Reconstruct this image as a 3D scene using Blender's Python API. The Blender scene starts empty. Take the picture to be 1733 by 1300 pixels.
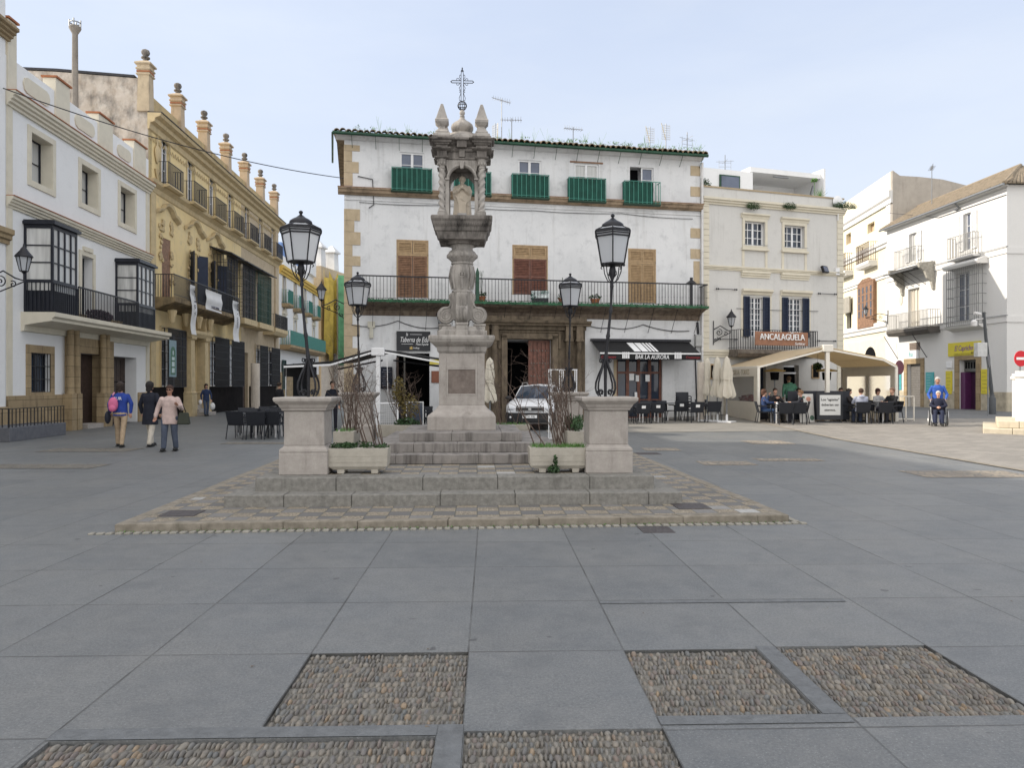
import bpy, bmesh, math, random
from mathutils import Vector, Matrix
R = math.radians
rnd = random.Random(7)
SC = bpy.context.scene
COL = SC.collection
# ---------------------------------------------------------------- camera
FPX, CX, CY, EYE = 1270.0, 866.5, 650.0, 1.65
cam_data = bpy.data.cameras.new('camera')
cam_data.sensor_fit = 'HORIZONTAL'; cam_data.sensor_width = 36.0
cam_data.lens = FPX/1733.0*36.0
cam_data.clip_start = 0.1; cam_data.clip_end = 3000
cam = bpy.data.objects.new('camera', cam_data); COL.objects.link(cam)
cam.location = (0, 0, EYE); cam.rotation_euler = (R(90), 0, 0)
SC.camera = cam
# ---------------------------------------------------------------- sky and sun
SUN_EL, SUN_AZ = R(30), R(-84)          # azimuth from +Y, negative towards -X
w = bpy.data.worlds.new("World"); SC.world = w; w.use_nodes = True
nt = w.node_tree; nt.nodes.clear()
sky = nt.nodes.new('ShaderNodeTexSky'); sky.sky_type = 'NISHITA'; sky.sun_disc = False
sky.sun_elevation = SUN_EL; sky.sun_rotation = SUN_AZ
sky.air_density = 1.0; sky.dust_density = 2.5; sky.ozone_density = 1.5
tc = nt.nodes.new('ShaderNodeTexCoord'); mp = nt.nodes.new('ShaderNodeMapping'); mp.inputs['Scale'].default_value = (1, 1, 4)
nz = nt.nodes.new('ShaderNodeTexNoise'); nz.inputs['Scale'].default_value = 1.3; nz.inputs['Detail'].default_value = 5
rmp = nt.nodes.new('ShaderNodeMapRange')
rmp.inputs['From Min'].default_value = 0.35; rmp.inputs['From Max'].default_value = 0.7
rmp.inputs['To Min'].default_value = 0.78; rmp.inputs['To Max'].default_value = 0.90
mx = nt.nodes.new('ShaderNodeMix'); mx.data_type = 'RGBA'
bg = nt.nodes.new('ShaderNodeBackground'); out = nt.nodes.new('ShaderNodeOutputWorld')
nt.links.new(tc.outputs['Generated'], mp.inputs[0]); nt.links.new(mp.outputs[0], nz.inputs['Vector'])
nt.links.new(nz.outputs['Fac'], rmp.inputs['Value']); nt.links.new(rmp.outputs[0], mx.inputs[0])
nt.links.new(sky.outputs[0], mx.inputs[6]); 
# cloud veil, bluer in front; brightness added overhead and behind to light the facades
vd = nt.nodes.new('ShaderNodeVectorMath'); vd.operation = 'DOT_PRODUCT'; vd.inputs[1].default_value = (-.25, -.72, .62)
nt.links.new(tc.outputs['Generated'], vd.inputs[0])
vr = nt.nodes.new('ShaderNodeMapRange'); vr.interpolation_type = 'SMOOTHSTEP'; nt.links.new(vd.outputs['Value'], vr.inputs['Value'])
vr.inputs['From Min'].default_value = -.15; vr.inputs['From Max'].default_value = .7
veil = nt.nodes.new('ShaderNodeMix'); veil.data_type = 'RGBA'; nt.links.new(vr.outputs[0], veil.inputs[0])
hz = nt.nodes.new('ShaderNodeSeparateXYZ'); nt.links.new(tc.outputs['Generated'], hz.inputs[0])
hr = nt.nodes.new('ShaderNodeMapRange'); nt.links.new(hz.outputs[2], hr.inputs['Value']); hr.inputs['From Min'].default_value = .02; hr.inputs['From Max'].default_value = .42
hm = nt.nodes.new('ShaderNodeMix'); hm.data_type = 'RGBA'; nt.links.new(hr.outputs[0], hm.inputs[0])
hm.inputs[6].default_value = (5.4, 5.75, 6.25, 1); hm.inputs[7].default_value = (4.35, 4.9, 6.0, 1)
wz = nt.nodes.new('ShaderNodeTexNoise'); wz.inputs['Scale'].default_value = 2.2; wz.inputs['Detail'].default_value = 6; wz.inputs['Roughness'].default_value = .6
wm = nt.nodes.new('ShaderNodeMapping'); wm.inputs['Scale'].default_value = (1, .6, 3.5); wm.inputs['Rotation'].default_value = (.3, .2, 0); nt.links.new(tc.outputs['Generated'], wm.inputs[0]); nt.links.new(wm.outputs[0], wz.inputs['Vector'])
wr = nt.nodes.new('ShaderNodeMapRange'); nt.links.new(wz.outputs['Fac'], wr.inputs['Value']); wr.inputs['From Min'].default_value = .45; wr.inputs['From Max'].default_value = .75; wr.inputs['To Max'].default_value = .38
wmx = nt.nodes.new('ShaderNodeMix'); wmx.data_type = 'RGBA'; nt.links.new(wr.outputs[0], wmx.inputs[0]); nt.links.new(hm.outputs[2], wmx.inputs[6]); wmx.inputs[7].default_value = (5.6, 5.9, 6.3, 1)
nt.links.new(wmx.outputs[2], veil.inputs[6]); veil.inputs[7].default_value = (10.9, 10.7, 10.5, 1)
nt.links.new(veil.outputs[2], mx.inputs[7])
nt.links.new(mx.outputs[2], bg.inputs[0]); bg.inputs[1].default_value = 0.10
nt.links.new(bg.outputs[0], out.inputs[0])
sd = bpy.data.lights.new('sun', 'SUN'); sd.energy = 3.2; sd.angle = R(0.6); sd.color = (1.0, 0.92, 0.80)
so = bpy.data.objects.new('sun', sd); COL.objects.link(so); so.location = (-30, 10, 30)
ldir = Vector((-math.sin(SUN_AZ)*math.cos(SUN_EL), -math.cos(SUN_AZ)*math.cos(SUN_EL), -math.sin(SUN_EL)))
so.rotation_euler = ldir.to_track_quat('-Z', 'Y').to_euler()
SC.view_settings.view_transform = 'Standard'; SC.view_settings.look = 'None'
SC.view_settings.exposure = 0.80; SC.view_settings.gamma = 1.0; SC.view_settings.use_curve_mapping = False
SC.cycles.max_bounces = 6; SC.cycles.diffuse_bounces = 3; SC.cycles.glossy_bounces = 3
SC.cycles.use_denoising = True

# ---------------------------------------------------------------- measuring helpers
def gz(x, y):
    return 0.02*(min(max(y, 22), 37)-22)*min(max((x-2)/8.0, 0), 1)
def W3(px, py, Y):
    return Vector(((px-CX)/FPX*Y, Y, EYE+(CY-py)/FPX*Y))
def G(px, py):                       # ground point seen at a pixel of the photograph
    z = 0.0
    for _ in range(30):
        Y = (EYE-z)*FPX/(py-CY); X = (px-CX)/FPX*Y; z = 0.5*z+0.5*gz(X, Y)
    return Vector((X, Y, z))
def GX(px, Y):
    X = (px-CX)/FPX*Y
    return Vector((X, Y, gz(X, Y)))

# ---------------------------------------------------------------- object helpers
def tag(o, label=None, cat=None, group=None, kind=None):
    if label: o['label'] = label
    if cat: o['category'] = cat
    if group: o['group'] = group
    if kind: o['kind'] = kind
    return o
def thing(name, label, cat, loc=(0, 0, 0), rz=0, group=None):
    o = bpy.data.objects.new(name, None); COL.objects.link(o)
    o.empty_display_size = 0.2; o.location = loc; o.rotation_euler = (0, 0, rz)
    return tag(o, label, cat, group)
def copy_tree(o, parent=None):
    c = o.copy(); COL.objects.link(c); c.parent = parent
    for ch in o.children:
        copy_tree(ch, c)
    return c

class MB:
    def __init__(s): s.v = []; s.f = []
    def add(s, vs, fs):
        n = len(s.v); s.v += [tuple(p) for p in vs]; s.f += [tuple(i+n for i in f) for f in fs]; return s
    def box(s, x0, x1, y0, y1, z0, z1):
        return s.add([(x0,y0,z0),(x1,y0,z0),(x1,y1,z0),(x0,y1,z0),(x0,y0,z1),(x1,y0,z1),(x1,y1,z1),(x0,y1,z1)],
              [(0,3,2,1),(4,5,6,7),(0,1,5,4),(1,2,6,5),(2,3,7,6),(3,0,4,7)])
    def cbox(s, c, d, rz=0, rx=0, ry=0):
        M = Matrix.Translation(c) @ Matrix.Rotation(rz,4,'Z') @ Matrix.Rotation(ry,4,'Y') @ Matrix.Rotation(rx,4,'X')
        a,b,e = d[0]/2,d[1]/2,d[2]/2
        vs = [M @ Vector(p) for p in [(-a,-b,-e),(a,-b,-e),(a,b,-e),(-a,b,-e),(-a,-b,e),(a,-b,e),(a,b,e),(-a,b,e)]]
        return s.add(vs, [(0,3,2,1),(4,5,6,7),(0,1,5,4),(1,2,6,5),(2,3,7,6),(3,0,4,7)])
    def frustum(s, cx, cy, z0, z1, a0, b0, a1, b1):     # half sizes
        return s.add([(cx-a0,cy-b0,z0),(cx+a0,cy-b0,z0),(cx+a0,cy+b0,z0),(cx-a0,cy+b0,z0),
                      (cx-a1,cy-b1,z1),(cx+a1,cy-b1,z1),(cx+a1,cy+b1,z1),(cx-a1,cy+b1,z1)],
              [(0,3,2,1),(4,5,6,7),(0,1,5,4),(1,2,6,5),(2,3,7,6),(3,0,4,7)])
    def stack(s, cx, cy, prof):                          # square mouldings: list of (z, half a, half b)
        n0 = len(s.v); k = 0
        for z, a, b in prof:
            s.v += [(cx-a,cy-b,z),(cx+a,cy-b,z),(cx+a,cy+b,z),(cx-a,cy+b,z)]
            if k:
                o = n0+4*(k-1)
                for i in range(4):
                    j = (i+1) % 4; s.f.append((o+i, o+j, o+4+j, o+4+i))
            k += 1
        s.f.append((n0+3,n0+2,n0+1,n0)); o = n0+4*(k-1); s.f.append((o,o+1,o+2,o+3)); return s
    def lathe(s, prof, c=(0,0,0), n=16, a0=0, sx=1, sy=1):     # list of (r, z)
        n0 = len(s.v)
        for r, z in prof:
            for i in range(n):
                a = a0+2*math.pi*i/n
                s.v.append((c[0]+r*sx*math.cos(a), c[1]+r*sy*math.sin(a), c[2]+z))
        for k in range(len(prof)-1):
            for i in range(n):
                j = (i+1) % n
                s.f.append((n0+k*n+i, n0+k*n+j, n0+(k+1)*n+j, n0+(k+1)*n+i))
        s.f.append(tuple(n0+i for i in reversed(range(n))))
        o = n0+(len(prof)-1)*n; s.f.append(tuple(o+i for i in range(n))); return s
    def tube(s, pts, r, n=6, caps=True):
        pts = [Vector(p) for p in pts]; m = len(pts)
        rr = r if isinstance(r, (list, tuple)) else [r]*m
        n0 = len(s.v); up = None
        for i, p in enumerate(pts):
            d = (pts[min(i+1, m-1)]-pts[max(i-1, 0)])
            d = d.normalized() if d.length > 1e-9 else Vector((0,0,1))
            if up is None:
                up = Vector((0,0,1)) if abs(d.z) < .9 else Vector((1,0,0))
            x = d.cross(up)
            if x.length < 1e-4: x = d.cross(Vector((0.3,1,0.2)))
            x.normalize(); y = x.cross(d).normalized(); up = y
            for k in range(n):
                a = 2*math.pi*(k+.5)/n
                s.v.append(tuple(p+(x*math.cos(a)+y*math.sin(a))*rr[i]))
        for i in range(m-1):
            for k in range(n):
                j = (k+1) % n
                s.f.append((n0+i*n+k, n0+i*n+j, n0+(i+1)*n+j, n0+(i+1)*n+k))
        if caps:
            s.f.append(tuple(n0+k for k in reversed(range(n)))); o = n0+(m-1)*n
            s.f.append(tuple(o+k for k in range(n)))
        return s
    def ell(s, c, r, n=10, m=6, M=None):
        prof = []
        n0 = len(s.v)
        for k in range(1, m):
            t = math.pi*k/m
            for i in range(n):
                a = 2*math.pi*i/n
                q = Vector((r[0]*math.sin(t)*math.cos(a), r[1]*math.sin(t)*math.sin(a), -r[2]*math.cos(t)))
                if M is not None: q = M @ q
                s.v.append((c[0]+q.x, c[1]+q.y, c[2]+q.z))
        for k in range(m-2):
            for i in range(n):
                j = (i+1) % n
                s.f.append((n0+k*n+i, n0+k*n+j, n0+(k+1)*n+j, n0+(k+1)*n+i))
        b = Vector((0,0,-r[2])); t_ = Vector((0,0,r[2]))
        if M is not None: b = M @ b; t_ = M @ t_
        s.v.append((c[0]+b.x,c[1]+b.y,c[2]+b.z)); s.v.append((c[0]+t_.x,c[1]+t_.y,c[2]+t_.z))
        ib = len(s.v)-2; it = ib+1; o = n0+(m-2)*n
        for i in range(n):
            j = (i+1) % n
            s.f.append((ib, n0+j, n0+i)); s.f.append((it, o+i, o+j))
        return s
    def prism(s, poly, y0, y1, ax='y'):                 # poly in (x,z) extruded in y; or ax='x': (y,z) in x; 'z': (x,y) in z
        n = len(poly); n0 = len(s.v)
        def P(a, b, t):
            return (a,t,b) if ax == 'y' else ((t,a,b) if ax == 'x' else (a,b,t))
        for t in (y0, y1):
            s.v += [P(a, b, t) for a, b in poly]
        s.f.append(tuple(n0+i for i in range(n))); s.f.append(tuple(n0+n+i for i in reversed(range(n))))
        for i in range(n):
            j = (i+1) % n; s.f.append((n0+i, n0+n+i, n0+n+j, n0+j))
        return s
    def prof(s, u0, u1, pts):                            # moulding: (d, z) outline run from u0 to u1, d is outward
        return s.prism([(-d, z) for d, z in pts], u0, u1, 'x')
    def leaves(s, c, rad, n, size, rg=rnd, flat=1.0):
        for _ in range(n):
            while True:
                q = Vector((rg.uniform(-1,1), rg.uniform(-1,1), rg.uniform(-1,1)))
                if q.length < 1: break
            p = Vector(c)+Vector((q.x*rad[0], q.y*rad[1], q.z*rad[2]))
            a = Vector((rg.gauss(0,1), rg.gauss(0,1), rg.gauss(0,1)*flat)).normalized()
            b = a.cross(Vector((rg.gauss(0,1), rg.gauss(0,1), rg.gauss(0,1)))).normalized()
            L = size*rg.uniform(.6,1.3); wd = L*.35
            s.add([p-a*L*.5, p+b*wd, p+a*L*.5, p-b*wd], [(0,1,2,3)])
        return s
    def blades(s, x0, x1, y0, y1, z, n, h, rg=rnd, wd=.006, lean=.4):
        for _ in range(n):
            p = Vector((rg.uniform(x0,x1), rg.uniform(y0,y1), z)); hh = h*rg.uniform(.5,1.2)
            d = Vector((rg.uniform(-lean,lean)*hh, rg.uniform(-lean,lean)*hh, hh)); a = rg.uniform(0,3.14)
            sd_ = Vector((math.cos(a)*wd, math.sin(a)*wd, 0))
            s.add([p-sd_, p+sd_, p+d*.6+sd_*.7, p+d, p+d*.6-sd_*.7], [(0,1,2,3,4)])
        return s
    def build(s, name, mat, parent=None, smooth=False, bevel=0, loc=None, seg=1, weld=False):
        me = bpy.data.meshes.new(name); me.from_pydata(s.v, [], s.f); me.update()
        bm = bmesh.new(); bm.from_mesh(me); bmesh.ops.recalc_face_normals(bm, faces=bm.faces); bm.to_mesh(me); bm.free()
        if smooth:
            me.polygons.foreach_set('use_smooth', [True]*len(me.polygons))
            try: me.set_sharp_from_angle(angle=R(42))
            except Exception: pass
        me.materials.append(mat)
        o = bpy.data.objects.new(name, me); COL.objects.link(o)
        if parent is not None: o.parent = parent
        if loc is not None: o.location = loc
        if bevel:
            b = o.modifiers.new('bevel', 'BEVEL'); b.width = bevel; b.segments = seg; b.limit_method = 'ANGLE'; b.angle_limit = R(40)
        return o

def text_mesh(name, body, size, mat, parent, x, y, z, ext=.006, shear=0, align='CENTER', rx=90, rz=0, sx=1.0):
    cu = bpy.data.curves.new(name, 'FONT'); cu.body = body; cu.size = size; cu.extrude = ext; cu.shear = shear
    cu.align_x = align; cu.align_y = 'CENTER'; cu.resolution_u = 3
    t = bpy.data.objects.new(name+'_tmp', cu); COL.objects.link(t)
    dg = bpy.context.evaluated_depsgraph_get()
    me = bpy.data.meshes.new_from_object(t.evaluated_get(dg)); bpy.data.objects.remove(t)
    M = Matrix.Translation((x,y,z)) @ Matrix.Rotation(R(rz),4,'Z') @ Matrix.Rotation(R(rx),4,'X') @ Matrix.Diagonal((sx,1,1,1))
    me.transform(M); me.name = name; me.materials.clear(); me.materials.append(mat)
    o = bpy.data.objects.new(name, me); COL.objects.link(o); o.parent = parent
    return o

# ---------------------------------------------------------------- materials
class NT:
    def __init__(s, name):
        s.m = bpy.data.materials.new(name); s.m.use_nodes = True; s.t = s.m.node_tree; s.n = s.t.nodes; s.l = s.t.links
        s.p = s.n['Principled BSDF']
    def N(s, ty, **kw):
        n = s.n.new(ty)
        for k, v in kw.items(): setattr(n, k, v)
        return n
    def L(s, a, b): s.l.new(a, b)
    def coord(s, scale=(1,1,1), rz=0, kind='Object'):
        c = s.N('ShaderNodeTexCoord'); m = s.N('ShaderNodeMapping')
        m.inputs['Scale'].default_value = scale; m.inputs['Rotation'].default_value = (0,0,rz)
        s.L(c.outputs[kind], m.inputs[0]); return m.outputs[0]
    def noise(s, vec, scale, detail=4, rough=.55):
        n = s.N('ShaderNodeTexNoise'); n.inputs['Scale'].default_value = scale; n.inputs['Detail'].default_value = detail
        n.inputs['Roughness'].default_value = rough; s.L(vec, n.inputs['Vector']); return n.outputs['Fac']
    def rng(s, v, a, b, c=0, d=1):
        n = s.N('ShaderNodeMapRange'); s.L(v, n.inputs['Value'])
        for k, x in zip(('From Min','From Max','To Min','To Max'), (a,b,c,d)): n.inputs[k].default_value = x
        return n.outputs[0]
    def mix(s, f, a, b, mode='MIX'):
        n = s.N('ShaderNodeMix'); n.data_type = 'RGBA'; n.blend_type = mode
        for sock, v in ((n.inputs[0], f), (n.inputs[6], a), (n.inputs[7], b)):
            if hasattr(v, 'is_output'): s.L(v, sock)
            elif isinstance(v, (int, float)): sock.default_value = v
            else: sock.default_value = (*v, 1) if len(v) == 3 else v
        return n.outputs[2]
    def math(s, op, a, b=None):
        n = s.N('ShaderNodeMath'); n.operation = op
        for i, v in enumerate((a, b)):
            if v is None: continue
            if hasattr(v, 'is_output'): s.L(v, n.inputs[i])
            else: n.inputs[i].default_value = v
        return n.outputs[0]
    def bump(s, h, strength=.3, dist=.02):
        n = s.N('ShaderNodeBump'); n.inputs['Strength'].default_value = strength; n.inputs['Distance'].default_value = dist
        s.L(h, n.inputs['Height']); s.L(n.outputs[0], s.p.inputs['Normal'])
    def col(s, c):
        if hasattr(c, 'is_output'): s.L(c, s.p.inputs['Base Color'])
        else: s.p.inputs['Base Color'].default_value = (*c, 1)
def sc(c, k): return tuple(min(1, x*k) for x in c)

def simple(name, c, rough=.6, metal=0, var=.12, scale=6, bump=.15, spec=.4):
    t = NT(name); v = t.coord(); n = t.noise(v, scale, 5)
    t.col(t.mix(t.rng(n, .3, .7), sc(c, 1-var), sc(c, 1+var)))
    t.p.inputs['Roughness'].default_value = rough; t.p.inputs['Metallic'].default_value = metal
    t.p.inputs['Specular IOR Level'].default_value = spec
    if bump: t.bump(t.noise(v, scale*6, 4), bump, .01)
    return t.m
def plaster(name, c, dirt=(.45,.42,.38), amt=.35, grey=(.55,.55,.55), patch=.25, damp=None):
    t = NT(name); v = t.coord()
    big = t.rng(t.noise(v, .55, 6, .65), .45, .75)
    base = t.mix(t.math('MULTIPLY', big, patch), c, grey)
    mid = t.rng(t.noise(v, 2.1, 6, .7), .52, .68); base = t.mix(t.math('MULTIPLY', mid, patch*.75), base, sc(grey, .8))
    st = t.coord((3.0, 3.0, .22)); s1 = t.rng(t.noise(st, 1.4, 6, .6), .56, .8)
    base = t.mix(t.math('MULTIPLY', s1, amt), base, dirt)
    fine = t.noise(v, 14, 5)
    base = t.mix(t.rng(fine, .3, .75, 0, .16), base, sc(c, .75))
    if damp:
        z = t.N('ShaderNodeSeparateXYZ'); t.L(t.coord(), z.inputs[0])
        zz = t.math('ADD', z.outputs[2], t.math('MULTIPLY', t.noise(v, 1.1, 5), 1.2))
        f = t.rng(zz, damp+.35, damp+.9, .5, 0); base = t.mix(f, base, dirt)
    t.col(base); t.p.inputs['Roughness'].default_value = .9; t.p.inputs['Specular IOR Level'].default_value = .2
    t.bump(t.noise(v, 9, 6), .25, .02); return t.m
def stone(name, c, c2, dark=(.06,.055,.05), amt=.5, scale=5, bump=.35, streak=(4,4,.8), courses=None, rough=.85, lo=.55):
    t = NT(name); v = t.coord()
    n = t.noise(v, scale, 8, .65); base = t.mix(t.rng(n, .3, .7), c, c2)
    st = t.noise(t.coord(streak), 1.3, 6, .65)
    base = t.mix(t.math('MULTIPLY', t.rng(st, lo, lo+.25), amt), base, dark)
    sp = t.noise(v, 90, 2, .5); base = t.mix(t.rng(sp, .35, .7, 0, .25), base, sc(c, .55))
    h = t.math('ADD', n, t.math('MULTIPLY', sp, .35))
    if courses:
        b = t.N('ShaderNodeTexBrick'); m = t.N('ShaderNodeMapping'); m.inputs['Rotation'].default_value = (R(90),0,0)
        c0 = t.N('ShaderNodeTexCoord'); t.L(c0.outputs['Object'], m.inputs[0]); t.L(m.outputs[0], b.inputs[0])
        b.inputs['Scale'].default_value = 1; b.inputs['Brick Width'].default_value = courses[0]; b.inputs['Row Height'].default_value = courses[1]
        b.inputs['Mortar Size'].default_value = .012; b.inputs['Color1'].default_value = (1,1,1,1); b.inputs['Color2'].default_value = (.75,.75,.75,1)
        b.inputs['Mortar'].default_value = (.4,.4,.4,1)
        base = t.mix(.8, base, b.outputs[0], 'MULTIPLY')
    t.col(base); t.p.inputs['Roughness'].default_value = rough; t.p.inputs['Specular IOR Level'].default_value = .25
    t.bump(h, bump, .02); return t.m
def glass(name, c=(.015,.02,.03), curtain=None):
    t = NT(name); v = t.coord((1,1,1)); n = t.noise(v, 1.5, 3)
    if curtain:
        wv = t.N('ShaderNodeTexWave'); wv.inputs['Scale'].default_value = 5; wv.inputs['Distortion'].default_value = 3
        t.L(t.coord((1,1,.12)), wv.inputs[0]); t.col(t.mix(t.rng(wv.outputs['Fac'],0,1,0,1), curtain, sc(curtain,.55)))
    else: t.col(t.mix(n, c, sc(c, 3)))
    t.p.inputs['Roughness'].default_value = .06; t.p.inputs['Specular IOR Level'].default_value = .55
    t.bump(t.noise(v, 1.2, 1), .04, .05); return t.m
def leafmat(name, c1, c2):
    t = NT(name); g = t.N('ShaderNodeNewGeometry')
    t.col(t.mix(g.outputs['Random Per Island'], c1, c2)); t.p.inputs['Roughness'].default_value = .55
    return t.m

WHITE = plaster('white_limewash', (.67,.673,.675), dirt=(.28,.265,.235), amt=.5, patch=.62, grey=(.48,.49,.50), damp=.15)
WHITE_NEW = plaster('fresh_white_plaster', (.76,.76,.755), amt=.14, patch=.16)
WHITE_SUN = plaster('bright_white_plaster', (.66,.65,.63), amt=.08, patch=.12)
CREAMTRIM = simple('cream_trim_paint', (.61,.565,.46), .8, var=.06, scale=3)
OCHRE = plaster('ochre_plaster', (.74,.585,.31), dirt=(.32,.25,.15), amt=.45, grey=(.55,.47,.34), patch=.55)
OCHRETRIM = stone('ochre_stone_trim', (.62,.495,.29), (.47,.375,.23), dark=(.12,.10,.07), amt=.6, scale=4)
PALESTONE = stone('pale_palace_stone', (.55,.45,.31), (.42,.34,.24), dark=(.10,.09,.07), amt=.6, scale=3)
GABLE = stone('weathered_gable_plaster', (.58,.53,.47), (.40,.33,.26), dark=(.05,.05,.05), amt=.85, scale=2.2, streak=(1.2,1.2,.7), lo=.45)
SAND = stone('sandstone', (.42,.32,.19), (.30,.225,.135), dark=(.08,.06,.04), amt=.6, scale=3, courses=(.8,.38))
QUOIN = stone('quoin_stone', (.52,.42,.29), (.40,.32,.21), dark=(.14,.11,.08), amt=.5, scale=3)
DARKSTONE = stone('dark_portal_stone', (.21,.165,.115), (.105,.083,.06), dark=(.02,.017,.014), amt=.9, scale=3, lo=.48)
MARBLE = stone('weathered_marble', (.42,.39,.355), (.26,.24,.22), dark=(.04,.036,.032), amt=.95, scale=4, bump=.35, lo=.50)
MARBLE_DK = stone('blackened_marble', (.28,.255,.23), (.14,.125,.113), dark=(.018,.016,.015), amt=1.0, scale=4, bump=.3, lo=.44)
STATUEM = stone('statue_marble', (.55,.48,.39), (.45,.39,.31), dark=(.15,.12,.09), amt=.4, scale=7, bump=.15)
PEDM = stone('pedestal_stone', (.42,.385,.35), (.32,.29,.265), dark=(.10,.085,.07), amt=.5, scale=9, bump=.2)
STEPM = stone('stained_step_stone', (.31,.285,.265), (.21,.195,.18), dark=(.035,.03,.028), amt=.85, scale=6, bump=.3, streak=(5,5,.45), lo=.47)
GRANSTEP = stone('coarse_granite', (.28,.268,.245), (.15,.145,.13), dark=(.05,.047,.04), amt=.75, scale=16, bump=.5)
CURBM = stone('curb_stone', (.31,.275,.225), (.16,.14,.11), dark=(.05,.05,.03), amt=.7, scale=8, bump=.5)
CONC = stone('planter_concrete', (.46,.425,.365), (.35,.325,.275), dark=(.2,.18,.14), amt=.35, scale=8, bump=.3, streak=(1,1,9))
COLSTONE = stone('pale_column_stone', (.62,.56,.48), (.48,.42,.36), dark=(.2,.17,.14), amt=.4, scale=3)
IRON = simple('black_iron', (.018,.018,.022), .45, .3, var=.3, scale=10, bump=.1)
IRONG = simple('dark_green_iron', (.02,.06,.045), .5, .2, var=.3, scale=10)
MOSS = simple('mossy_green_edge', (.03,.10,.05), .8, 0, var=.5, scale=8, bump=.5)
GREENP = simple('green_gutter_paint', (.012,.055,.03), .5, 0, var=.3, scale=5)
NETG = simple('green_screen_fabric', (.006,.065,.046), .7, 0, var=.3, scale=3, bump=.1)
WPAINT = simple('white_paint', (.72,.72,.72), .5, 0, var=.05, scale=8, bump=.05)
WCREAM = simple('white_cream_metal', (.72,.68,.60), .5, 0, var=.05, scale=8, bump=.05)
WOOD_T = simple('tan_shutter_paint', (.36,.25,.14), .7, 0, var=.2, scale=7)
WOOD_B = simple('brown_shutter_wood', (.22,.125,.075), .7, 0, var=.3, scale=7)
WOOD_R = simple('red_brown_wood', (.15,.062,.042), .55, 0, var=.35, scale=7)
WOOD_D = simple('dark_door_wood', (.05,.032,.025), .6, 0, var=.4, scale=7)
NAVY = simple('navy_shutter_paint', (.012,.02,.045), .5, 0, var=.2, scale=5)
BLACKB = simple('black_bay_paint', (.012,.014,.022), .4, 0, var=.3, scale=6)
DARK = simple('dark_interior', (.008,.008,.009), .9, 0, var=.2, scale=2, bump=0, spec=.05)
PLINTHB = simple('black_plinth', (.012,.010,.010), .9, 0, var=.4, scale=3, bump=.3, spec=.08)
WHITE_B = plaster('warm_white_plaster', (.575,.565,.54), dirt=(.27,.25,.22), amt=.5, patch=.35, grey=(.46,.45,.43), damp=.1)
GLASS = glass('window_glass'); GLASS_C = glass('curtained_glass', curtain=(.62,.62,.60)); GLASS_G = glass('grey_window_glass', (.05,.06,.085))
TILE = stone('old_roof_tile', (.26,.19,.12), (.15,.115,.075), dark=(.04,.035,.025), amt=.8, scale=3, bump=.5, lo=.45)
TILE2 = stone('grey_brown_roof_tile', (.28,.225,.165), (.20,.165,.12), dark=(.08,.07,.05), amt=.7, scale=3, bump=.5, lo=.48)  # plain grey-brown tile colour of the white corner house roof
PIPEW = simple('white_drain_pipe', (.62,.61,.60), .5, 0, var=.1, scale=4)
BRICKR = simple('red_brick', (.30,.09,.05), .85, 0, var=.3, scale=10)
AWNB = simple('black_awning_cloth', (.012,.012,.013), .8, 0, var=.2, scale=3)
AWNC = simple('beige_awning_cloth', (.66,.55,.39), .8, 0, var=.08, scale=3)
PVC = simple('cream_plastic_sheet', (.74,.69,.60), .5, 0, var=.06, scale=3)
CLOTHC = simple('cream_parasol_cloth', (.70,.65,.55), .85, 0, var=.08, scale=4)
ALU = simple('aluminium', (.6,.6,.6), .35, .9, var=.1, scale=10)
GREYM = simple('grey_metal', (.22,.23,.24), .5, .5, var=.15, scale=8)
RATTAN = simple('dark_rattan', (.014,.016,.022), .6, 0, var=.4, scale=60, bump=.5)
LEAF_D = leafmat('dark_leaves', (.015,.045,.012), (.04,.09,.025)); LEAF_L = leafmat('bright_grass_leaves', (.06,.16,.03), (.12,.24,.06))
LEAF_Y = leafmat('dry_yellow_leaves', (.10,.08,.02), (.20,.15,.04)); TWIG = simple('bare_twig_bark', (.16,.12,.09), .9, 0, var=.4, scale=20)
TWIG2 = simple('dark_twig_bark', (.105,.075,.06), .9, 0, var=.4, scale=20)
TERRA = simple('terracotta', (.33,.13,.06), .85, 0, var=.2, scale=10)
LAMPG = NT('frosted_lamp_glass'); LAMPG.col((.55,.57,.60)); LAMPG.p.inputs['Roughness'].default_value = .35
LAMPG.p.inputs['Transmission Weight'].default_value = .35; LAMPG = LAMPG.m
def translucent(mat, c, f):
    t = mat.node_tree; tr = t.nodes.new('ShaderNodeBsdfTranslucent'); tr.inputs[0].default_value = (*c, 1); mxs = t.nodes.new('ShaderNodeMixShader'); mxs.inputs[0].default_value = f
    t.links.new(t.nodes['Principled BSDF'].outputs[0], mxs.inputs[1]); t.links.new(tr.outputs[0], mxs.inputs[2]); t.links.new(mxs.outputs[0], t.nodes['Material Output'].inputs[0])
translucent(AWNC, (.80,.68,.48), .45); translucent(PVC, (.75,.70,.60), .35); translucent(CLOTHC, (.75,.70,.6), .3); translucent(NETG, (.01,.12,.08), .25)
WTXT = simple('white_lettering', (.8,.8,.8), .6, 0, var=.02, bump=0)
def rgb(name, c, r=.6, **k): return simple(name, c, r, **k)
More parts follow.
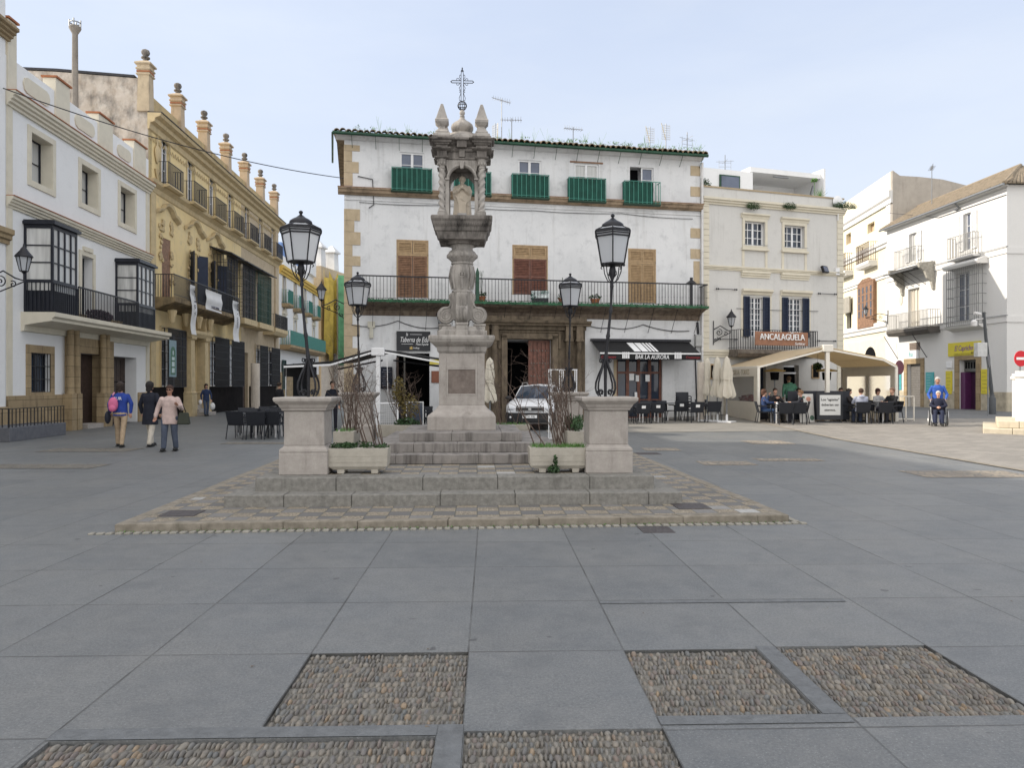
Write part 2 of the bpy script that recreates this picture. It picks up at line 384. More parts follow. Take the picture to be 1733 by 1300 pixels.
# ================================================================ GROUND
def granite_paving():
    t = NT('granite_paving'); v = t.coord(rz=-.03)
    sp = t.N('ShaderNodeSeparateXYZ'); t.L(v, sp.inputs[0])
    x = t.math('DIVIDE', t.math('ADD', sp.outputs[0], .13), .96); y = t.math('DIVIDE', t.math('SUBTRACT', sp.outputs[1], 3.55), 1.07)
    def edge(a, size):
        f = t.math('FRACT', a); return t.math('MULTIPLY', t.math('MINIMUM', f, t.math('SUBTRACT', 1.0, f)), size)
    d = t.math('MINIMUM', edge(x, .96), edge(y, 1.07))
    wob = t.math('MULTIPLY', t.noise(v, 3.5, 6, .8), .009)
    j = t.rng(t.math('SUBTRACT', d, wob), .0, .003, 1, 0)
    cb = t.N('ShaderNodeCombineXYZ'); t.L(t.math('FLOOR', x), cb.inputs[0]); t.L(t.math('FLOOR', y), cb.inputs[1])
    wn = t.N('ShaderNodeTexWhiteNoise'); t.L(cb.outputs[0], wn.inputs['Vector'])
    base = t.mix(wn.outputs['Value'], (.128,.134,.138), (.170,.175,.177))
    warm = t.rng(t.noise(v, .8, 5, .6), .4, .7, 0, .6); base = t.mix(warm, base, (.20,.195,.182))
    fine = t.noise(v, 55, 5, .8); base = t.mix(t.rng(fine, .40, .62, 0, .62), base, (.055,.06,.063))
    grit = t.rng(t.noise(v, 95, 3, .7), .58, .68, 0, .5); base = t.mix(grit, base, (.40,.41,.41))
    blot = t.rng(t.noise(v, 5.5, 6, .75), .45, .7, 0, .35); base = t.mix(blot, base, (.21,.21,.203))
    big = t.rng(t.noise(t.coord((1,1,1), rz=.5), 2.6, 7, .7), .5, .78, 0, .7); base = t.mix(big, base, (.085,.09,.095))
    spots = t.rng(t.noise(v, 6.5, 2, .4), .735, .76, 0, .75); base = t.mix(spots, base, (.05,.05,.052))
    scr = t.rng(t.noise(t.coord((1.2, 14, 1), rz=.6), 2.0, 4, .7), .66, .72, 0, .28); base = t.mix(scr, base, (.08,.085,.09))
    jv = t.rng(t.noise(v, 1.7, 4, .7), .35, .6, .25, .8); base = t.mix(t.math('MULTIPLY', j, jv), base, (.028,.026,.022))
    t.col(base); t.p.inputs['Roughness'].default_value = .50; t.p.inputs['Specular IOR Level'].default_value = .5
    h = t.math('SUBTRACT', t.math('MULTIPLY', fine, .25), t.math('MULTIPLY', j, 1.2)); t.bump(h, .45, .006)
    return t.m
def pavers(name, c1, c2, bw=.22, bh=.12, mort=(.20,.18,.15), rz=0):
    t = NT(name); v = t.coord(rz=rz); b = t.N('ShaderNodeTexBrick'); t.L(v, b.inputs[0])
    b.inputs['Scale'].default_value = 1; b.inputs['Brick Width'].default_value = bw; b.inputs['Row Height'].default_value = bh
    b.inputs['Mortar Size'].default_value = .008; b.inputs['Color1'].default_value = (*c1,1); b.inputs['Color2'].default_value = (*c2,1); b.inputs['Mortar'].default_value = (*mort,1)
    base = t.mix(t.rng(t.noise(v, .9, 6, .65), .4, .75, 0, .5), b.outputs[0], sc(c1, .62))
    base = t.mix(t.rng(t.noise(v, 30, 3), .3, .7, 0, .3), base, sc(c1, .5))
    t.col(base); t.p.inputs['Roughness'].default_value = .8
    h = t.math('SUBTRACT', t.noise(v, 12, 4), t.math('MULTIPLY', b.outputs[1], .9)); t.bump(h, .6, .015); return t.m
def cobble_flat(name, c1, c2, scale=16, rz=0, mort=(.16,.15,.13)):
    t = NT(name); v = t.coord((1,.55,1), rz=rz); vo = t.N('ShaderNodeTexVoronoi'); vo.inputs['Scale'].default_value = scale; t.L(v, vo.inputs['Vector'])
    ve = t.N('ShaderNodeTexVoronoi'); ve.feature = 'DISTANCE_TO_EDGE'; ve.inputs['Scale'].default_value = scale; t.L(v, ve.inputs['Vector'])
    sep = t.N('ShaderNodeSeparateColor'); t.L(vo.outputs['Color'], sep.inputs[0])
    base = t.mix(t.rng(ve.outputs['Distance'], .02, .12), mort, t.mix(sep.outputs[0], c1, c2))
    t.col(base); t.p.inputs['Roughness'].default_value = .8; t.bump(t.rng(ve.outputs['Distance'], 0, .25), .8, .02); return t.m
def checker_mat():
    t = NT('checker_pebble_paving'); v = t.coord(); S = .265
    ck = t.N('ShaderNodeTexChecker'); ck.inputs['Scale'].default_value = 1/S; t.L(t.coord((1,1,.001)), ck.inputs[0])
    ve = t.N('ShaderNodeTexVoronoi'); ve.feature = 'DISTANCE_TO_EDGE'; ve.inputs['Scale'].default_value = 42; t.L(v, ve.inputs['Vector'])
    vo = t.N('ShaderNodeTexVoronoi'); vo.inputs['Scale'].default_value = 42; t.L(v, vo.inputs['Vector'])
    sep = t.N('ShaderNodeSeparateColor'); t.L(vo.outputs['Color'], sep.inputs[0])
    peb = t.mix(t.rng(ve.outputs['Distance'], .02, .16), (.13,.11,.08), t.mix(sep.outputs[0], (.48,.41,.31), (.31,.26,.20)))
    sp = t.N('ShaderNodeSeparateXYZ'); t.L(v, sp.inputs[0])
    cb = t.N('ShaderNodeCombineXYZ')
    t.L(t.math('FLOOR', t.math('DIVIDE', sp.outputs[0], S)), cb.inputs[0]); t.L(t.math('FLOOR', t.math('DIVIDE', sp.outputs[1], S)), cb.inputs[1])
    wn = t.N('ShaderNodeTexWhiteNoise'); t.L(cb.outputs[0], wn.inputs['Vector'])
    tile = t.mix(t.rng(wn.outputs['Value'], .2, 1.0), (.135,.13,.125), (.215,.205,.195)); tile = t.mix(t.rng(wn.outputs['Value'], .93, .94), tile, (.42,.41,.39))
    tile = t.mix(t.rng(t.noise(v, 20, 5), .3, .7, 0, .4), tile, (.08,.075,.07))
    def edge(a):
        f = t.math('FRACT', t.math('DIVIDE', a, S)); return t.math('MINIMUM', f, t.math('SUBTRACT', 1.0, f))
    jo = t.rng(t.math('MINIMUM', edge(sp.outputs[0]), edge(sp.outputs[1])), .01, .03, 1, 0)
    base = t.mix(ck.outputs['Fac'], tile, peb); base = t.mix(t.rng(t.noise(v, 1.5, 6, .7), .5, .75, 0, .6), base, (.12,.11,.09))
    base = t.mix(t.math('MULTIPLY', jo, .7), base, (.04,.045,.03)); t.col(base); t.p.inputs['Roughness'].default_value = .8
    t.bump(t.math('MULTIPLY', t.rng(ve.outputs['Distance'], 0, .3), ck.outputs['Fac']), .7, .012); return t.m
GRANITE = granite_paving()
K = .03
def st2w(s, t): return ((s-K*t)/(1+K*K), (t+K*s)/(1+K*K))
# recessed cobble panels, in paving coordinates (s0,s1,t0,t1)
PATCH = [(-1.09,-.13,3.64,4.62), (.83,1.66,3.70,4.62), (1.79,2.75,3.66,4.66), (-2.03,-.25,2.30,3.52), (-.12,.83,2.30,3.57)]
ss = sorted(set([-400,-90,-40,-20,-12,2.0,4,6,8,10,12,16,24,40,90,400]+[p[i] for p in PATCH for i in (0,1)]))
ts = sorted(set([-6,0,1.5,12,20,22,24,26,28,30,32,34,36,37,38,45,60,100,200,900]+[p[i] for p in PATCH for i in (2,3)]))
m = MB(); idx = {}
def gv(s, t, dz=0):
    k = (s, t, dz)
    if k not in idx:
        x, y = st2w(s, t); idx[k] = len(m.v); m.v.append((x, y, gz(x, y)+dz))
    return idx[k]
for i in range(len(ss)-1):
    for j in range(len(ts)-1):
        a, b, c, d = ss[i], ss[i+1], ts[j], ts[j+1]
        inside = any(a >= p[0]-1e-6 and b <= p[1]+1e-6 and c >= p[2]-1e-6 and d <= p[3]+1e-6 for p in PATCH)
        if not inside: m.f.append((gv(a,c), gv(b,c), gv(b,d), gv(a,d)))
for p in PATCH:
    for (a, c), (b, d) in (((p[0],p[2]),(p[1],p[2])), ((p[1],p[2]),(p[1],p[3])), ((p[1],p[3]),(p[0],p[3])), ((p[0],p[3]),(p[0],p[2]))):
        m.f.append((gv(a,c), gv(b,d), gv(b,d,-.06), gv(a,c,-.06)))
tag(m.build('ground', GRANITE), kind='structure')
# river stones set on edge
t = NT('river_cobbles'); g = t.N('ShaderNodeNewGeometry'); rp = t.N('ShaderNodeValToRGB'); e = rp.color_ramp.elements
e[0].position = 0; e[0].color = (.13,.12,.11,1); e[1].position = 1; e[1].color = (.29,.215,.14,1)
for po, c in ((.25,(.18,.165,.145,1)), (.45,(.22,.19,.155,1)), (.6,(.25,.225,.19,1)), (.75,(.14,.145,.145,1)), (.9,(.19,.15,.13,1))):
    q = e.new(po); q.color = c
t.L(g.outputs['Random Per Island'], rp.inputs[0]); v = t.coord()
t.col(t.mix(t.rng(t.noise(v, 60, 5), .3, .7, 0, .4), rp.outputs[0], (.07,.065,.055))); t.p.inputs['Roughness'].default_value = .6; t.bump(t.noise(v, 80, 4), .3, .004)
COBB = t.m
MORT = simple('cobble_mortar', (.165,.155,.135), .95, var=.3, scale=25, bump=.6)
rg = random.Random(3)
for p in PATCH:
    m = MB(); x0,y0 = p[0],p[2]; n0 = 0
    row = p[2]+.01; k = 0
    while row < p[3]-.02:
        L = rg.uniform(.062,.088); x = p[0]+rg.uniform(.0,.02)
        while x < p[1]-.012:
            wd = rg.choice((.018,.022,.025,.029,.036))*rg.uniform(.85,1.15)
            if x+wd > p[1]: wd = p[1]-x
            ll = min(L*rg.uniform(.85,1.25), p[3]-row+.005)
            yy = row+ll/2+rg.uniform(-.006,.006)
            wx, wy = st2w(x+wd/2, yy)
            M = Matrix.Rotation(-K+rg.uniform(-.16,.16), 3, 'Z')
            m.ell((wx, wy, -.024+rg.uniform(-.006,.005)), (wd*.50*rg.uniform(.8,1.05), ll*.52*rg.uniform(.75,1.05), rg.uniform(.014,.026)), 8, 5, M)
            x += wd*1.02
        row += L*.93; k += 1
    tag(m.build('cobblestone_panel', COBB, smooth=True), kind='structure')
    m = MB(); c4 = [st2w(*q) for q in ((p[0],p[2]),(p[1],p[2]),(p[1],p[3]),(p[0],p[3]))]
    m.add([(x,y,-.0205) for x,y in c4], [(0,1,2,3)]); tag(m.build('mortar_bed', MORT), kind='structure')
ROUGHG = stone('rough_granite_strip', (.18,.188,.195), (.115,.12,.125), dark=(.06,.06,.06), amt=.4, scale=14, bump=.6)
def strip(name, mat, s0, s1, t0, t1, dz=.004):
    mm = MB(); mm.add([(*st2w(a,b), dz+gz(*st2w(a,b))) for a,b in ((s0,t0),(s1,t0),(s1,t1),(s0,t1))], [(0,1,2,3)])
    return tag(mm.build(name, mat), kind='structure')
strip('granite_strip', ROUGHG, -2.05,-.25, 3.525,3.635); strip('granite_strip', ROUGHG, -.245,-.125, 2.3,3.635)
strip('granite_strip', ROUGHG, .83,1.78, 3.60,3.695); strip('granite_strip', ROUGHG, 1.665,1.785, 3.70,4.66)
strip('granite_strip', ROUGHG, .83,2.70, 5.60,5.67)
# road of pale pavers on the right, pale strip before the bars
def sheet(name, mat, x0, x1, y0, y1, dz, nx=8, ny=12):
    mm = MB(); 
    xs = [x0+(x1-x0)*i/nx for i in range(nx+1)]; ys = [y0+(y1-y0)*i/ny for i in range(ny+1)]
    for y in ys:
        for x in xs: mm.v.append((x, y, gz(x,y)+dz))
    for j in range(ny):
        for i in range(nx):
            a = j*(nx+1)+i; mm.f.append((a, a+1, a+nx+2, a+nx+1))
    return tag(mm.build(name, mat), kind='structure')
ROADM = pavers('pale_road_pavers', (.285,.262,.232), (.20,.185,.165), bw=.42, bh=.30, mort=(.12,.11,.09), rz=.1)
sheet('road', ROADM, 9.75, 60, 4, 31.5, .012, 24, 56)
sheet('pavement', pavers('pale_terrace_slabs', (.235,.222,.20), (.19,.18,.16), .6, .4), 1.2, 9.60, 25.2, 36, .010, 16, 44)
sheet('street', pavers('grey_street_paving', (.15,.155,.16), (.125,.13,.135), .5, .3), 9.75, 60, 31.5, 70, .010, 24, 80)
sheet('road_edge_strip', CURBM, 9.60, 9.75, 4, 36, .016, 1, 60)
PATC = cobble_flat('distant_cobbles', (.30,.25,.19), (.20,.17,.14), 9)
for a in ((3.9,5.0,15.2,16.0), (5.3,6.7,16.0,16.6), (6.6,7.8,20.5,21.8), (3.3,4.2,18.5,19.3), (7.3,9.3,13.2,14.2)):
    sheet('cobble_patch', PATC, *a, .006, 2, 2)
PATD = cobble_flat('dark_distant_cobbles', (.17,.15,.12), (.12,.11,.095), 9)
for a in ((-13,-8.2,14.6,15.4), (-11.6,-9.4,18.2,19.2), (-8,-6.2,20.5,21.2)):
    sheet('cobble_patch', PATD, *a, .006, 2, 2)
METALC = simple('manhole_steel', (.075,.065,.065), .55, .3, var=.4, scale=30, bump=.5)
def cover(px, py, w_, d_, rz=.04):
    p = G(px, py); o = MB().box(-w_/2,w_/2,-d_/2,d_/2,-.01,.006).build('manhole_cover', METALC, bevel=.003)
    o.location = p; o.rotation_euler = (0,0,rz); return o
tag(cover(1110, 897, .36, .36), 'brown metal service cover in the grey paving in front of the monument kerb', 'manhole cover')
tag(cover(1094, 768, .62, .5), 'small dark metal drain cover in the paving right behind the monument platform edge', 'manhole cover')
# ---------------------------------------------------------------- monument platform
MK = .047; MC = (-.89, 13.42)
MON = bpy.data.objects.new('platform_frame', None)
def mw(a, b): return (MC[0]+a*math.cos(MK)-b*math.sin(MK), MC[1]+a*math.sin(MK)+b*math.cos(MK))
def mplace(o, a, b, z, rz=0): o.location = (*mw(a, b), z); o.rotation_euler = (0,0,MK+rz); return o
CH = .09
FL, FR, BR, BL = (-4.40,8.30), (3.30,8.93), (2.62,19.0), (-5.05,19.0)
def quad_in(p, k):
    cx = sum(q[0] for q in p)/4; cy = sum(q[1] for q in p)/4
    return [(q[0]+(-k if q[0] > cx else k), q[1]+(-k if q[1] > cy else k)) for q in p]
m = MB(); inn = quad_in([FL,FR,BR,BL], .16)
corners = [FL,FR,BR,BL]
for i in range(4):
    a, b = Vector(corners[i]), Vector(corners[(i+1)%4]); ai, bi = Vector(inn[i]), Vector(inn[(i+1)%4])
    L = (b-a).length; n = max(2, round(L/.9)); q = 0; cuts = [0]
    while cuts[-1] < 1: cuts.append(min(1, cuts[-1]+rg.uniform(.75,1.1)/L))
    if cuts[-1]-cuts[-2] < .3/L: cuts.pop(-2)
    for k in range(len(cuts)-1):
        f0 = cuts[k]+.004/L; f1 = cuts[k+1]-.004/L; dz = rg.uniform(-.005,.005)
        P = [a.lerp(b,f0), a.lerp(b,f1), ai.lerp(bi,f1), ai.lerp(bi,f0)]
        vs = [(p.x,p.y,-.02) for p in P]+[(p.x,p.y,CH+.004+dz) for p in P]
        m.add(vs, [(0,3,2,1),(4,5,6,7),(0,1,5,4),(1,2,6,5),(2,3,7,6),(3,0,4,7)])
tag(m.build('kerb', CURBM, bevel=.012, seg=2), kind='structure')
m = MB()                                                  # small setts along the front of the kerb
a, b = Vector((FL[0]-.25, FL[1]-.03)), Vector((FR[0]+.18, FR[1]-.015)); n = 84
for k in range(n):
    f = (k+.5)/n; p = a.lerp(b, f); 
    m.cbox((p.x+rg.uniform(-.004,.004), p.y-.055+rg.uniform(-.006,.006), .004), (.078*rg.uniform(.8,1), .085, .03), rz=.082+rg.uniform(-.06,.06))
a, b = Vector((FR[0]+.06, FR[1])), Vector((BR[0]+.05, BR[1]))
for k in range(100):
    p = a.lerp(b, (k+.5)/100); m.cbox((p.x+.03, p.y, .004), (.085, .085, .03), rz=rg.uniform(-.06,.06))
tag(m.build('kerb_setts', stone('pale_setts', (.33,.31,.27), (.22,.21,.18), amt=.4, scale=10), bevel=.008), kind='structure')
sm = MB().blades(FL[0],FR[0],-.03,.0,0,420,.022,rg,.004,.8)
for i in range(0, len(sm.v)):
    x,y,z = sm.v[i]; f = (x-FL[0])/(FR[0]-FL[0]); sm.v[i] = (x, y+FL[1]-.02+(FR[1]-FL[1])*f, z+.012)
tag(sm.build('kerb_weeds', LEAF_L), 'tiny green weeds growing along the foot of the kerb', 'weeds', kind='stuff')
def checker_floor(name, poly, z):
    # object space aligned with the monument
    o = MB().add([(x, y, 0) for x, y in poly], [(0,1,2,3)]).build(name, CHECK); mplace(o, 0, 0, z); tag(o, kind='structure')
CHECK = checker_mat()
def w2m(p):
    dx, dy = p[0]-MC[0], p[1]-MC[1]; c, s_ = math.cos(-MK), math.sin(-MK); return (dx*c-dy*s_, dx*s_+dy*c)
checker_floor('checker_paving', [w2m(p) for p in quad_in([FL,FR,BR,BL], .15)], CH)
def step_ring(ha, bf, bb, z0, z1, wd, mat, name, blk, dark=None):
    m = MB(); g_ = .004
    def run(x0, x1, fn):
        L = x1-x0; x = x0
        while x < x1-1e-3:
            q = min(x1, x+blk*rg.uniform(.75,1.25))
            if x1-q < blk*.3: q = x1
            fn(x+g_/2, q-g_/2); x = q
    run(-ha, ha, lambda a_, b_: m.box(a_, b_, bf+rg.uniform(-.006,.006), bf+wd, z0, z1+rg.uniform(-.004,.003)))
    run(-ha, ha, lambda a_, b_: m.box(a_, b_, bb-wd, bb, z0, z1+rg.uniform(-.002,.002)))
    run(bf+wd, bb-wd, lambda a_, b_: (m.box(-ha, -ha+wd, a_, b_, z0, z1)))
    run(bf+wd, bb-wd, lambda a_, b_: (m.box(ha-wd, ha, a_, b_, z0, z1)))
    return mplace(m.build(name, mat, bevel=.014, seg=2), 0, 0, 0)
PZ = .42
MS = thing('monument_steps', 'two low coarse granite steps forming the square base of the stone monument', 'steps', (*MC, 0), MK)
def reparent(o, p): o.location = (0,0,0); o.rotation_euler = (0,0,0); o.parent = p; return o
reparent(step_ring(2.93, -3.82, 3.6, CH-.05, .245, .36, GRANSTEP, 'lower_step', .95), MS)
reparent(step_ring(2.64, -3.48, 3.35, .20, PZ, .34, GRANSTEP, 'upper_step', 1.15), MS)
reparent(MB().box(-2.33,2.33,-3.15,3.02,.2,PZ-.004).build('upper_floor', CHECK), MS)
m = MB().box(-.21,.21,-.2,.2,-.01,.006)
for a, b, lb in ((-3.28,-4.25,'square dark metal cover set in the checkered paving at the left front corner'), (2.98,-4.02,'square dark metal cover set in the checkered paving at the right front corner')):
    o = m.build('manhole_cover', METALC, bevel=.003); mplace(o, a, b, CH+.002); tag(o, lb, 'manhole cover')
# ================================================================ MONUMENT
T = thing('stone_monument', 'tall carved stone monument with twisted column shrine and iron cross on top', 'monument', (*mw(0,0), PZ), MK)
Z = lambda z: z-PZ
m = MB()
for ha, hb, z0, z1 in ((1.70,1.90,PZ,.566), (1.35,1.55,.566,.712), (1.00,1.20,.712,.856)):
    # separate stones with fine joints
    x = -ha
    while x < ha-1e-3:
        q = min(ha, x+rg.uniform(.55,1.0)); 
        if ha-q < .25: q = ha
        m.box(x+.0015, q-.0015, -hb, hb, Z(z0), Z(z1)); x = q
st = m.build('stepped_base', STEPM, T, bevel=.008)
m = MB().stack(0,0,[(Z(.856),.585,.585),(Z(1.085),.585,.585),(Z(1.115),.57,.57),(Z(1.20),.46,.46),(Z(1.28),.40,.40)])
m.build('plinth', PEDM, T, bevel=.006)
m = MB().box(-.385,.385,-.385,.385,Z(1.28),Z(2.19))
for sx in (-1,1):
    for sy in (-1,1): m.box(min(sx*.395,sx*.27),max(sx*.395,sx*.27),min(sy*.395,sy*.27),max(sy*.395,sy*.27),Z(1.28),Z(2.19))
for ax in range(4):
    M = Matrix.Rotation(ax*math.pi/2, 4, 'Z'); q = MB().box(-.27,.27,-.397,-.38,Z(1.93),Z(2.17)).box(-.27,.27,-.397,-.38,Z(1.28),Z(1.45)).box(-.27,-.235,-.402,-.38,Z(1.45),Z(1.93)).box(.235,.27,-.402,-.38,Z(1.45),Z(1.93)).box(-.235,.235,-.402,-.38,Z(1.90),Z(1.93)).box(-.235,.235,-.402,-.38,Z(1.45),Z(1.48))
    m.add([M @ Vector(p) for p in q.v], q.f)
die = m.build('pedestal_shaft', PEDM, T, bevel=.004)
PANEL = stone('dark_relief_panel', (.24,.20,.175), (.14,.115,.10), dark=(.05,.04,.035), amt=.7, scale=9, bump=.8)
for ax in range(4):
    o = MB().box(-.233,.233,-.3895,-.384,Z(1.481),Z(1.899)).build('relief_panel', PANEL, die); o.rotation_euler = (0,0,ax*math.pi/2)
m = MB().stack(0,0,[(Z(2.19),.40,.40),(Z(2.22),.425,.425),(Z(2.26),.43,.43),(Z(2.30),.44,.44),(Z(2.335),.50,.50),(Z(2.375),.545,.545),(Z(2.43),.57,.57),(Z(2.47),.57,.57),(Z(2.49),.55,.55)])
m.build('pedestal_cornice', MARBLE, T, bevel=.004)
# block under the scrolls
m = MB().stack(0,0,[(Z(2.49),.40,.40),(Z(2.58),.40,.40),(Z(2.60),.36,.36),(Z(2.66),.33,.33)])
for ax in range(4):
    M = Matrix.Rotation(ax*math.pi/2, 4, 'Z')
    q = MB().box(-.115,.115,-.44,-.2,Z(2.49),Z(2.60)).box(-.10,.10,-.41,-.2,Z(2.60),Z(2.68)).box(-.11,.11,-.42,-.2,Z(2.68),Z(2.72))
    m.add([M @ Vector(p) for p in q.v], q.f)
m.build('scroll_base', MARBLE, T, bevel=.008)
# four big scroll brackets
def scroll_outline():
    pts = []
    c = Vector((.285, 2.875)); r = .145
    for k in range(0, 15): # volute circle from bottom-left round outside to top
        a = R(-150+k*20); pts.append((c.x+r*math.cos(a), c.y+r*math.sin(a)))
    for x, z in ((.215,3.06),(.20,3.12),(.225,3.18),(.222,3.235),(.18,3.27),(.10,3.285)): pts.append((x, z))
    pts.append((.02,3.285)); pts.append((.02,2.72)); return pts
so_ = [(x, Z(z)) for x, z in scroll_outline()]
for ax in range(4):
    m = MB().prism(so_, -.088, .088)
    for sy in (-1, 1):                    # spiral relief
        sp = []
        for k in range(46):
            a = R(100-k*19); rr = .125*(1-k/52); sp.append((.285+rr*math.cos(a), sy*.090, Z(2.875)+rr*math.sin(a)))
        m.tube(sp, [.014*(1-k/70) for k in range(46)], 6)
        m.tube([(.285+.125*math.cos(R(100)), sy*.09, Z(2.875)+.125*math.sin(R(100))), (.20,sy*.09,Z(3.05)), (.185,sy*.09,Z(3.12)), (.21,sy*.09,Z(3.19)), (.19,sy*.09,Z(3.24))], .013, 6)
    for yy in (-.05, 0, .05):
        m.tube([(x+.004, yy, z) for x, z in so_[4:20]], .012, 5)
    o = m.build('scroll_bracket', MARBLE, T, smooth=True); o.rotation_euler = (0,0,ax*math.pi/2)
m = MB().lathe([(.12,Z(2.66)),(.15,Z(3.0)),(.17,Z(3.27)),(.185,Z(3.285)),(.185,Z(3.31)),(.16,Z(3.325)),(.165,Z(3.36)),(.195,Z(3.45)),(.215,Z(3.54)),(.218,Z(3.60)),(.205,Z(3.68)),(.185,Z(3.75)),(.18,Z(3.775)),(.20,Z(3.785)),(.20,Z(3.81)),(.18,Z(3.825))], n=32)
for k in range(8):
    a = math.pi/4*k; c, s_ = math.cos(a), math.sin(a)
    m.tube([(c*.18,s_*.18,Z(3.34)),(c*.218,s_*.218,Z(3.50)),(c*.222,s_*.222,Z(3.6)),(c*.19,s_*.19,Z(3.76))], .018, 6)
for ax in range(4):
    a = math.pi/2*ax-math.pi/2; c, s_ = math.cos(a), math.sin(a); P = Vector((c*.225, s_*.225, Z(3.58)))
    ring = [(P.x-s_*.05*math.cos(q), P.y+c*.05*math.cos(q), P.z+.05*math.sin(q)) for q in [i*math.pi/6 for i in range(13)]]
    m.tube(ring, .011, 6); m.ell(P, (.022,.022,.022))
    for i in range(6):
        q = i*math.pi/3; m.ell((P.x-s_*.033*math.cos(q), P.y+c*.033*math.cos(q), P.z+.033*math.sin(q)), (.012,.012,.012), 6, 5)
m.build('vase_shaft', MARBLE, T, smooth=True)
m = MB().lathe([(.18,Z(3.815)),(.21,Z(3.85)),(.25,Z(3.89)),(.262,Z(3.93)),(.255,Z(3.97)),(.23,Z(4.01)),(.19,Z(4.04)),(.185,Z(4.06)),(.20,Z(4.10)),(.235,Z(4.14)),(.28,Z(4.17))], n=32)
for k in range(16):
    a = math.pi/8*k; c, s_ = math.cos(a), math.sin(a); m.ell((c*.245,s_*.245,Z(3.93)), (.035,.035,.045), 8, 6)
m.build('carved_capital', MARBLE, T, smooth=True)
m = MB(); c8 = R(22.5)
m.lathe([(.30,Z(4.12)),(.31,Z(4.15)),(.43,Z(4.23)),(.44,Z(4.25))], n=8, a0=c8)
m.stack(0,0,[(Z(4.17),.40,.40),(Z(4.23),.42,.42),(Z(4.29),.435,.435),(Z(4.31),.46,.46),(Z(4.37),.47,.47),(Z(4.39),.485,.485),(Z(4.43),.50,.50),(Z(4.46),.505,.505),(Z(4.50),.53,.53),(Z(4.545),.53,.53),(Z(4.565),.51,.51)])
for ax in range(4):
    M = Matrix.Rotation(ax*math.pi/2, 4, 'Z'); q = MB()
    for k in range(24): q.cbox((-.46+.04*k, -.49, Z(4.42)), (.02,.02,.04), ry=R(20))
    m.add([M @ Vector(p) for p in q.v], q.f)
m.build('corbel_slab', MARBLE_DK, T, bevel=.004)
# aedicule: four arches, twisted columns
C = .345
m = MB()
def arch_face(m, d):                       # wall with an arched opening on the side at distance d
    r, sp, top, bot = .222, 5.22, 5.55, 4.565; n = 14; pts = []
    for f in (0, 1):
        y = -d+f*.075
        row = [(-.285, y, Z(bot)), (-r, y, Z(bot)), (-r, y, Z(sp))]
        row += [(-r*math.cos(math.pi*k/n), y, Z(sp+r*math.sin(math.pi*k/n))) for k in range(1, n)]
        row += [(r, y, Z(sp)), (r, y, Z(bot)), (.285, y, Z(bot)), (.285, y, Z(top)), (-.285, y, Z(top))]
        pts.append(row)
    return pts
for ax in range(4):
    M = Matrix.Rotation(ax*math.pi/2, 4, 'Z'); q = MB()
    r, sp, top, bot = .222, 5.22, 5.56, 4.565; n = 14
    y0, y1 = -.345, -.265
    q.box(-.29,-r,y0,y1,Z(bot),Z(sp)); q.box(r,.29,y0,y1,Z(bot),Z(sp))
    for k in range(n):
        a0, a1 = math.pi*k/n, math.pi*(k+1)/n
        xa, za = -r*math.cos(a0), sp+r*math.sin(a0); xb, zb = -r*math.cos(a1), sp+r*math.sin(a1)
        ta = -.29+.58*k/n; tb = -.29+.58*(k+1)/n
        q.add([(xa,y0,Z(za)),(xb,y0,Z(zb)),(tb,y0,Z(top)),(ta,y0,Z(top)),(xa,y1,Z(za)),(xb,y1,Z(zb)),(tb,y1,Z(top)),(ta,y1,Z(top))],
              [(0,1,2,3),(7,6,5,4),(0,4,5,1),(2,6,7,3),(1,5,6,2),(0,3,7,4)])
    arc = [(-(r+.03)*math.cos(math.pi*k/n), -.350, Z(sp+(r+.03)*math.sin(math.pi*k/n))) for k in range(n+1)]
    q.tube(arc, .022, 6)
    for sx in (-1, 1): q.cbox((sx*(r+.03), -.352, Z(sp)), (.075,.05,.03)); q.cbox((sx*(r+.03), -.348, Z(4.6)), (.07,.04,.07))
    q.frustum(0,-.36,Z(5.40),Z(5.53),.025,.03,.045,.035)
    m.add([M @ Vector(p) for p in q.v], q.f)
m.build('arched_shrine', MARBLE, T, bevel=.003)
for sx in (-1, 1):
    for sy in (-1, 1):
        m = MB(); cx_, cy_ = sx*C, sy*C
        m.box(cx_-.075,cx_+.075,cy_-.075,cy_+.075,Z(4.565),Z(4.63)); m.lathe([(.07,Z(4.63)),(.075,Z(4.65)),(.055,Z(4.68))], (cx_,cy_,0))
        n, L = 14, 44; n0 = len(m.v)                       # twisted shaft
        for k in range(L+1):
            z = 4.68+.72*k/L; ph = sx*k*.42
            for i in range(n):
                a = 2*math.pi*i/n; rr = .052+.014*math.cos(2*(a-ph)*1.0)
                m.v.append((cx_+rr*math.cos(a), cy_+rr*math.sin(a), Z(z)))
            if k:
                for i in range(n):
                    j = (i+1) % n; m.f.append((n0+(k-1)*n+i, n0+(k-1)*n+j, n0+k*n+j, n0+k*n+i))
        m.lathe([(.045,Z(5.39)),(.06,Z(5.41)),(.05,Z(5.43)),(.07,Z(5.49)),(.085,Z(5.54)),(.09,Z(5.555))], (cx_,cy_,0))
        for i in range(8):
            a = i*math.pi/4; m.ell((cx_+.068*math.cos(a), cy_+.068*math.sin(a), Z(5.48)), (.02,.02,.035), 6, 5)
        m.build('twisted_column', MARBLE, T, smooth=True)
m = MB()
m.stack(0,0,[(Z(5.50),.30,.30),(Z(5.555),.345,.345),(Z(5.57),.37,.37),(Z(5.59),.37,.37),(Z(5.60),.345,.345),(Z(5.69),.345,.345),(Z(5.70),.38,.38),(Z(5.73),.40,.40),(Z(5.74),.35,.35),(Z(5.79),.35,.35),(Z(5.82),.40,.40),(Z(5.86),.42,.42),(Z(5.87),.45,.45),(Z(5.90),.45,.45)])
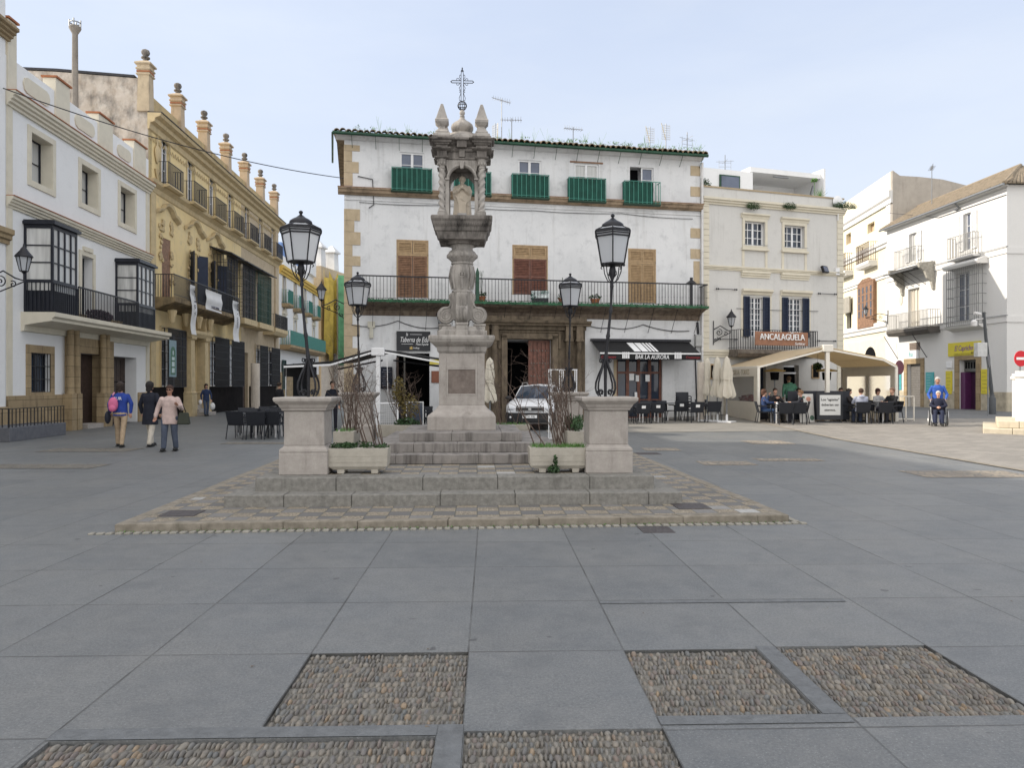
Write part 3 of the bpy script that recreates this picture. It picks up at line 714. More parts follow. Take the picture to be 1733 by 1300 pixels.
for sx in (-1, 1):
    for sy in (-1, 1):
        cx_, cy_ = sx*C, sy*C
        m.stack(cx_,cy_,[(Z(5.555),.09,.09),(Z(5.575),.115,.115),(Z(5.59),.115,.115),(Z(5.595),.085,.085),(Z(5.69),.085,.085),(Z(5.70),.13,.13),(Z(5.715),.165,.165),(Z(5.735),.175,.175),(Z(5.74),.10,.10),(Z(5.785),.10,.10),(Z(5.795),.13,.13),(Z(5.815),.135,.135),(Z(5.82),.165,.165),(Z(5.85),.175,.175),(Z(5.86),.21,.21),(Z(5.885),.225,.225),(Z(5.89),.17,.17),(Z(5.935),.16,.16)])
for ax in range(4):
    M = Matrix.Rotation(ax*math.pi/2, 4, 'Z'); q = MB().box(-.05,.05,-.39,-.346,Z(5.60),Z(5.74)).box(-.085,.085,-.46,-.40,Z(5.75),Z(5.87)).box(-.12,.12,-.49,-.44,Z(5.871),Z(5.91))
    m.add([M @ Vector(p) for p in q.v], q.f)
m.build('entablature', MARBLE_DK, T, bevel=.004)
for sx in (-1, 1):
    for sy in (-1, 1):
        m = MB().stack(sx*C, sy*C, [(Z(5.93),.15,.15),(Z(5.98),.14,.14),(Z(6.0),.10,.10),(Z(6.02),.11,.11),(Z(6.07),.07,.07),(Z(6.12),.05,.05),(Z(6.15),.085,.085),(Z(6.19),.115,.115),(Z(6.23),.117,.117),(Z(6.25),.10,.10),(Z(6.52),.022,.022),(Z(6.53),.008,.008)])
        m.build('corner_obelisk', MARBLE, T, bevel=.004)
m = MB().lathe([(.42,Z(5.90)),(.42,Z(5.93)),(.38,Z(6.0)),(.29,Z(6.05)),(.27,Z(6.06)),(.26,Z(6.09)),(.14,Z(6.10)),(.14,Z(6.13))], n=24)
m.build('dome_drum', MARBLE, T, smooth=True)
m = MB(); n = 48; prof = [(.13,6.12),(.16,6.15),(.19,6.20),(.195,6.23),(.18,6.28),(.14,6.32),(.09,6.35),(.06,6.38),(.04,6.41),(.045,6.43)]
n0 = 0
for r_, z in prof:
    for i in range(n):
        a = 2*math.pi*i/n; rr = r_*(1+.05*abs(math.sin(6*a)) if r_ > .08 else 1); m.v.append((rr*math.cos(a), rr*math.sin(a), Z(z)))
for k in range(len(prof)-1):
    for i in range(n):
        j = (i+1) % n; m.f.append((k*n+i, k*n+j, (k+1)*n+j, (k+1)*n+i))
m.lathe([(.03,Z(6.42)),(.045,Z(6.44)),(.03,Z(6.455)),(.045,Z(6.475)),(.05,Z(6.50)),(.045,Z(6.525)),(.025,Z(6.55))], n=16)
m.build('onion_dome', MARBLE, T, smooth=True)
# iron cross
m = MB(); bz = 6.63
for k in range(6):
    a = math.pi*k/6
    m.tube([(.08*math.cos(t_)*math.cos(a), .08*math.cos(t_)*math.sin(a), Z(bz)+.08*math.sin(t_)) for t_ in [i*math.pi/10 for i in range(21)]], .0055, 4)
m.tube([(.081*math.cos(t_), .081*math.sin(t_), Z(bz)) for t_ in [i*math.pi/10 for i in range(21)]], .007, 4)
m.tube([(0,0,Z(6.53)),(0,0,Z(6.57))], .012, 6)
def both(pts, r=.006):
    for sx in (-1, 1): m.tube([(sx*x, 0, Z(z)) for x, z in pts], r, 4)
both([(.02,6.71),(.02,7.20)], .0075); both([(0,7.27),(.015,7.24),(.02,7.2)], .007)
for s_ in (1, -1):
    for y in (0,):
        m.tube([(s_*.02,0,Z(7.08)),(s_*.18,0,Z(7.08)),(s_*.205,0,Z(7.06))], .0075, 4); m.tube([(s_*.02,0,Z(7.04)),(s_*.18,0,Z(7.04)),(s_*.205,0,Z(7.06))], .0075, 4)
both([(0,6.71),(.05,6.73),(.055,6.77),(.035,6.82),(.022,6.86)]); both([(.022,6.86),(.05,6.875),(.022,6.89),(.05,6.905),(.022,6.92)])
both([(.022,7.02),(.035,6.98),(.055,6.95),(.04,6.92)]); both([(.03,7.04),(.07,7.0),(.10,7.005),(.10,7.03)]); both([(.03,7.08),(.07,7.12),(.10,7.115),(.10,7.09)])
both([(.02,7.10),(.05,7.14),(.045,7.18),(.022,7.18)]); both([(.0,7.285),(.025,7.25),(0,7.24)]); both([(.195,7.06),(.18,7.085),(.21,7.06),(.18,7.035),(.195,7.06)])
m.ell((0,0,Z(7.30)), (.012,.012,.02), 6, 5)
m.build('iron_cross', IRON, T)
# -------- praying figure in the shrine
ST = thing('praying_statue', 'pale stone robed figure with joined hands standing inside the arched shrine', 'statue', (*mw(0,0), 4.568), MK)
def remesh(mb, name, mat, parent, voxel, smooth_it=2):
    me = bpy.data.meshes.new(name); me.from_pydata(mb.v, [], mb.f); me.update()
    bm = bmesh.new(); bm.from_mesh(me); bmesh.ops.recalc_face_normals(bm, faces=bm.faces); bm.to_mesh(me); bm.free()
    t_ = bpy.data.objects.new(name+'_t', me); COL.objects.link(t_)
    r_ = t_.modifiers.new('r', 'REMESH'); r_.mode = 'VOXEL'; r_.voxel_size = voxel
    if smooth_it: q = t_.modifiers.new('s', 'SMOOTH'); q.iterations = smooth_it; q.factor = .5
    dg = bpy.context.evaluated_depsgraph_get(); me2 = bpy.data.meshes.new_from_object(t_.evaluated_get(dg))
    bpy.data.objects.remove(t_); me2.name = name
    me2.polygons.foreach_set('use_smooth', [True]*len(me2.polygons)); me2.materials.clear(); me2.materials.append(mat)
    o = bpy.data.objects.new(name, me2); COL.objects.link(o)
    if parent is not None: o.parent = parent
    return o
m = MB(); n = 40; prof = [(.125,.06),(.13,.10),(.122,.25),(.115,.36),(.11,.46),(.10,.54),(.085,.60),(.035,.64)]
n0 = 0
for kk, (r_, z) in enumerate(prof):
    for i in range(n):
        a = 2*math.pi*i/n; fold = 1+.07*math.sin(a*9+z*6)*(1-z/.7); m.v.append((r_*1.05*fold*math.cos(a), r_*.78*fold*math.sin(a), z))
for k in range(len(prof)-1):
    for i in range(n):
        j = (i+1) % n; m.f.append((k*n+i, k*n+j, (k+1)*n+j, (k+1)*n+i))
m.f.append(tuple(reversed(range(n)))); m.f.append(tuple((len(prof)-1)*n+i for i in range(n)))
m.ell((0,-.005,.725), (.044,.05,.058), 14, 10); m.ell((0,.015,.725), (.055,.052,.065), 14, 10); m.ell((0,-.053,.72), (.009,.012,.014), 8, 6)
m.ell((0,-.05,.70), (.016,.008,.005), 8, 6)
m.tube([(0,0,.62),(0,-.005,.69)], .026, 10)
for sx in (-1, 1):
    m.tube([(sx*.085,.0,.595),(sx*.115,-.02,.50),(sx*.105,-.05,.455)], [.035,.036,.034], 10)
    m.tube([(sx*.105,-.05,.455),(sx*.06,-.10,.50),(sx*.022,-.12,.545)], [.034,.027,.016], 10)
    m.tube([(sx*.11,-.03,.46),(sx*.10,-.04,.36),(sx*.06,-.05,.26)], [.035,.028,.012], 8)
    for f in range(4): m.tube([(sx*(.008+.0*f),-.122-.006*f,.55),(sx*.006,-.128-.006*f,.595-.006*abs(f-1))], .006, 6)
    m.tube([(sx*.012,-.115,.555),(sx*.014,-.108,.58)], .006, 6); m.ell((sx*.01,-.125,.545), (.012,.022,.022), 8, 6)
for k in range(6): m.tube([(-.09+.035*k,-.085,.42-.02*k),(-.05+.02*k,-.10,.28),(-.04+.018*k,-.105,.07)], .012, 6)
m.tube([(-.11,-.05,.42),(0,-.10,.36),(.10,-.06,.24)], [.02,.022,.02], 8)
remesh(m, 'robed_figure', STATUEM, ST, .0075, 1)
_rf = [o for o in ST.children if o.name.startswith('robed')][0]; _rf.scale = (1.2,1.12,1.03)
MB().stack(0,0,[(0,.17,.14),(.03,.17,.14),(.06,.15,.12)]).build('statue_base', STATUEM, ST, bevel=.004)
MB().box(-.08,.08,-.20,-.142,0,.10).build('front_block', simple('grey_marble_block', (.3,.29,.28), .5), ST, bevel=.006)

# ================================================================ PEDESTALS AND LANTERNS
def pedestal(a, b, label):
    T = thing('stone_pedestal', label, 'pedestal', (*mw(a,b), PZ), MK, 'corner pedestals of the monument'); T.scale = (.955,.955,1)
    h = 1.05
    MB().stack(0,0,[(0,.34,.34),(.285,.34,.34),(.30,.335,.335)]).build('pedestal_base', PEDM, T, bevel=.006)
    MB().stack(0,0,[(.30,.335,.335),(.315,.34,.34),(.345,.335,.335),(.37,.30,.30),(.39,.285,.285)]).build('base_moulding', PEDM, T, bevel=.003)
    MB().stack(0,0,[(.39,.283,.283),(.86,.283,.283)]).build('pedestal_body', PEDM, T, bevel=.008)
    MB().stack(0,0,[(.86,.283,.283),(.87,.31,.31),(.895,.315,.315),(.91,.33,.33),(.95,.35,.35),(.965,.37,.37),(1.0,.405,.405),(1.035,.41,.41),(1.05,.40,.40)]).build('cap', PEDM, T, bevel=.004)
    return T
def leaned(p, lean):     # bend the post outwards above 0.9 m
    x, y, z = p
    return (x+lean*(0 if z < .45 else (z-.45)*1.0), y, z)
def lantern(a, b, label, lean, rz):
    T = thing('street_lantern', label, 'street lamp', (*mw(a,b), PZ+1.05), MK, 'old iron lanterns on the pedestals')
    m = MB()
    for k in range(4):
        an = math.pi/4+math.pi/2*k; c, s_ = math.cos(an), math.sin(an)
        prof = [(.075,.03),(.06,.075),(.09,.10),(.135,.075),(.14,.03),(.115,.01),(.15,.05),(.172,.12),(.165,.20),(.12,.31),(.06,.42),(.028,.52)]
        m.tube([(c*r_, s_*r_, z) for r_, z in prof], [.010]*6+[.014]*6, 6)
        prof = [(.02,.47),(.06,.53),(.095,.535),(.10,.50),(.075,.485),(.06,.50)]
        m.tube([(c*r_, s_*r_, z) for r_, z in prof], .010, 6)
    m.build('scroll_foot', IRON, T, smooth=True)
    zs = [0,.12,.5,.56,.62,.82,.86,.90,1.18,1.22,1.26,1.53,1.57,1.61,1.66,1.73,1.80,1.86]
    rs = [.022,.022,.024,.032,.024,.022,.032,.022,.018,.028,.018,.017,.03,.02,.02,.045,.05,.035]
    bend = lambda z: lean*max(0, z-.5)*1.1 if z < 1.25 else lean*(.825+(z-1.25)*.45)
    P = lambda x, y, z: (x+bend(z), y, z)
    m = MB().tube([P(0,0,z) for z in zs], rs, 10); m.build('post', IRON, T, smooth=True)
    ox = bend(1.86)
    L = bpy.data.objects.new('lantern_head', None)
    H = 1.88; n = 6; q0 = R(rz)
    def ring(r_, z): return [(ox+r_*math.cos(q0+2*math.pi*i/n), r_*math.sin(q0+2*math.pi*i/n), z) for i in range(n)]
    head = MB()
    lv = [(.185,H),(.258,H+.385),(.278,H+.42),(.278,H+.45),(.268,H+.475),(.15,H+.53)]
    rings = [ring(*l) for l in lv]
    for rg_, th in zip(rings[:5], (.010,.012,.010,.013,.010)):
        for i in range(n): head.tube([rg_[i], rg_[(i+1)%n]], th, 5)
    for i in range(n):
        for k in range(5): head.tube([rings[k][i], rings[k+1][i]], .010, 5)
    head.lathe([(.02,H-.03),(.10,H-.02),(.18,H+.0),(.185,H+.012)], (ox,0,0), n=6, a0=q0)
    for i in range(4):
        an = math.pi/4+math.pi/2*i; c, s_ = math.cos(an), math.sin(an)
        head.tube([(ox+c*.03,s_*.03,H-.26),(ox+c*.09,s_*.09,H-.22),(ox+c*.14,s_*.14,H-.12),(ox+c*.155,s_*.155,H-.02),(ox+c*.185,s_*.185,H+.0),(ox+c*.205,s_*.205,H-.03),(ox+c*.185,s_*.185,H-.045)], .008, 5)
        head.tube([(ox+c*.03,s_*.03,H-.18),(ox+c*.07,s_*.07,H-.14),(ox+c*.06,s_*.06,H-.10),(ox+c*.04,s_*.04,H-.12)], .007, 5)
    hd = head.build('lantern_frame', IRON, T, smooth=True)
    gm = MB(); sh = lambda p, k: (ox+(p[0]-ox)*k, p[1]*k, p[2])
    for a_, b_ in ((0,1),(1,2),(2,3),(3,4),(4,5)):
        for i in range(n):
            j = (i+1) % n; gm.add([sh(rings[a_][i],.97), sh(rings[a_][j],.97), sh(rings[b_][j],.97), sh(rings[b_][i],.97)], [(0,1,2,3)])
    gm.build('glass_panes', LAMPG, hd)
    MB().lathe([(.155,H+.52),(.16,H+.54),(.15,H+.57),(.11,H+.60),(.07,H+.62),(.045,H+.64),(.02,H+.66),(.018,H+.675),(.03,H+.69),(.028,H+.705),(.01,H+.72)], (ox,0,0), n=16).build('bell_cap', IRON, T, smooth=True)
    bpy.data.objects.remove(L)
PA, PB = 2.085, 2.86
pedestal(-PA,-PB,'square pale stone pedestal at the front left corner of the monument platform')
pedestal(PA,-PB,'square pale stone pedestal at the front right corner of the monument platform')
pedestal(-2.27,PB,'square pale stone pedestal at the back left corner, behind bare rose stems')
pedestal(2.265,PB,'square pale stone pedestal at the back right corner, beside the parked white car')
lantern(-PA,-PB,'black iron hexagonal lantern leaning left on the front left pedestal', -.095, 10)
lantern(PA,-PB,'black iron hexagonal lantern leaning right on the front right pedestal', .095, 20)
lantern(-2.27,PB,'black iron hexagonal lantern on the back left pedestal, by the corner of the white building', -.03, 10)
lantern(2.265,PB,'black iron hexagonal lantern on the back right pedestal, in front of the stone doorway', .03, 25)

# ================================================================ PLANTERS
def planter(a, b, rz, label, z=PZ):
    T = thing('concrete_planter', label, 'planter', (*mw(a,b), z), MK+rz, 'concrete planters around the monument')
    w_, d_, h_, t_ = .415, .19, .345, .028
    m = MB()
    prof = [(.07,.86),(.10,.90),(h_,1.0)]
    outer = [(w_*k, d_*k if k < 1 else d_, z) for z, k in ((.055,.80),(.10,.965),(.20,.98),(h_,1.0))]
    m.stack(0,0,[(z_,a_,b_) for a_,b_,z_ in outer]); m.f.pop()             # open top
    m.stack(0,0,[(h_,w_,d_),(h_+.001,w_-t_,d_-t_),(h_-.05,w_-t_-.004,d_-t_-.004)])
    for zz in (.16, .24): m.box(-w_*.99,w_*.99,-d_-.001,-d_+.01,zz,zz+.004)
    m.build('trough', CONC, T, bevel=.010, seg=2)
    for sx in (-1, 1): MB().frustum(sx*.23,0,0,.075,.045,.16,.055,.15).build('foot', CONC, T, bevel=.006)
    MB().box(-w_+t_+.006,w_-t_-.006,-d_+t_+.006,d_-t_-.006,h_-.06,h_-.03).build('soil', simple('dark_soil_%d' % len(bpy.data.materials), (.04,.03,.02), .95), T)
    return T
def plant(a, b, rz, label, kind, z=PZ+.30, n=900):
    m = MB(); rg_ = random.Random(int(a*100+b*10))
    if kind == 'bush':
        for k in range(16): m.leaves((rg_.uniform(-.36,.36), rg_.uniform(-.12,.12), .04+rg_.uniform(0,.05)), (.09,.08,.05), n//16, .035, rg_)
        mat = LEAF_D
    elif kind == 'grass': m.blades(-.37,.37,-.14,.14,0,n*2,.10,rg_,.005,.5); mat = LEAF_L
    o = m.build('planter_greenery', mat); mplace(o, a, b, z, rz); tag(o, label, 'plant'); return o
def roses(a, b, label, n, hmin, hmax, spread, lean, seed, z=PZ+.30, w0=.3, mat=TWIG2):
    rg_ = random.Random(seed); m = MB()
    for k in range(n):
        x, y = rg_.uniform(-w0,w0), rg_.uniform(-.1,.1); h = rg_.uniform(hmin,hmax); pts = []; r0 = rg_.uniform(.005,.011)
        dx = rg_.gauss(lean, spread); dy = rg_.gauss(0, spread*.5); N_ = 9; wx, wy = rg_.uniform(0,6), rg_.uniform(0,6)
        for i in range(N_):
            f = i/(N_-1); pts.append((x+dx*f+.04*math.sin(f*7+wx)*f, y+dy*f+.04*math.sin(f*6+wy)*f, h*f-(.10*h*f**4)))
        m.tube(pts, [r0*(1-.7*i/(N_-1)) for i in range(N_)], 5)
        for j in range(rg_.randint(3,6)):
            i = rg_.randint(3,N_-1); p = Vector(pts[i]); q = p+Vector((rg_.gauss(dx*.2,.14), rg_.gauss(0,.1), rg_.uniform(.05,.26)))
            mid = (p+q)/2+Vector((rg_.gauss(0,.03),0,rg_.gauss(0,.03))); m.tube([p, mid, q], [r0*.45,r0*.35,r0*.2], 4)
            for jj in range(2):
                q2 = mid+Vector((rg_.gauss(0,.08),rg_.gauss(0,.05),rg_.uniform(-.02,.12))); m.tube([mid, q2], [r0*.3,r0*.12], 3)
    o = m.build('bare_climbing_rose', mat); mplace(o, a, b, z); tag(o, label, 'climbing plant'); return o
PLA, PLB = -1.46, -2.93
planter(-1.37, PLB, 0, 'oblong concrete planter full of dark leafy plants beside the front left pedestal')
planter(1.40, PLB, 0, 'oblong concrete planter with grass and bare stems beside the front right pedestal')
planter(-2.2, .95, R(90), 'oblong concrete planter end-on at the left side, before the back left pedestal')
planter(2.12, .75, R(90), 'oblong concrete planter end-on at the right side, before the back right pedestal')
planter(-1.45, PB+.05, 0, 'grey concrete planter beside the back left pedestal, seen past the stone steps')
planter(1.0, PB+.05, 0, 'grey concrete planter in front of the parked white car')
plant(-1.37, PLB, 0, 'dark green leafy ground plants filling the front left planter', 'bush', n=1500)
plant(1.40, PLB, 0, 'green grass growing in the front right planter', 'grass', n=420)
plant(1.0, PB+.05, 0, 'thin grass in the planter in front of the parked car', 'grass', n=150)
plant(-2.2, .95, R(90), 'low grass in the end-on planter on the left side', 'grass', n=150)
o = plant(2.12, .75, R(90), 'bushy bright green plant in the end-on planter at the right side', 'bush', n=900); o.scale = (1,1,2.6)
m = MB().leaves((0,0,.06), (.09,.04,.06), 260, .03).leaves((.02,-.02,.17), (.03,.03,.09), 120, .03); o = m.build('weed_clump', LEAF_D); mplace(o, 1.32, PLB-.23, PZ); tag(o, 'dark weed growing at the foot of the front right planter', 'weed')
roses(-1.22, PLB+.05, 'bare thorny rose stems fanning out of the front left planter', 11, .75, 1.35, .14, -.34, 5, w0=.28)
roses(1.40, PLB+.05, 'bare thorny rose stems rising from the front right planter in front of the car', 14, .8, 1.45, .18, -.18, 9, w0=.3)
roses(-PA, .95, 'tangle of brown climbing stems on the left side, before the back left pedestal', 22, 1.0, 1.85, .20, .08, 12, w0=.16)
roses(PA-.05, .75, 'tangle of brown climbing stems on the right side, before the back right pedestal', 20, 1.0, 1.85, .18, -.25, 21, w0=.16)
roses(1.0, PB+.05, 'bare reddish branches spreading up from the planter before the car', 9, 1.1, 1.9, .25, -.05, 31, w0=.25)
roses(-1.15, PB+.1, 'thin leaning stems with yellow-green leaves from the back left planter', 14, .8, 1.4, .22, -.2, 41, w0=.3)
m = MB().leaves((-.28,0,.75), (.16,.1,.34), 420, .05).leaves((-.05,0,.45), (.22,.12,.32), 420, .05); o = m.build('yellow_shrub', LEAF_Y); mplace(o, -1.15, PB+.1, PZ+.3); tag(o, 'shrub with yellowing leaves in the back left planter', 'shrub')
m = MB().leaves((-.1,0,.08), (.30,.13,.12), 500, .05); o = m.build('green_shrub', LEAF_D); mplace(o, -1.15, PB+.05, PZ+.3); tag(o, 'low dark green shrub at the base of the yellowing shrub', 'shrub')
# ================================================================ BUILDINGS
class B:
    def __init__(s, name, label, P0, P1, cat='building', group=None, z0=0):
        s.P0, s.P1 = Vector(P0), Vector(P1); d = s.P1-s.P0; s.W = d.length; s.u = d/s.W; s.n = Vector((s.u.y, -s.u.x)); s.z0 = z0
        s.rz = math.atan2(s.u.y, s.u.x); s.T = thing(name, label, cat, (P0[0], P0[1], z0), s.rz, group); s.holes = []
    def uv(s, px, py, d=0):
        rx, rz_ = (px-CX)/FPX, (CY-py)/FPX
        o = s.P0+s.n*d; den = rx*s.n.x+s.n.y; t_ = (o.x*s.n.x+o.y*s.n.y)/den
        hit = Vector((rx*t_, t_)); return ((hit-s.P0).dot(s.u), EYE+rz_*t_-s.z0)
    def r(s, x0, x1, y0, y1, d=0):
        xc = (x0+x1)/2; u0 = s.uv(x0, y0, d)[0]; u1 = s.uv(x1, y0, d)[0]
        return (u0, u1, s.uv(xc, y1, d)[1], s.uv(xc, y0, d)[1])
    def Zat(s, px, py, d=0): return s.uv(px, py, d)[1]
    def world(s, u, d, z=0):
        p = s.P0+s.u*u+s.n*d; return (p.x, p.y, z+s.z0)
    def wall(s, z0, z1, mat, depth=.30, back=8, u0=0, u1=None, name='wall', skew=None):
        u1 = s.W if u1 is None else u1
        hs = [h for h in s.holes if h[0] > u0-.01 and h[1] < u1+.01]
        us = sorted(set([u0,u1]+[h[i] for h in hs for i in (0,1)])); zs = sorted(set([z0,z1]+[min(z1,max(z0,h[i])) for h in hs for i in (2,3)]))
        m = MB()
        for i in range(len(us)-1):
            for j in range(len(zs)-1):
                cu, cz = (us[i]+us[i+1])/2, (zs[j]+zs[j+1])/2
                if any(h[0] < cu < h[1] and h[2] < cz < h[3] for h in hs): continue
                m.add([(us[i],0,zs[j]),(us[i+1],0,zs[j]),(us[i+1],0,zs[j+1]),(us[i],0,zs[j+1])], [(0,1,2,3)])
        for h in hs:
            a, b, c, d = h[:4]; D = h[4] if len(h) > 4 else depth
            m.add([(a,0,c),(b,0,c),(b,0,d),(a,0,d),(a,D,c),(b,D,c),(b,D,d),(a,D,d)], [(0,4,5,1),(1,5,6,2),(2,6,7,3),(3,7,4,0),(4,7,6,5)])
        if back:
            m.add([(u0,0,z0),(u1,0,z0),(u1,back,z0),(u0,back,z0),(u0,0,z1),(u1,0,z1),(u1,back,z1),(u0,back,z1)], [(4,5,6,7),(1,2,6,5),(2,3,7,6),(3,0,4,7)])
        return m.build(name, mat, s.T)
    def box(s, name, mat, u0, u1, d0, d1, z0, z1, parent=None, bevel=0):
        return MB().box(u0,u1,-d1,-d0,z0,z1).build(name, mat, parent or s.T, bevel=bevel)
    def mould(s, name, mat, u0, u1, z, h, d, parent=None, steps=3):
        pts = [(0,z)]+[(d*(k+1)/steps*1.0, z+h*k/steps) if i == 0 else (d*(k+1)/steps, z+h*(k+.7)/steps) for k in range(steps) for i in (0,1)]+[(d,z+h),(0,z+h)]
        return MB().prof(u0,u1,pts).build(name, mat, parent or s.T)
    def window(s, r_, nx=2, ny=3, fm=None, gm=None, fw=.055, mun=.025, rec=.22, name='window', hole=True, door=False, parent=None):
        fm = fm or WPAINT; gm = gm or GLASS; a, b, c, d = r_; y = rec
        if hole: s.holes.append((a,b,c,d,rec+.08))
        m = MB(); t_ = .05
        m.box(a,a+fw,y-t_,y,c,d); m.box(b-fw,b,y-t_,y,c,d); m.box(a+fw,b-fw,y-t_,y,d-fw,d); m.box(a+fw,b-fw,y-t_,y,c,c+fw)
        for k in range(1, nx):
            x = a+(b-a)*k/nx; ww = fw*.75 if (nx % 2 == 0 and k == nx//2) else mun/2; m.box(x-ww,x+ww,y-t_*.9,y,c+fw,d-fw)
        for k in range(1, ny):
            z = c+(d-c)*k/ny; m.box(a+fw,b-fw,y-t_*.8,y-.002,z-mun/2,z+mun/2)
        o = m.build(name, fm, parent or s.T)
        MB().box(a+.01,b-.01,y+.001,y+.02,c+.01,d-.01).build('pane', gm, o); return o
    def frame(s, r_, w_, proj, mat, name='window_surround', sill=.0, head=0, bottom=True):
        a, b, c, d = r_; m = MB()
        m.box(a-w_,a,-proj,.0,c,d); m.box(b,b+w_,-proj,.0,c,d); m.box(a-w_,b+w_,-proj,.0,d,d+w_)
        if bottom: m.box(a-w_,b+w_,-proj,.0,c-w_,c)
        if sill: m.box(a-w_-.05,b+w_+.05,-proj-.08,0,c-w_-.10,c-w_)
        if head: m.prof(a-w_-.08,b+w_+.08,[(0,d+w_),(.05,d+w_),(.09,d+w_+head*.5),(.16,d+w_+head*.7),(.16,d+w_+head),(0,d+w_+head)])
        return m.build(name, mat, s.T, bevel=.004)
    def shutter(s, a, b, c, d, y, mat, name='shutter', panels=((0,1),), parent=None, rot=0, pitch=.07):
        m = MB(); fw = .06; y0 = y-.045
        m.box(a,a+fw,y0,y,c,d); m.box(b-fw,b,y0,y,c,d); m.box(a+fw,b-fw,y0,y,c,c+fw); m.box(a+fw,b-fw,y0,y,d-fw,d); m.box(a+fw,b-fw,y-.008,y-.003,c+fw,d-fw)
        H = d-c
        for p0, p1 in panels:
            z0, z1 = c+H*p0+fw, c+H*p1-fw*.3
            if p0 > 0: m.box(a+fw,b-fw,y0,y,c+H*p0-fw*.6,c+H*p0+fw*.6)
            z = z0+.03
            while z < z1-.02: m.cbox(((a+b)/2, y-.022, z), (b-a-2*fw, .006, pitch*.8), rx=R(-40)); z += pitch
        return m.build(name, mat, parent or s.T)
    def balcony(s, u0, u1, z, d, h, smat, rmat, th=.12, sp=.12, name='balcony', r=.009, top=.02, slab=True, edge=None, feet=True):
        o = None
        if slab:
            m = MB().prof(u0,u1,[(0,z-th),(d*.8,z-th),(d,z-th*.5),(d,z),(0,z)]); o = m.build(name, smat, s.T)
        m = MB(); y = -(d-.04); L = u1-u0
        n = max(2, int(L/sp)); 
        for k in range(n+1): x = u0+.03+(L-.06)*k/n; m.box(x-r,x+r,y-r,y+r,z,z+h)
        n2 = max(1, int(d/sp))
        for x in (u0+.03, u1-.03):
            for k in range(1, n2): yy = y+(d-.04)*k/n2; m.box(x-r,x+r,yy-r,yy+r,z,z+h)
            m.box(x-top*.6,x+top*.6,y,0,z+h-top,z+h+.001); m.box(x-r,x+r,y,0,z+.06,z+.08)
        m.box(u0+.01,u1-.01,y-top,y+top,z+h-top+.002,z+h+.006); m.box(u0+.02,u1-.02,y-r*1.2,y+r*1.2,z+.062,z+.082)
        q = m.build('railing', rmat, o or s.T); return o or q
    def grille(s, r_, d, mat, sp=.13, rows=6, r=.009, name='window_grille', parent=None):
        a, b, c, e = r_; m = MB(); n = int((b-a)/sp)
        for k in range(n+1): x = a+(b-a)*k/n; m.box(x-r,x+r,-d-r,-d+r,c,e)
        for k in range(rows+1):
            z = c+(e-c)*k/rows; m.box(a-.01,b+.01,-d-.006,-d+.006,z-.012,z+.012)
            if d > .1:
                for x in (a, b): m.box(x-.01,x+.01,-d,0,z-.011,z+.011)
        if d > .1:
            for x in (a, b):
                for k in range(1, max(2, int(d/sp))): y = -d*k/max(2, int(d/sp)); m.box(x-r,x+r,y-r,y+r,c,e)
        return m.build(name, mat, parent or s.T)
def antenna(P, h, label, kind=0, rz=0, s_=1):
    T = thing('tv_antenna', label, 'antenna', P, rz, 'rooftop aerials')
    m = MB().tube([(0,0,0),(0,0,h)], .022, 5); m.build('mast', GREYM, T)
    m = MB()
    if kind == 0:
        m.tube([(-.5*s_,0,h-.12),(.55*s_,0,h-.05)], .015, 4)
        for k in range(8): x = -.45*s_+k*.13*s_; m.tube([(x,-.14,h-.1),(x,.14,h-.1)], .008, 3); m.tube([(x,0,h-.24+.02*k),(x,0,h+.06)], .008, 3)
    elif kind == 1:
        for k in range(7): z = h-.1-k*.11; m.tube([(-.22*s_,0,z),(.22*s_,0,z)], .008, 3)
        for x in (-.22,-.11,.11,.22): m.tube([(x*s_,0,h-.8),(x*s_,0,h-.05)], .008, 3)
        m.tube([(-.05,-.1,h-.75),(.1,-.25,h+.1)], .016, 4)
    else:
        for a in (0, 1.57):
            m.tube([(-.45*math.cos(a),-.45*math.sin(a),h-.35),(.45*math.cos(a),.45*math.sin(a),h-.3)], .01, 3)
        for x in (-.3,.3):
            m.tube([(x,0,h-.75),(x,0,h-.25)], .009, 3)
        m.tube([(-.3,0,h-.6),(.3,0,h-.6)], .009, 3); m.tube([(-.3,0,h-.4),(.3,0,h-.4)], .009, 3)
    m.build('aerial', simple('aerial_%d' % len(bpy.data.materials), (.22,.22,.22), .5) if kind != 1 else simple('aerial_%d' % len(bpy.data.materials), (.45,.40,.28), .5), T); return T

# ---------------------------------------------------------------- central white building
c = B('white_corner_building', 'wide old white building with green screened top balconies and weedy tiled eave', (-6.93,31.0), (8.55,34.0))
W_ = c.W
ZE = c.Zat(880, 254); 
attic = [(677,718,258,284),(783,824,264,290),(877,916,271,297),(972,1013,277,303),(1066,1106,283,309)]
for i, a in enumerate(attic):
    r_ = c.r(a[0],a[1],a[2],a[3]+16)
    if i == 4:
        um = (r_[0]+r_[1])/2; c.holes.append((*r_, .6)); c.window((um,r_[1],r_[2],r_[3]), 1, 2, gm=GLASS_G, hole=False, rec=.12)
        c.box('dark_opening', DARK, r_[0],um,-.59,-.5,r_[2],r_[3])
    else: c.window(r_, 2, 2, gm=GLASS_C if i == 3 else GLASS_G, rec=.10, fw=.07)
    if i == 3: c.box('old_lintel', WOOD_B, r_[0]-.2,r_[1]+.2,.0,.03,r_[3]+.02,r_[3]+.09)
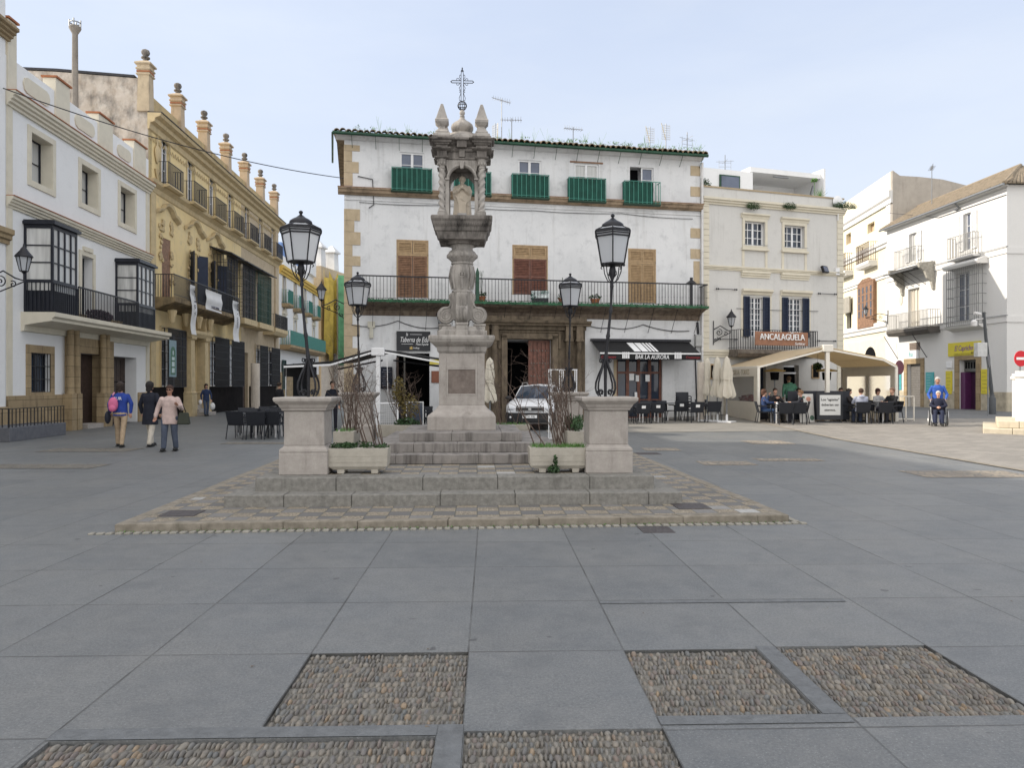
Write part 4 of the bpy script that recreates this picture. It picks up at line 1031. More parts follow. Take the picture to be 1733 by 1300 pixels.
for i, a in enumerate([(662,732,284,323),(768,832,290,329),(866,930,295,334),(962,1026,301,340),(1056,1118,307,345)]):
    r_ = c.r(*a, d=.35)
    b_ = c.balcony(r_[0],r_[1],r_[2],.42,r_[3]-r_[2],GREENP,simple('green_rail_%d'%i,(.05,.22,.17),.6),th=.06,sp=.19,r=.012)
    k = .30 if i == 4 else 0
    m = MB().box(r_[0]+.04,r_[1]-.05-k,-.365,-.355,r_[2]+.01,r_[3]-.03).box(r_[0]+.045,r_[0]+.055,-.36,-.02,r_[2]+.01,r_[3]-.03).box(r_[1]-.06-k,r_[1]-.05-k,-.36,-.02,r_[2]+.01,r_[3]-.03)
    m.build('screen_cloth', NETG, b_)
sh = [(671,725,406,504,WOOD_B,0),(867,927,415,499,WOOD_R,0),(1063,1110,421,513,WOOD_T,1)]
for x0,x1,y0,y1,mt,one in sh:
    a,b,cc,d = c.r(x0,x1,y0,y1); H = d-cc; top = cc+H*.74
    c.holes.append((a,b,cc,d,.14)); mid = (a+b)/2
    w_ = bpy.data.objects.new('shuttered_window', None)
    fr = MB().box(a,b,-.012,.03,top-.04,top+.04).box(a,a+.05,-.012,.05,cc,d).box(b-.05,b,-.012,.05,cc,d).box(a+.05,b-.05,-.012,.05,d-.06,d).build('window', WOOD_T, c.T)
    bpy.data.objects.remove(w_)
    for q0,q1 in ((a+.06,mid-.01),(mid+.01,b-.06)):
        c.shutter(q0,q1,top+.05,d-.07,.04,WOOD_T,'fanlight_shutter',parent=fr)
        c.shutter(q0,q1,cc+.02,top-.05,.04,mt,'shutter',parent=fr,panels=((0,.5),(.5,1)))
# ground floor openings
tav = c.r(671,727,598,724); c.holes.append((tav[0],tav[1],0,tav[3],2.2))
bar = c.r(1043,1121,604,716); c.holes.append((bar[0],bar[1],.12,bar[3],.30))
por = c.r(858,932,575,724); c.holes.append((por[0],por[1],0,por[3],2.5))
c.wall(-.4, ZE, WHITE, back=9)
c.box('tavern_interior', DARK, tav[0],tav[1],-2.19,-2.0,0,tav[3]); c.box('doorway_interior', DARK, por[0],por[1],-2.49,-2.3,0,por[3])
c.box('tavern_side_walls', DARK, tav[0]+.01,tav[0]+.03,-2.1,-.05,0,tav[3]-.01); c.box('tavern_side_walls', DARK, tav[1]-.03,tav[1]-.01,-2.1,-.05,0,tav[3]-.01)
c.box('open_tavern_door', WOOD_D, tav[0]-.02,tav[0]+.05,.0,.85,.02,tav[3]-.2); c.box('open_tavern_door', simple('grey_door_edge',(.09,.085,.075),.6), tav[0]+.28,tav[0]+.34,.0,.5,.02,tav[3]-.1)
# attic ledge
z1 = c.Zat(880, 334); m = MB().prof(-.25,W_+.02,[(0,z1-.24),(.10,z1-.24),(.14,z1-.20),(.22,z1-.16),(.25,z1-.03),(.30,z1-.03),(.30,z1+.02),(0,z1+.02)])
m.build('cornice_ledge', stone('brown_ledge_stone',(.42,.32,.22),(.26,.19,.13),dark=(.10,.075,.05),amt=.8,scale=2,streak=(2,2,2),lo=.45), c.T); MB().prof(-.26,W_+.03,[(0,z1+.022),(.31,z1+.022),(.31,z1+.05),(0,z1+.05)]).build('ledge_edge', WOOD_B, c.T)
MB().prof(0,W_,[(0,z1-.46),(.04,z1-.44),(.04,z1-.36),(0,z1-.34)]).build('ledge_band', WHITE, c.T)
# quoins
rq = random.Random(5); m = MB(); m2 = MB(); z = 0.1; k = 0
while z < ZE-.4:
    h = rq.uniform(.42,.55); wq = (.62 if k % 2 else .36)+rq.uniform(-.05,.05)
    if not (z1-.5 < z+h and z < z1+.05): (m if z < z1 else m2).box(-.012,wq,-.025,.25,z+.004,min(z+h,ZE-.2)-.004)
    z += h; k += 1
m.build('corner_quoins', QUOIN, c.T, bevel=.008); m2.build('corner_quoins', QUOIN, c.T, bevel=.008)
m = MB(); z = z1-2.4; k = 0
while z < ZE-.4:
    if k % 2 == 0 and not (z1-.5 < z+.45 and z < z1+.05): MB().box(W_-.50,W_-.02,-.02,.2,z,z+.45).build('quoin_stone', QUOIN, c.T, bevel=.012)
    z += .47; k += 1
m.box(W_-.35,W_-.05,-.02,.2,c.Zat(1170,480),z1-2.5); m.build('right_quoins', QUOIN, c.T, bevel=.008)
# eave, gutter, tiles
m = MB().prof(-.35,W_+.05,[(0,ZE-.02),(.12,ZE),(.30,ZE+.10),(.42,ZE+.14),(.42,ZE+.16),(0,ZE+.16)]); m.build('eave', WHITE, c.T)
m = MB(); m.tube([(-.45,-.50,ZE+.12),(W_+.12,-.50,ZE+.10)], .07, 8); m.tube([(-.45,-.50,ZE+.10),(-.62,3.5,ZE+.05)], .05, 6)
for k in range(17): x = .3+k*(W_-.4)/16; m.tube([(x,-.46,ZE+.07),(x+.03,-.02,ZE-.32)], .012, 4)
m.build('gutter', GREENP, c.T, smooth=True)
rt = random.Random(8); m = MB(); n = 68
for k in range(n):
    x = -.4+(W_+.5)*(k+.5)/n; dz = rt.uniform(-.02,.02)
    for j in range(3):
        y0 = -.56+j*.42; zb = ZE+.17+j*.11+dz
        a_ = [(x+.125*math.cos(t_), y0, zb+.12*math.sin(t_)) for t_ in [math.pi*i/6 for i in range(7)]]; b2 = [(p[0],y0+.48,p[2]+.12) for p in a_]
        i_ = [(x+.095*math.cos(t_), y0, zb+.09*math.sin(t_)) for t_ in [math.pi*i/6 for i in range(7)]]
        m.add(a_+b2+i_, [(i,i+1,i+8,i+7) for i in range(6)]+[(i,i+14,i+15,i+1) for i in range(6)])
m.add([(-.45,-.5,ZE+.16),(W_+.1,-.5,ZE+.16),(W_+.1,4,ZE+1.1),(-.45,4,ZE+1.1)], [(0,1,2,3)])
m.add([(-.45,4,ZE+1.1),(W_+.1,4,ZE+1.1),(W_+.1,8.9,ZE+.3),(-.45,8.9,ZE+.3)], [(0,1,2,3)])
m.build('tiled_roof', TILE, c.T)
m = MB()
for k in range(150):
    x = rt.uniform(0,W_) if k < 90 else rt.uniform(W_*.55,W_); 
    m.leaves((x,rt.uniform(-.55,.1),ZE+.33+rt.uniform(0,.12)), (.14,.10,.07), 16, .05, rt)
for k in range(26):
    x = rt.uniform(.5,W_); h = rt.uniform(.2,.6)
    for q in range(5): m.tube([(x,-.3,ZE+.3),(x+rt.gauss(0,.12),-.3,ZE+.3+h*rt.uniform(.5,1.2))], .004, 3)
o = m.build('roof_weeds', LEAF_L); o.location = c.T.location; o.rotation_euler = c.T.rotation_euler; tag(o, 'green weeds growing along the tiled eave of the old white building', 'weeds', kind='stuff')
# drain pipe and bundle
m = MB().tube([(W_+.02,-.12,ZE-.1),(W_+.02,-.12,.1)], .055, 8)
for z in (1.8,3.6,5.6,7.6,9.6): m.lathe([(.065,z),(.07,z+.03),(.065,z+.1)], (W_+.02,-.12,0), 8)
m.build('drain_pipe', PIPEW, c.T, smooth=True)
# long balcony
zb = c.Zat(900, 514, .75); u0 = c.uv(606, 505, .75)[0]; u1 = W_-.02
bal = MB().prof(u0,u1,[(0,zb-.10),(.72,zb-.10),(.80,zb-.06),(.80,zb+.0),(.76,zb+.03),(0,zb+.03)]).build('long_balcony', simple('aged_balcony_slab',(.16,.13,.10),.9,var=.5,scale=2.5), c.T)
m = MB(); nb = 108
for k in range(nb+1):
    x = u0+.04+(u1-u0-.08)*k/nb; m.box(x-.009,x+.009,-.755,-.737,zb+.03,zb+.98); m.box(x-.014,x+.014,-.76,-.732,zb+.40,zb+.425)
m.box(u0,u1,-.775,-.717,zb+.98,zb+1.03); m.box(u0,u1,-.752,-.740,zb+.10,zb+.115)
for x in (u0+.03,u1-.03): m.box(x-.02,x+.02,-.75,0,zb+.98,zb+1.02); [m.box(x-.009,x+.009,-.1*j-.009,-.1*j+.009,zb+.03,zb+.98) for j in range(1,7)]
rail_ = m.build('railing', IRON, bal)
m = MB().box(u0-.03,u1+.03,-.83,-.70,zb-.05,zb+.045)
for k in range(1100): x = rt.uniform(u0,u1); q = Vector((x,-.82+rt.uniform(-.02,.05),zb+rt.uniform(-.07,.10))); m.ell(q,(.025,.02,.02),5,4)
m.build('mossy_edge', MOSS, bal)
ug = c.uv(808,480,.75)[0]; MB().box(ug-.07,ug+.07,-.80,-.68,zb,zb+1.25).frustum(ug,-.74,zb+1.25,zb+1.45,.07,.06,.01,.01).build('green_post', GREENP, bal)
um = c.uv(1170,480,.75)[0]; MB().box(um-.05,um+.05,-.8,-.7,zb,zb+1.3).frustum(um,-.74,zb+1.05,zb+1.2,.22,.1,.03,.03).build('corner_post', IRON, bal)
# cove under the balcony
pv = [(0,zb-1.05),(.04,zb-1.0),(.08,zb-.62),(.22,zb-.38),(.48,zb-.22),(.68,zb-.13),(.72,zb-.10),(0,zb-.10)]
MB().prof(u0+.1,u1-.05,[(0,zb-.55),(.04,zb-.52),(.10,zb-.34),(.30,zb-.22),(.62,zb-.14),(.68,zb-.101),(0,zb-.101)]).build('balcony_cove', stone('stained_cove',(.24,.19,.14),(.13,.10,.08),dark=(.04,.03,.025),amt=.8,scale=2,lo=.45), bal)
m = MB()
for k in range(14):
    x = u0+.6+k*(u1-u0-.9)/13; m.tube([(x,-.72,zb-.08),(x-.02,-.03,zb-1.12)], .012, 4)
m.build('balcony_stays', IRON, bal)
# stone portal
a, b, _, pt = por; PZ_ = zb-.50
ul, ur = c.uv(812,600)[0], c.uv(989,600)[0]
MB().box(ul,a-.001,-.12,0.02,-.1,PZ_).box(b+.001,ur,-.12,.02,-.1,PZ_).box(a-.001,b+.001,-.12,.02,pt,PZ_).build('portal', DARKSTONE, c.T, bevel=.01)
m = MB()
for x0_,x1_ in ((a-.28,a-.02),(b+.02,b+.28)): m.box(x0_,x1_,-.22,-.121,0,pt+.18); 
m.box(a-.28,b+.28,-.22,-.121,pt+.05,pt+.25); m.box(a-.5,b+.5,-.18,-.121,pt+.3,pt+.38); m.box(a-.20,b+.20,-.26,-.22,pt+.02,pt+.06)
m.box(a-.42,a-.3,-.2,-.121,pt-.4,pt+.3); m.box(b+.3,b+.42,-.2,-.121,pt-.4,pt+.3)
m.build('door_architrave', DARKSTONE, c.T, bevel=.01)
for px in (821,837,962,980):
    x = c.uv(px,600,.3)[0]
    m = MB().box(x-.17,x+.17,-.50,-.12,-.1,1.15).box(x-.20,x+.20,-.53,-.12,1.15,1.23).lathe([(.15,1.23),(.16,1.27),(.135,1.32),(.135,1.5),(.12,3.35),(.14,3.38),(.12,3.42),(.16,3.50)], (x,-.31,0), 14).box(x-.18,x+.18,-.49,-.12,3.50,3.58).box(x-.15,x+.15,-.46,-.12,3.58,4.15)
    m.build('portal_column', DARKSTONE, c.T, smooth=True)
MB().prof(ul-.15,ur+.15,[(.12,4.15),(.50,4.15),(.52,4.22),(.62,4.27),(.66,4.36),(.12,4.36)]).prof(ul,ur,[(.12,3.58+.4),(.3,3.98),(.3,4.15),(.12,4.15)]).prof(ul,ur,[(.12,4.37),(.40,4.37),(.40,zb-.5),(.12,zb-.5)]).build('portal_entablature', DARKSTONE, c.T, bevel=.006)
mid = a+(b-a)*.5
m = MB().box(mid,b-.02,.10,.17,0,pt-.02); do = m.build('studded_door', WOOD_R, c.T); m = MB()
for zz in [0.9+.55*i for i in range(8)]:
    if zz < pt-.2:
        for k in range(7): m.ell((mid+.12+k*(b-mid-.22)/6,.095,zz),(.03,.02,.03),6,5)
m.build('door_studs', simple('iron_stud',(.2,.18,.16),.4,.8), do)
m = MB(); [m.box(mid+.02+k*(b-mid-.06)/5-.008,mid+.02+k*(b-mid-.06)/5+.008,.09,.101,.05,pt-.1) for k in range(1,5)]; m.build('plank_joints', DARK, do)
# bar door
a, b, c0, d = bar; m = MB(); n = 4
for k in range(n+1): x = a+.04+(b-a-.08)*k/n; m.box(x-.07,x+.07,.10,.16,c0,d)
m.box(a,b,.101,.16,c0,c0+.28); m.box(a,b,.101,.16,d-.75,d-.66); m.box(a,b,.105,.15,d-.06,d); m.box(a,b,.11,.15,c0+1.0,c0+1.06)
fr = m.build('bar_door', WOOD_R, c.T); MB().box(a,b,.162,.18,c0,d).build('pane', GLASS, fr)
for x,z,w_,h_ in ((.75,1.9,.22,.3),(1.02,1.85,.16,.28),(1.5,1.85,.2,.3),(2.15,1.7,.3,.45),(2.3,1.25,.14,.2),(.95,1.15,.12,.22),(1.0,.9,.1,.12)): (MB().box(a+x-w_/2,a+x+w_/2,.095,.10,c0+z,c0+z+h_).build('paper_notice', WTXT, fr) if a+x < b-.1 else None)
c.box('bar_door_jamb', QUOIN, a-.12,a-.001,0,.05,0,d-.1)
# tavern things on the wall
def onwall(bd, name, label, cat, u, z, d=0, group=None): return thing(name, label, cat, bd.world(u, d, z), bd.rz, group)
r_ = c.r(671,728,561,594); T = onwall(c,'tavern_sign','black wall sign with white script lettering above the dark tavern door','sign',(r_[0]+r_[1])/2,r_[2],.02)
w2, h2 = (r_[1]-r_[0])/2, r_[3]-r_[2]; MB().box(-w2,w2,-.08,-.01,0,h2).build('sign_board', simple('sign_black',(.015,.016,.02),.5), T)
text_mesh('lettering','Taberna de Edu',.30,WTXT,T,.02,-.085,h2*.56,shear=.35,sx=.62); text_mesh('lettering','la',.20,WTXT,T,-.28,-.085,h2*.84,shear=.35,sx=.7)
text_mesh('lettering','Plaza España',.13,WTXT,T,.35,-.085,h2*.34,shear=.3,sx=.8)
[MB().box(*q_).build('sign_rule', WTXT, T) for q_ in ((-.15,.35,-.086,-.08,h2*.83,h2*.845),(-.5,-.02,-.086,-.08,h2*.34,h2*.355))]
MB().box(-.16,-.04,-.086,-.08,.06,.16).box(-.10,-.06,-.087,-.08,.16,.19).build('gold_emblem', simple('gold',(.45,.32,.1),.5), T); text_mesh('lettering','bodega',.11,WTXT,T,.12,-.085,.12,sx=.8)
r_ = c.r(644,664,621,658); T = onwall(c,'menu_chalkboard','dark chalkboard with pale handwriting on the wall left of the tavern door','chalkboard',(r_[0]+r_[1])/2,r_[2],.01); w2,h2=(r_[1]-r_[0])/2,r_[3]-r_[2]
MB().box(-w2,w2,-.05,0,0,h2).build('board', simple('chalk_black',(.015,.02,.035),.7), T, bevel=.008)
m = MB(); [m.box(-w2*.6+rt.uniform(-.05,.05),w2*rt.uniform(.1,.7),-.053,-.05,h2*(.15+.1*k),h2*(.15+.1*k)+.012) for k in range(8)]; m.build('chalk_lines', simple('chalk',(.35,.38,.45),.9), T)
r_ = c.r(730,750,629,648); T = onwall(c,'copper_plaque','square brown plaque on the white wall right of the tavern door','plaque',r_[0]+.25,r_[2],.01); MB().box(-.25,.25,-.03,0,0,.5).build('plate', simple('copper_brown',(.22,.08,.045),.5), T, bevel=.006)
m=MB(); [m.box(-.15,.12,-.033,-.03,.12+.07*k,.125+.07*k) for k in range(3)]; m.build('engraving', simple('engraving',(.35,.16,.09),.6), T)
r_ = c.r(727,743,609,617); T = onwall(c,'lottery_sign','small yellow sign high on the white wall right of the tavern door','sign',r_[0]+.2,r_[2],.01); MB().box(-.2,.2,-.04,0,0,.2).build('plate', simple('yellow_sign',(.6,.5,.08),.5), T, bevel=.006)
# black bar awning
r_ = c.r(1003,1168,577,598,.2); T = onwall(c,'bar_awning','black awning with white lettering over the red-brown bar doors','awning',r_[0],0,0)
Lw = r_[1]-r_[0]; za = c.Zat(1087,578,.1); D = 1.25; zf = c.Zat(1087,597,D); zc = c.Zat(1087,609,D)
MB().add([(0,-.1,za),(Lw,-.1,za-.02),(Lw,-D,zf),(0,-D,zf),(0,-.1,za-.03),(Lw,-.1,za-.05),(Lw,-D,zf-.03),(0,-D,zf-.03)],[(0,1,2,3),(7,6,5,4),(0,4,5,1),(2,6,7,3),(0,3,7,4),(1,5,6,2)]).build('canopy', AWNB, T)
MB().box(0,Lw,-D-.03,-D-.01,zc,zf-.06).build('valance', AWNB, T); MB().box(-.01,Lw+.01,-D-.05,-D,zf-.065,zf+.0).build('white_bar', WPAINT, T)
MB().box(-.05,Lw+.05,-.2,0,za-.01,za+.10).tube([(0.05,-.1,za-.08),(.1,-D,zf-.05)],.02,5).tube([(Lw-.05,-.1,za-.08),(Lw-.1,-D,zf-.05)],.02,5).build('awning_case', IRON, T)
text_mesh('lettering','BAR LA AURORA',.26,WTXT,T,Lw*.51,-D-.036,(zc+zf)/2-.04,shear=.15,sx=.78)
RED = simple('red_lettering',(.35,.03,.04),.6); text_mesh('lettering','Cruzcampo',.14,RED,T,Lw*.08,-D-.036,(zc+zf)/2-.04,shear=.2); text_mesh('lettering','Cruzcampo',.14,RED,T,Lw*.92,-D-.036,(zc+zf)/2-.04,shear=.2)
m = MB()
for cx_ in (.25,.77):
    for k in range(4): x = Lw*cx_+(k-1.5)*.085; m.box(x-.03,x+.03,-D-.036,-D-.03,zc+.05,zc+.26); m.frustum(x,-D-.033,zc+.26,zc+.33,.03,.003,.015,.003)
m.build('bottle_emblem', WTXT, T)
sl = lambda f: (-.1+(-D+.1)*f, za+(zf-za)*f+.012)
m = MB()
for x0_,x1_ in ((-.62,-.32),(-.27,.02),(.07,.17),(.23,.33),(.38,.48)):
    (ya,zA),(yb,zB) = sl(.15), sl(.92); m.add([(Lw*.47+x0_,ya,zA),(Lw*.47+x1_,ya,zA),(Lw*.47+x1_+.06,yb,zB),(Lw*.47+x0_+.06,yb,zB)],[(0,1,2,3)])
m.build('canopy_emblem', WTXT, T)
# wall lanterns
def wall_lamp(P, rz, label, arm=.75, s_=1.0, mat=None):
    mat = mat or IRON; T = thing('wall_lantern', label, 'wall lamp', P, rz, 'bracketed wall lanterns')
    m = MB().box(-.05,.05,-.03,0,-.55*s_,.55*s_)
    m.tube([(0,-.02,.15*s_),(0,-arm*.4,.32*s_),(0,-arm*.75,.12*s_),(0,-arm,.05*s_),(0,-arm,.28*s_)], .022, 6)
    for (cy_,cz,r0,st,tn) in ((-arm*.32,.02,.16,90,520),(-arm*.68,-.05,.10,60,450),(-arm*.15,-.3,.10,120,420)):
        m.tube([(0,cy_+r0*s_*(1-i/34)*math.cos(R(st+tn*i/30)),cz*s_+r0*s_*(1-i/34)*math.sin(R(st+tn*i/30))) for i in range(31)], .017, 5)
    m.tube([(0,-.02,-.45*s_),(0,-arm*.3,-.25*s_),(0,-arm,.02)], .018, 5); m.build('bracket', mat, T, smooth=True)
    m = MB(); L = (0,-arm,.28*s_); n = 6
    for i in range(n):
        a0,a1 = 2*math.pi*i/n, 2*math.pi*(i+1)/n
        p = lambda a,r_,z: (L[0]+r_*s_*math.cos(a), L[1]+r_*s_*math.sin(a), L[2]+z*s_)
        m.tube([p(a0,.10,.03),p(a0,.19,.42)],.012,4); m.tube([p(a0,.10,.03),p(a1,.10,.03)],.014,4); m.tube([p(a0,.19,.42),p(a1,.19,.42)],.018,4)
    m.lathe([(.23*s_,.42*s_),(.22*s_,.45*s_),(.10*s_,.60*s_),(.07*s_,.66*s_),(.03*s_,.70*s_),(.02*s_,.76*s_),(.005,.80*s_)],L,12); m.lathe([(.02,-.05),(.06*s_,0),(.10*s_,.02)],L,8)
    o = m.build('lantern_frame', mat, T, smooth=True)
    MB().lathe([(.095*s_,.03*s_),(.18*s_,.42*s_)],L,6).build('glass_panes', LAMPG, o); return T
u_, z_ = c.uv(738,560); wall_lamp(c.world(u_+.15,0,z_), c.rz, 'black wall lantern between the tavern sign and the monument shaft', .5, .9)
# far left wall lantern standing out over the side street from the building corner
wall_lamp((-6.95,31.2,c.Zat(583,520)), R(-90)+c.rz+R(8), 'black lantern on a long bracket at the left corner of the old white building', .95, 1.0)
# meter box, camera, cables
m = MB().box(.95,1.25,-.12,0,3.98,4.25).box(1.02,1.18,-.14,0,3.55,3.98); m.build('junction_box', simple('beige_plastic',(.5,.48,.4),.5), c.T, bevel=.01)
m = MB().box(W_-.32,W_-.02,-.2,0,3.35,3.85); m.build('meter_box', simple('grey_plastic',(.35,.35,.34),.5), c.T, bevel=.01)
def cable(bd, pts, r=.014, name='cable', mat=None, sag=0):
    P = []
    for i in range(len(pts)-1):
        a_, b_ = pts[i], pts[i+1]
        for k in range(8): f = k/8; P.append((a_[0]+(b_[0]-a_[0])*f, -.035, a_[1]+(b_[1]-a_[1])*f-sag*4*f*(1-f)))
    P.append((pts[-1][0], -.035, pts[-1][1])); return MB().tube(P, r, 4).build(name, mat or IRON, bd.T)
cable(c,[(.6,z1-.52),(4,z1-.5),(8,z1-.55),(12,z1-.5),(W_-.4,z1-.6)],.012,sag=.05)
cable(c,[(.3,zb-.95),(2.2,zb-.75),(4,zb-1.0),(5.2,zb-.8)],.018,sag=.15); cable(c,[(10.2,zb-.7),(11.5,zb-.9),(13,zb-.75),(15.2,zb-1.0)],.022,sag=.12)
cable(c,[(.55,z1+.55),(1.15,z1+.45),(1.2,z1-.6),(1.0,z1-.75)],.02); cable(c,[(W_-.18,zb-.6),(W_-.14,3.9)],.06); cable(c,[(W_-.3,3.9),(W_-.2,.4)],.03)
u_=c.uv(1127,650)[0]
# planters on the balcony
def pot(P, label, mat=TERRA, leafm=None, r_=.12, h=.2, tall=0, lab_cat='potted plant'):
    T = thing('flower_pot', label, lab_cat, P); MB().lathe([(r_*.7,0),(r_,h*.85),(r_*1.12,h*.86),(r_*1.12,h),(r_*.95,h),(r_*.9,h*.9)], n=12).build('pot', mat, T, smooth=True)
    m = MB().leaves((0,0,h+.08),(r_*1.4,r_*1.4,.14),90,.09)
    if tall:
        for k in range(5): m.tube([(0,0,h),(rnd.gauss(0,.05),0,h+tall*.6),(rnd.gauss(0,.12),0,h+tall)],.006,3)
    m.build('foliage', leafm or LEAF_D, T); return T
for px,lb,tl in ((815,'terracotta pot with a bare shrub on the long balcony, nearest the shrine column',1.1),(953,'terracotta bowl of plants on the long balcony behind a lantern',.9),(1007,'small terracotta box with a trailing plant on the long balcony, right half',.0)):
    u_ = c.uv(px,500,.5)[0]; pot(c.world(u_,.5,zb+.03), lb, r_=.2 if px!=815 else .17, h=.25, tall=tl)
u_ = c.uv(914,490,.55)[0]; T = thing('glazed_planter','white and green glazed ceramic planter on the long balcony below the red-brown shutters','planter',c.world(u_,.55,zb+.25)); 
MB().box(-.38,.38,-.12,.12,0,.32).build('bowl', simple('white_glaze',(.5,.55,.55),.3,var=.5,scale=6), T, bevel=.02); MB().leaves((-.3,-.1,.1),(.12,.08,.2),120,.07).leaves((.2,-.1,.25),(.2,.08,.1),90,.06).build('foliage', simple('teal_leaf',(.05,.16,.12),.6), T)
MB().box(-.35,.35,-.1,.1,-.22,0).build('stand', IRON, T)
# roof aerials and chimney
for px,py,h,k,lb in ((838,244,1.2,1,'small grid aerial left of the tall mast above the old roof'),(849,244,2.4,0,'tallest thin mast with a tilted arm on the old roof, just right of the shrine'),(866,246,1.5,0,'aerial with a long yellow horizontal boom on the old roof'),(970,249,1.15,0,'tilted pale aerial alone over the middle of the old roof'),(1100,262,1.55,1,'aerial with dark panels left of the red chimney on the roof'),(1127,262,1.7,1,'tall grid aerial rising behind the red chimney'),(1163,268,1.45,2,'cross shaped aerial near the right end of the tiled roof')):
    P = W3(px, py+6, 36.5); antenna(P, h, lb, k, rz=px*.7)
P = W3(1120,264,36); T = thing('chimney','short round red brick chimney on the tiled eave of the old white building','chimney',P); MB().lathe([(.32,-.6),(.30,.12),(.26,.2),(.1,.24)],n=14).build('stack', BRICKR, T, smooth=True); MB().lathe([(.27,.19),(.30,.21),(.27,.26)],n=14).build('rim', TERRA, T)
P = W3(1163,270,35.5); T = thing('satellite_dish','pale dish partly hidden by weeds at the right end of the tiled roof','satellite dish',P); MB().ell((0,0,.05),(.28,.06,.25),14,8).build('dish', simple('cream_dish',(.6,.52,.38),.6), T, smooth=True); MB().tube([(0,0,-.4),(0,.02,.05)],.03,5).build('mount', GREYM, T)

# ---------------------------------------------------------------- second building with the cream trim
a = B('cream_trimmed_house', 'three storey pale house with cream trim and navy shutters beside the old white building', (8.62,34.05), (16.1,36.5))
W_ = a.W; zt = a.Zat(1306, 326); zc_ = a.Zat(1306, 350); zs = a.Zat(1306, 459)
for k,(x0,x1,y0,y1) in enumerate(((1260,1294,375,416),(1327,1361,382,420))):
    r_ = a.r(x0,x1,y0,y1); a.window(r_, 4, 3, fw=.06, mun=.03, rec=.20); a.frame(r_,.13,.05,CREAMTRIM,sill=.1,head=.22)
    MB().box(r_[0]-.14,r_[0]-.02,-.03,.0,r_[2]-1.3,r_[2]-.24).box(r_[1]+.02,r_[1]+.14,-.03,.0,r_[2]-1.3,r_[2]-.24).box(r_[0]-.02,r_[1]+.02,-.03,0,r_[2]-1.3,r_[2]-1.15).build('apron_frame', CREAMTRIM, a.T)
    MB().tube([(r_[0]-.1,-.14,r_[2]+.02),(r_[1]+.1,-.14,r_[2]+.02)],.012,4).build('sill_rod', GREYM, a.T)
    a.mould('apron_shelf', CREAMTRIM, r_[0]-.2, r_[1]+.25, zs-.35, .3, .14)
for k,(x0,x1,y0,y1) in enumerate(((1268,1290,503,570),(1333,1357,505,571))):
    r_ = a.r(x0,x1,y0,y1); a.window(r_, 4, 7, fw=.05, mun=.028, rec=.15, name='balcony_door'); 
    a.shutter(r_[0]-.34,r_[0]-.01,r_[2],r_[3]+.02,-.03,NAVY); a.shutter(r_[1]+.01,r_[1]+.38,r_[2],r_[3]+.02,-.03,NAVY)
    m = MB().prof(r_[0]-.42,r_[1]+.5,[(0,r_[3]+.1),(.06,r_[3]+.1),(.1,r_[3]+.2),(.18,r_[3]+.26),(.18,r_[3]+.36),(0,r_[3]+.36)]).box(r_[0]-.45,r_[0]-.35,-.02,0,r_[2],r_[3]+.1).box(r_[1]+.39,r_[1]+.5,-.02,0,r_[2],r_[3]+.1); m.build('door_surround', CREAMTRIM, a.T)
dw = a.r(1283,1293,618,705); a.holes.append((dw[0]-.1,dw[1]+.1,.0,dw[3],.3)); ww = a.r(1326,1352,618,671); a.holes.append((*ww,.25)); 
a.wall(-.4, zt, WHITE_B, back=9)
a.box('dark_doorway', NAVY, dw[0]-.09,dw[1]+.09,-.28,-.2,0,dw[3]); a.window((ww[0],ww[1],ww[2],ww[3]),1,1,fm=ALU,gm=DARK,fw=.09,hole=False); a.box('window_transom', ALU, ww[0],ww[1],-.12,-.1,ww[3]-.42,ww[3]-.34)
for x0_,x1_ in ((0,.36),(W_-.36,W_)):
    m = MB(); z = .1
    while z < zc_-.1: m.box(x0_,x1_,-.04,0,z+.006,min(z+.26,zc_)-.006); z += .26
    m.build('pilaster', CREAMTRIM, a.T, bevel=.006)
a.mould('roof_cornice', CREAMTRIM, -.02, W_+.05, zc_-.12, .30, .22); a.mould('string_course', CREAMTRIM, 0, W_+.04, zs-.08, .2, .12)
MB().prof(-.02,W_+.04,[(-.02,zt-.02),(.04,zt-.02),(.06,zt+.04),(0,zt+.06),(-.3,zt+.06),(-.3,zt-.02)]).build('parapet_coping', QUOIN, a.T)
a.mould('shop_fascia', CREAMTRIM, 0, W_, a.Zat(1230,605), .35, .12)
zr = a.Zat(1315,592,.75); r_ = a.r(1248,1384,557,590,.75); a.balcony(r_[0],r_[1],zr,.8,a.Zat(1315,559,.75)-zr,simple('old_slab',(.14,.12,.10),.9,var=.4),IRON,th=.35,sp=.13,r=.011)
r_ = a.r(1277,1366,562,585,.85); T = onwall(a,'restaurant_sign','wooden board with raised white capital letters hung on the first floor balcony railing','sign',(r_[0]+r_[1])/2,r_[2],.85); w2,h2=(r_[1]-r_[0])/2,r_[3]-r_[2]
MB().box(-w2,w2,-.06,-.01,0,h2).build('sign_board', simple('brown_sign_board',(.27,.13,.075),.6,var=.15), T, bevel=.006)
text_mesh('raised_letters','ANCALAGÜELA',.40,WTXT,T,0,-.09,h2*.60,ext=.025,sx=.86); text_mesh('lettering','Sanlúcar',.17,WTXT,T,w2*.68,-.068,h2*.15,shear=.3)
u_,z_ = a.uv(1207,556); wall_lamp(a.world(u_,.0,z_-.2), a.rz+R(62), 'black wall lantern on a scrolled bracket left of the wooden restaurant sign', .8, 1.0)
for x0,x1,y in ((1211,1245,489),(1383,1413,497),(1214,1245,574),(1382,1412,577)):
    (ua,za_),(ub,_) = a.uv(x0,y), a.uv(x1,y); m = MB().tube([(ua,-.09,za_),(ub,-.09,za_)],.018,4)
    for x in (ua,ua+.1,ub-.1,ub): m.ell((x,-.09,za_),(.04,.03,.045),6,5)
    m.build('tie_rod_anchor', IRON, a.T)
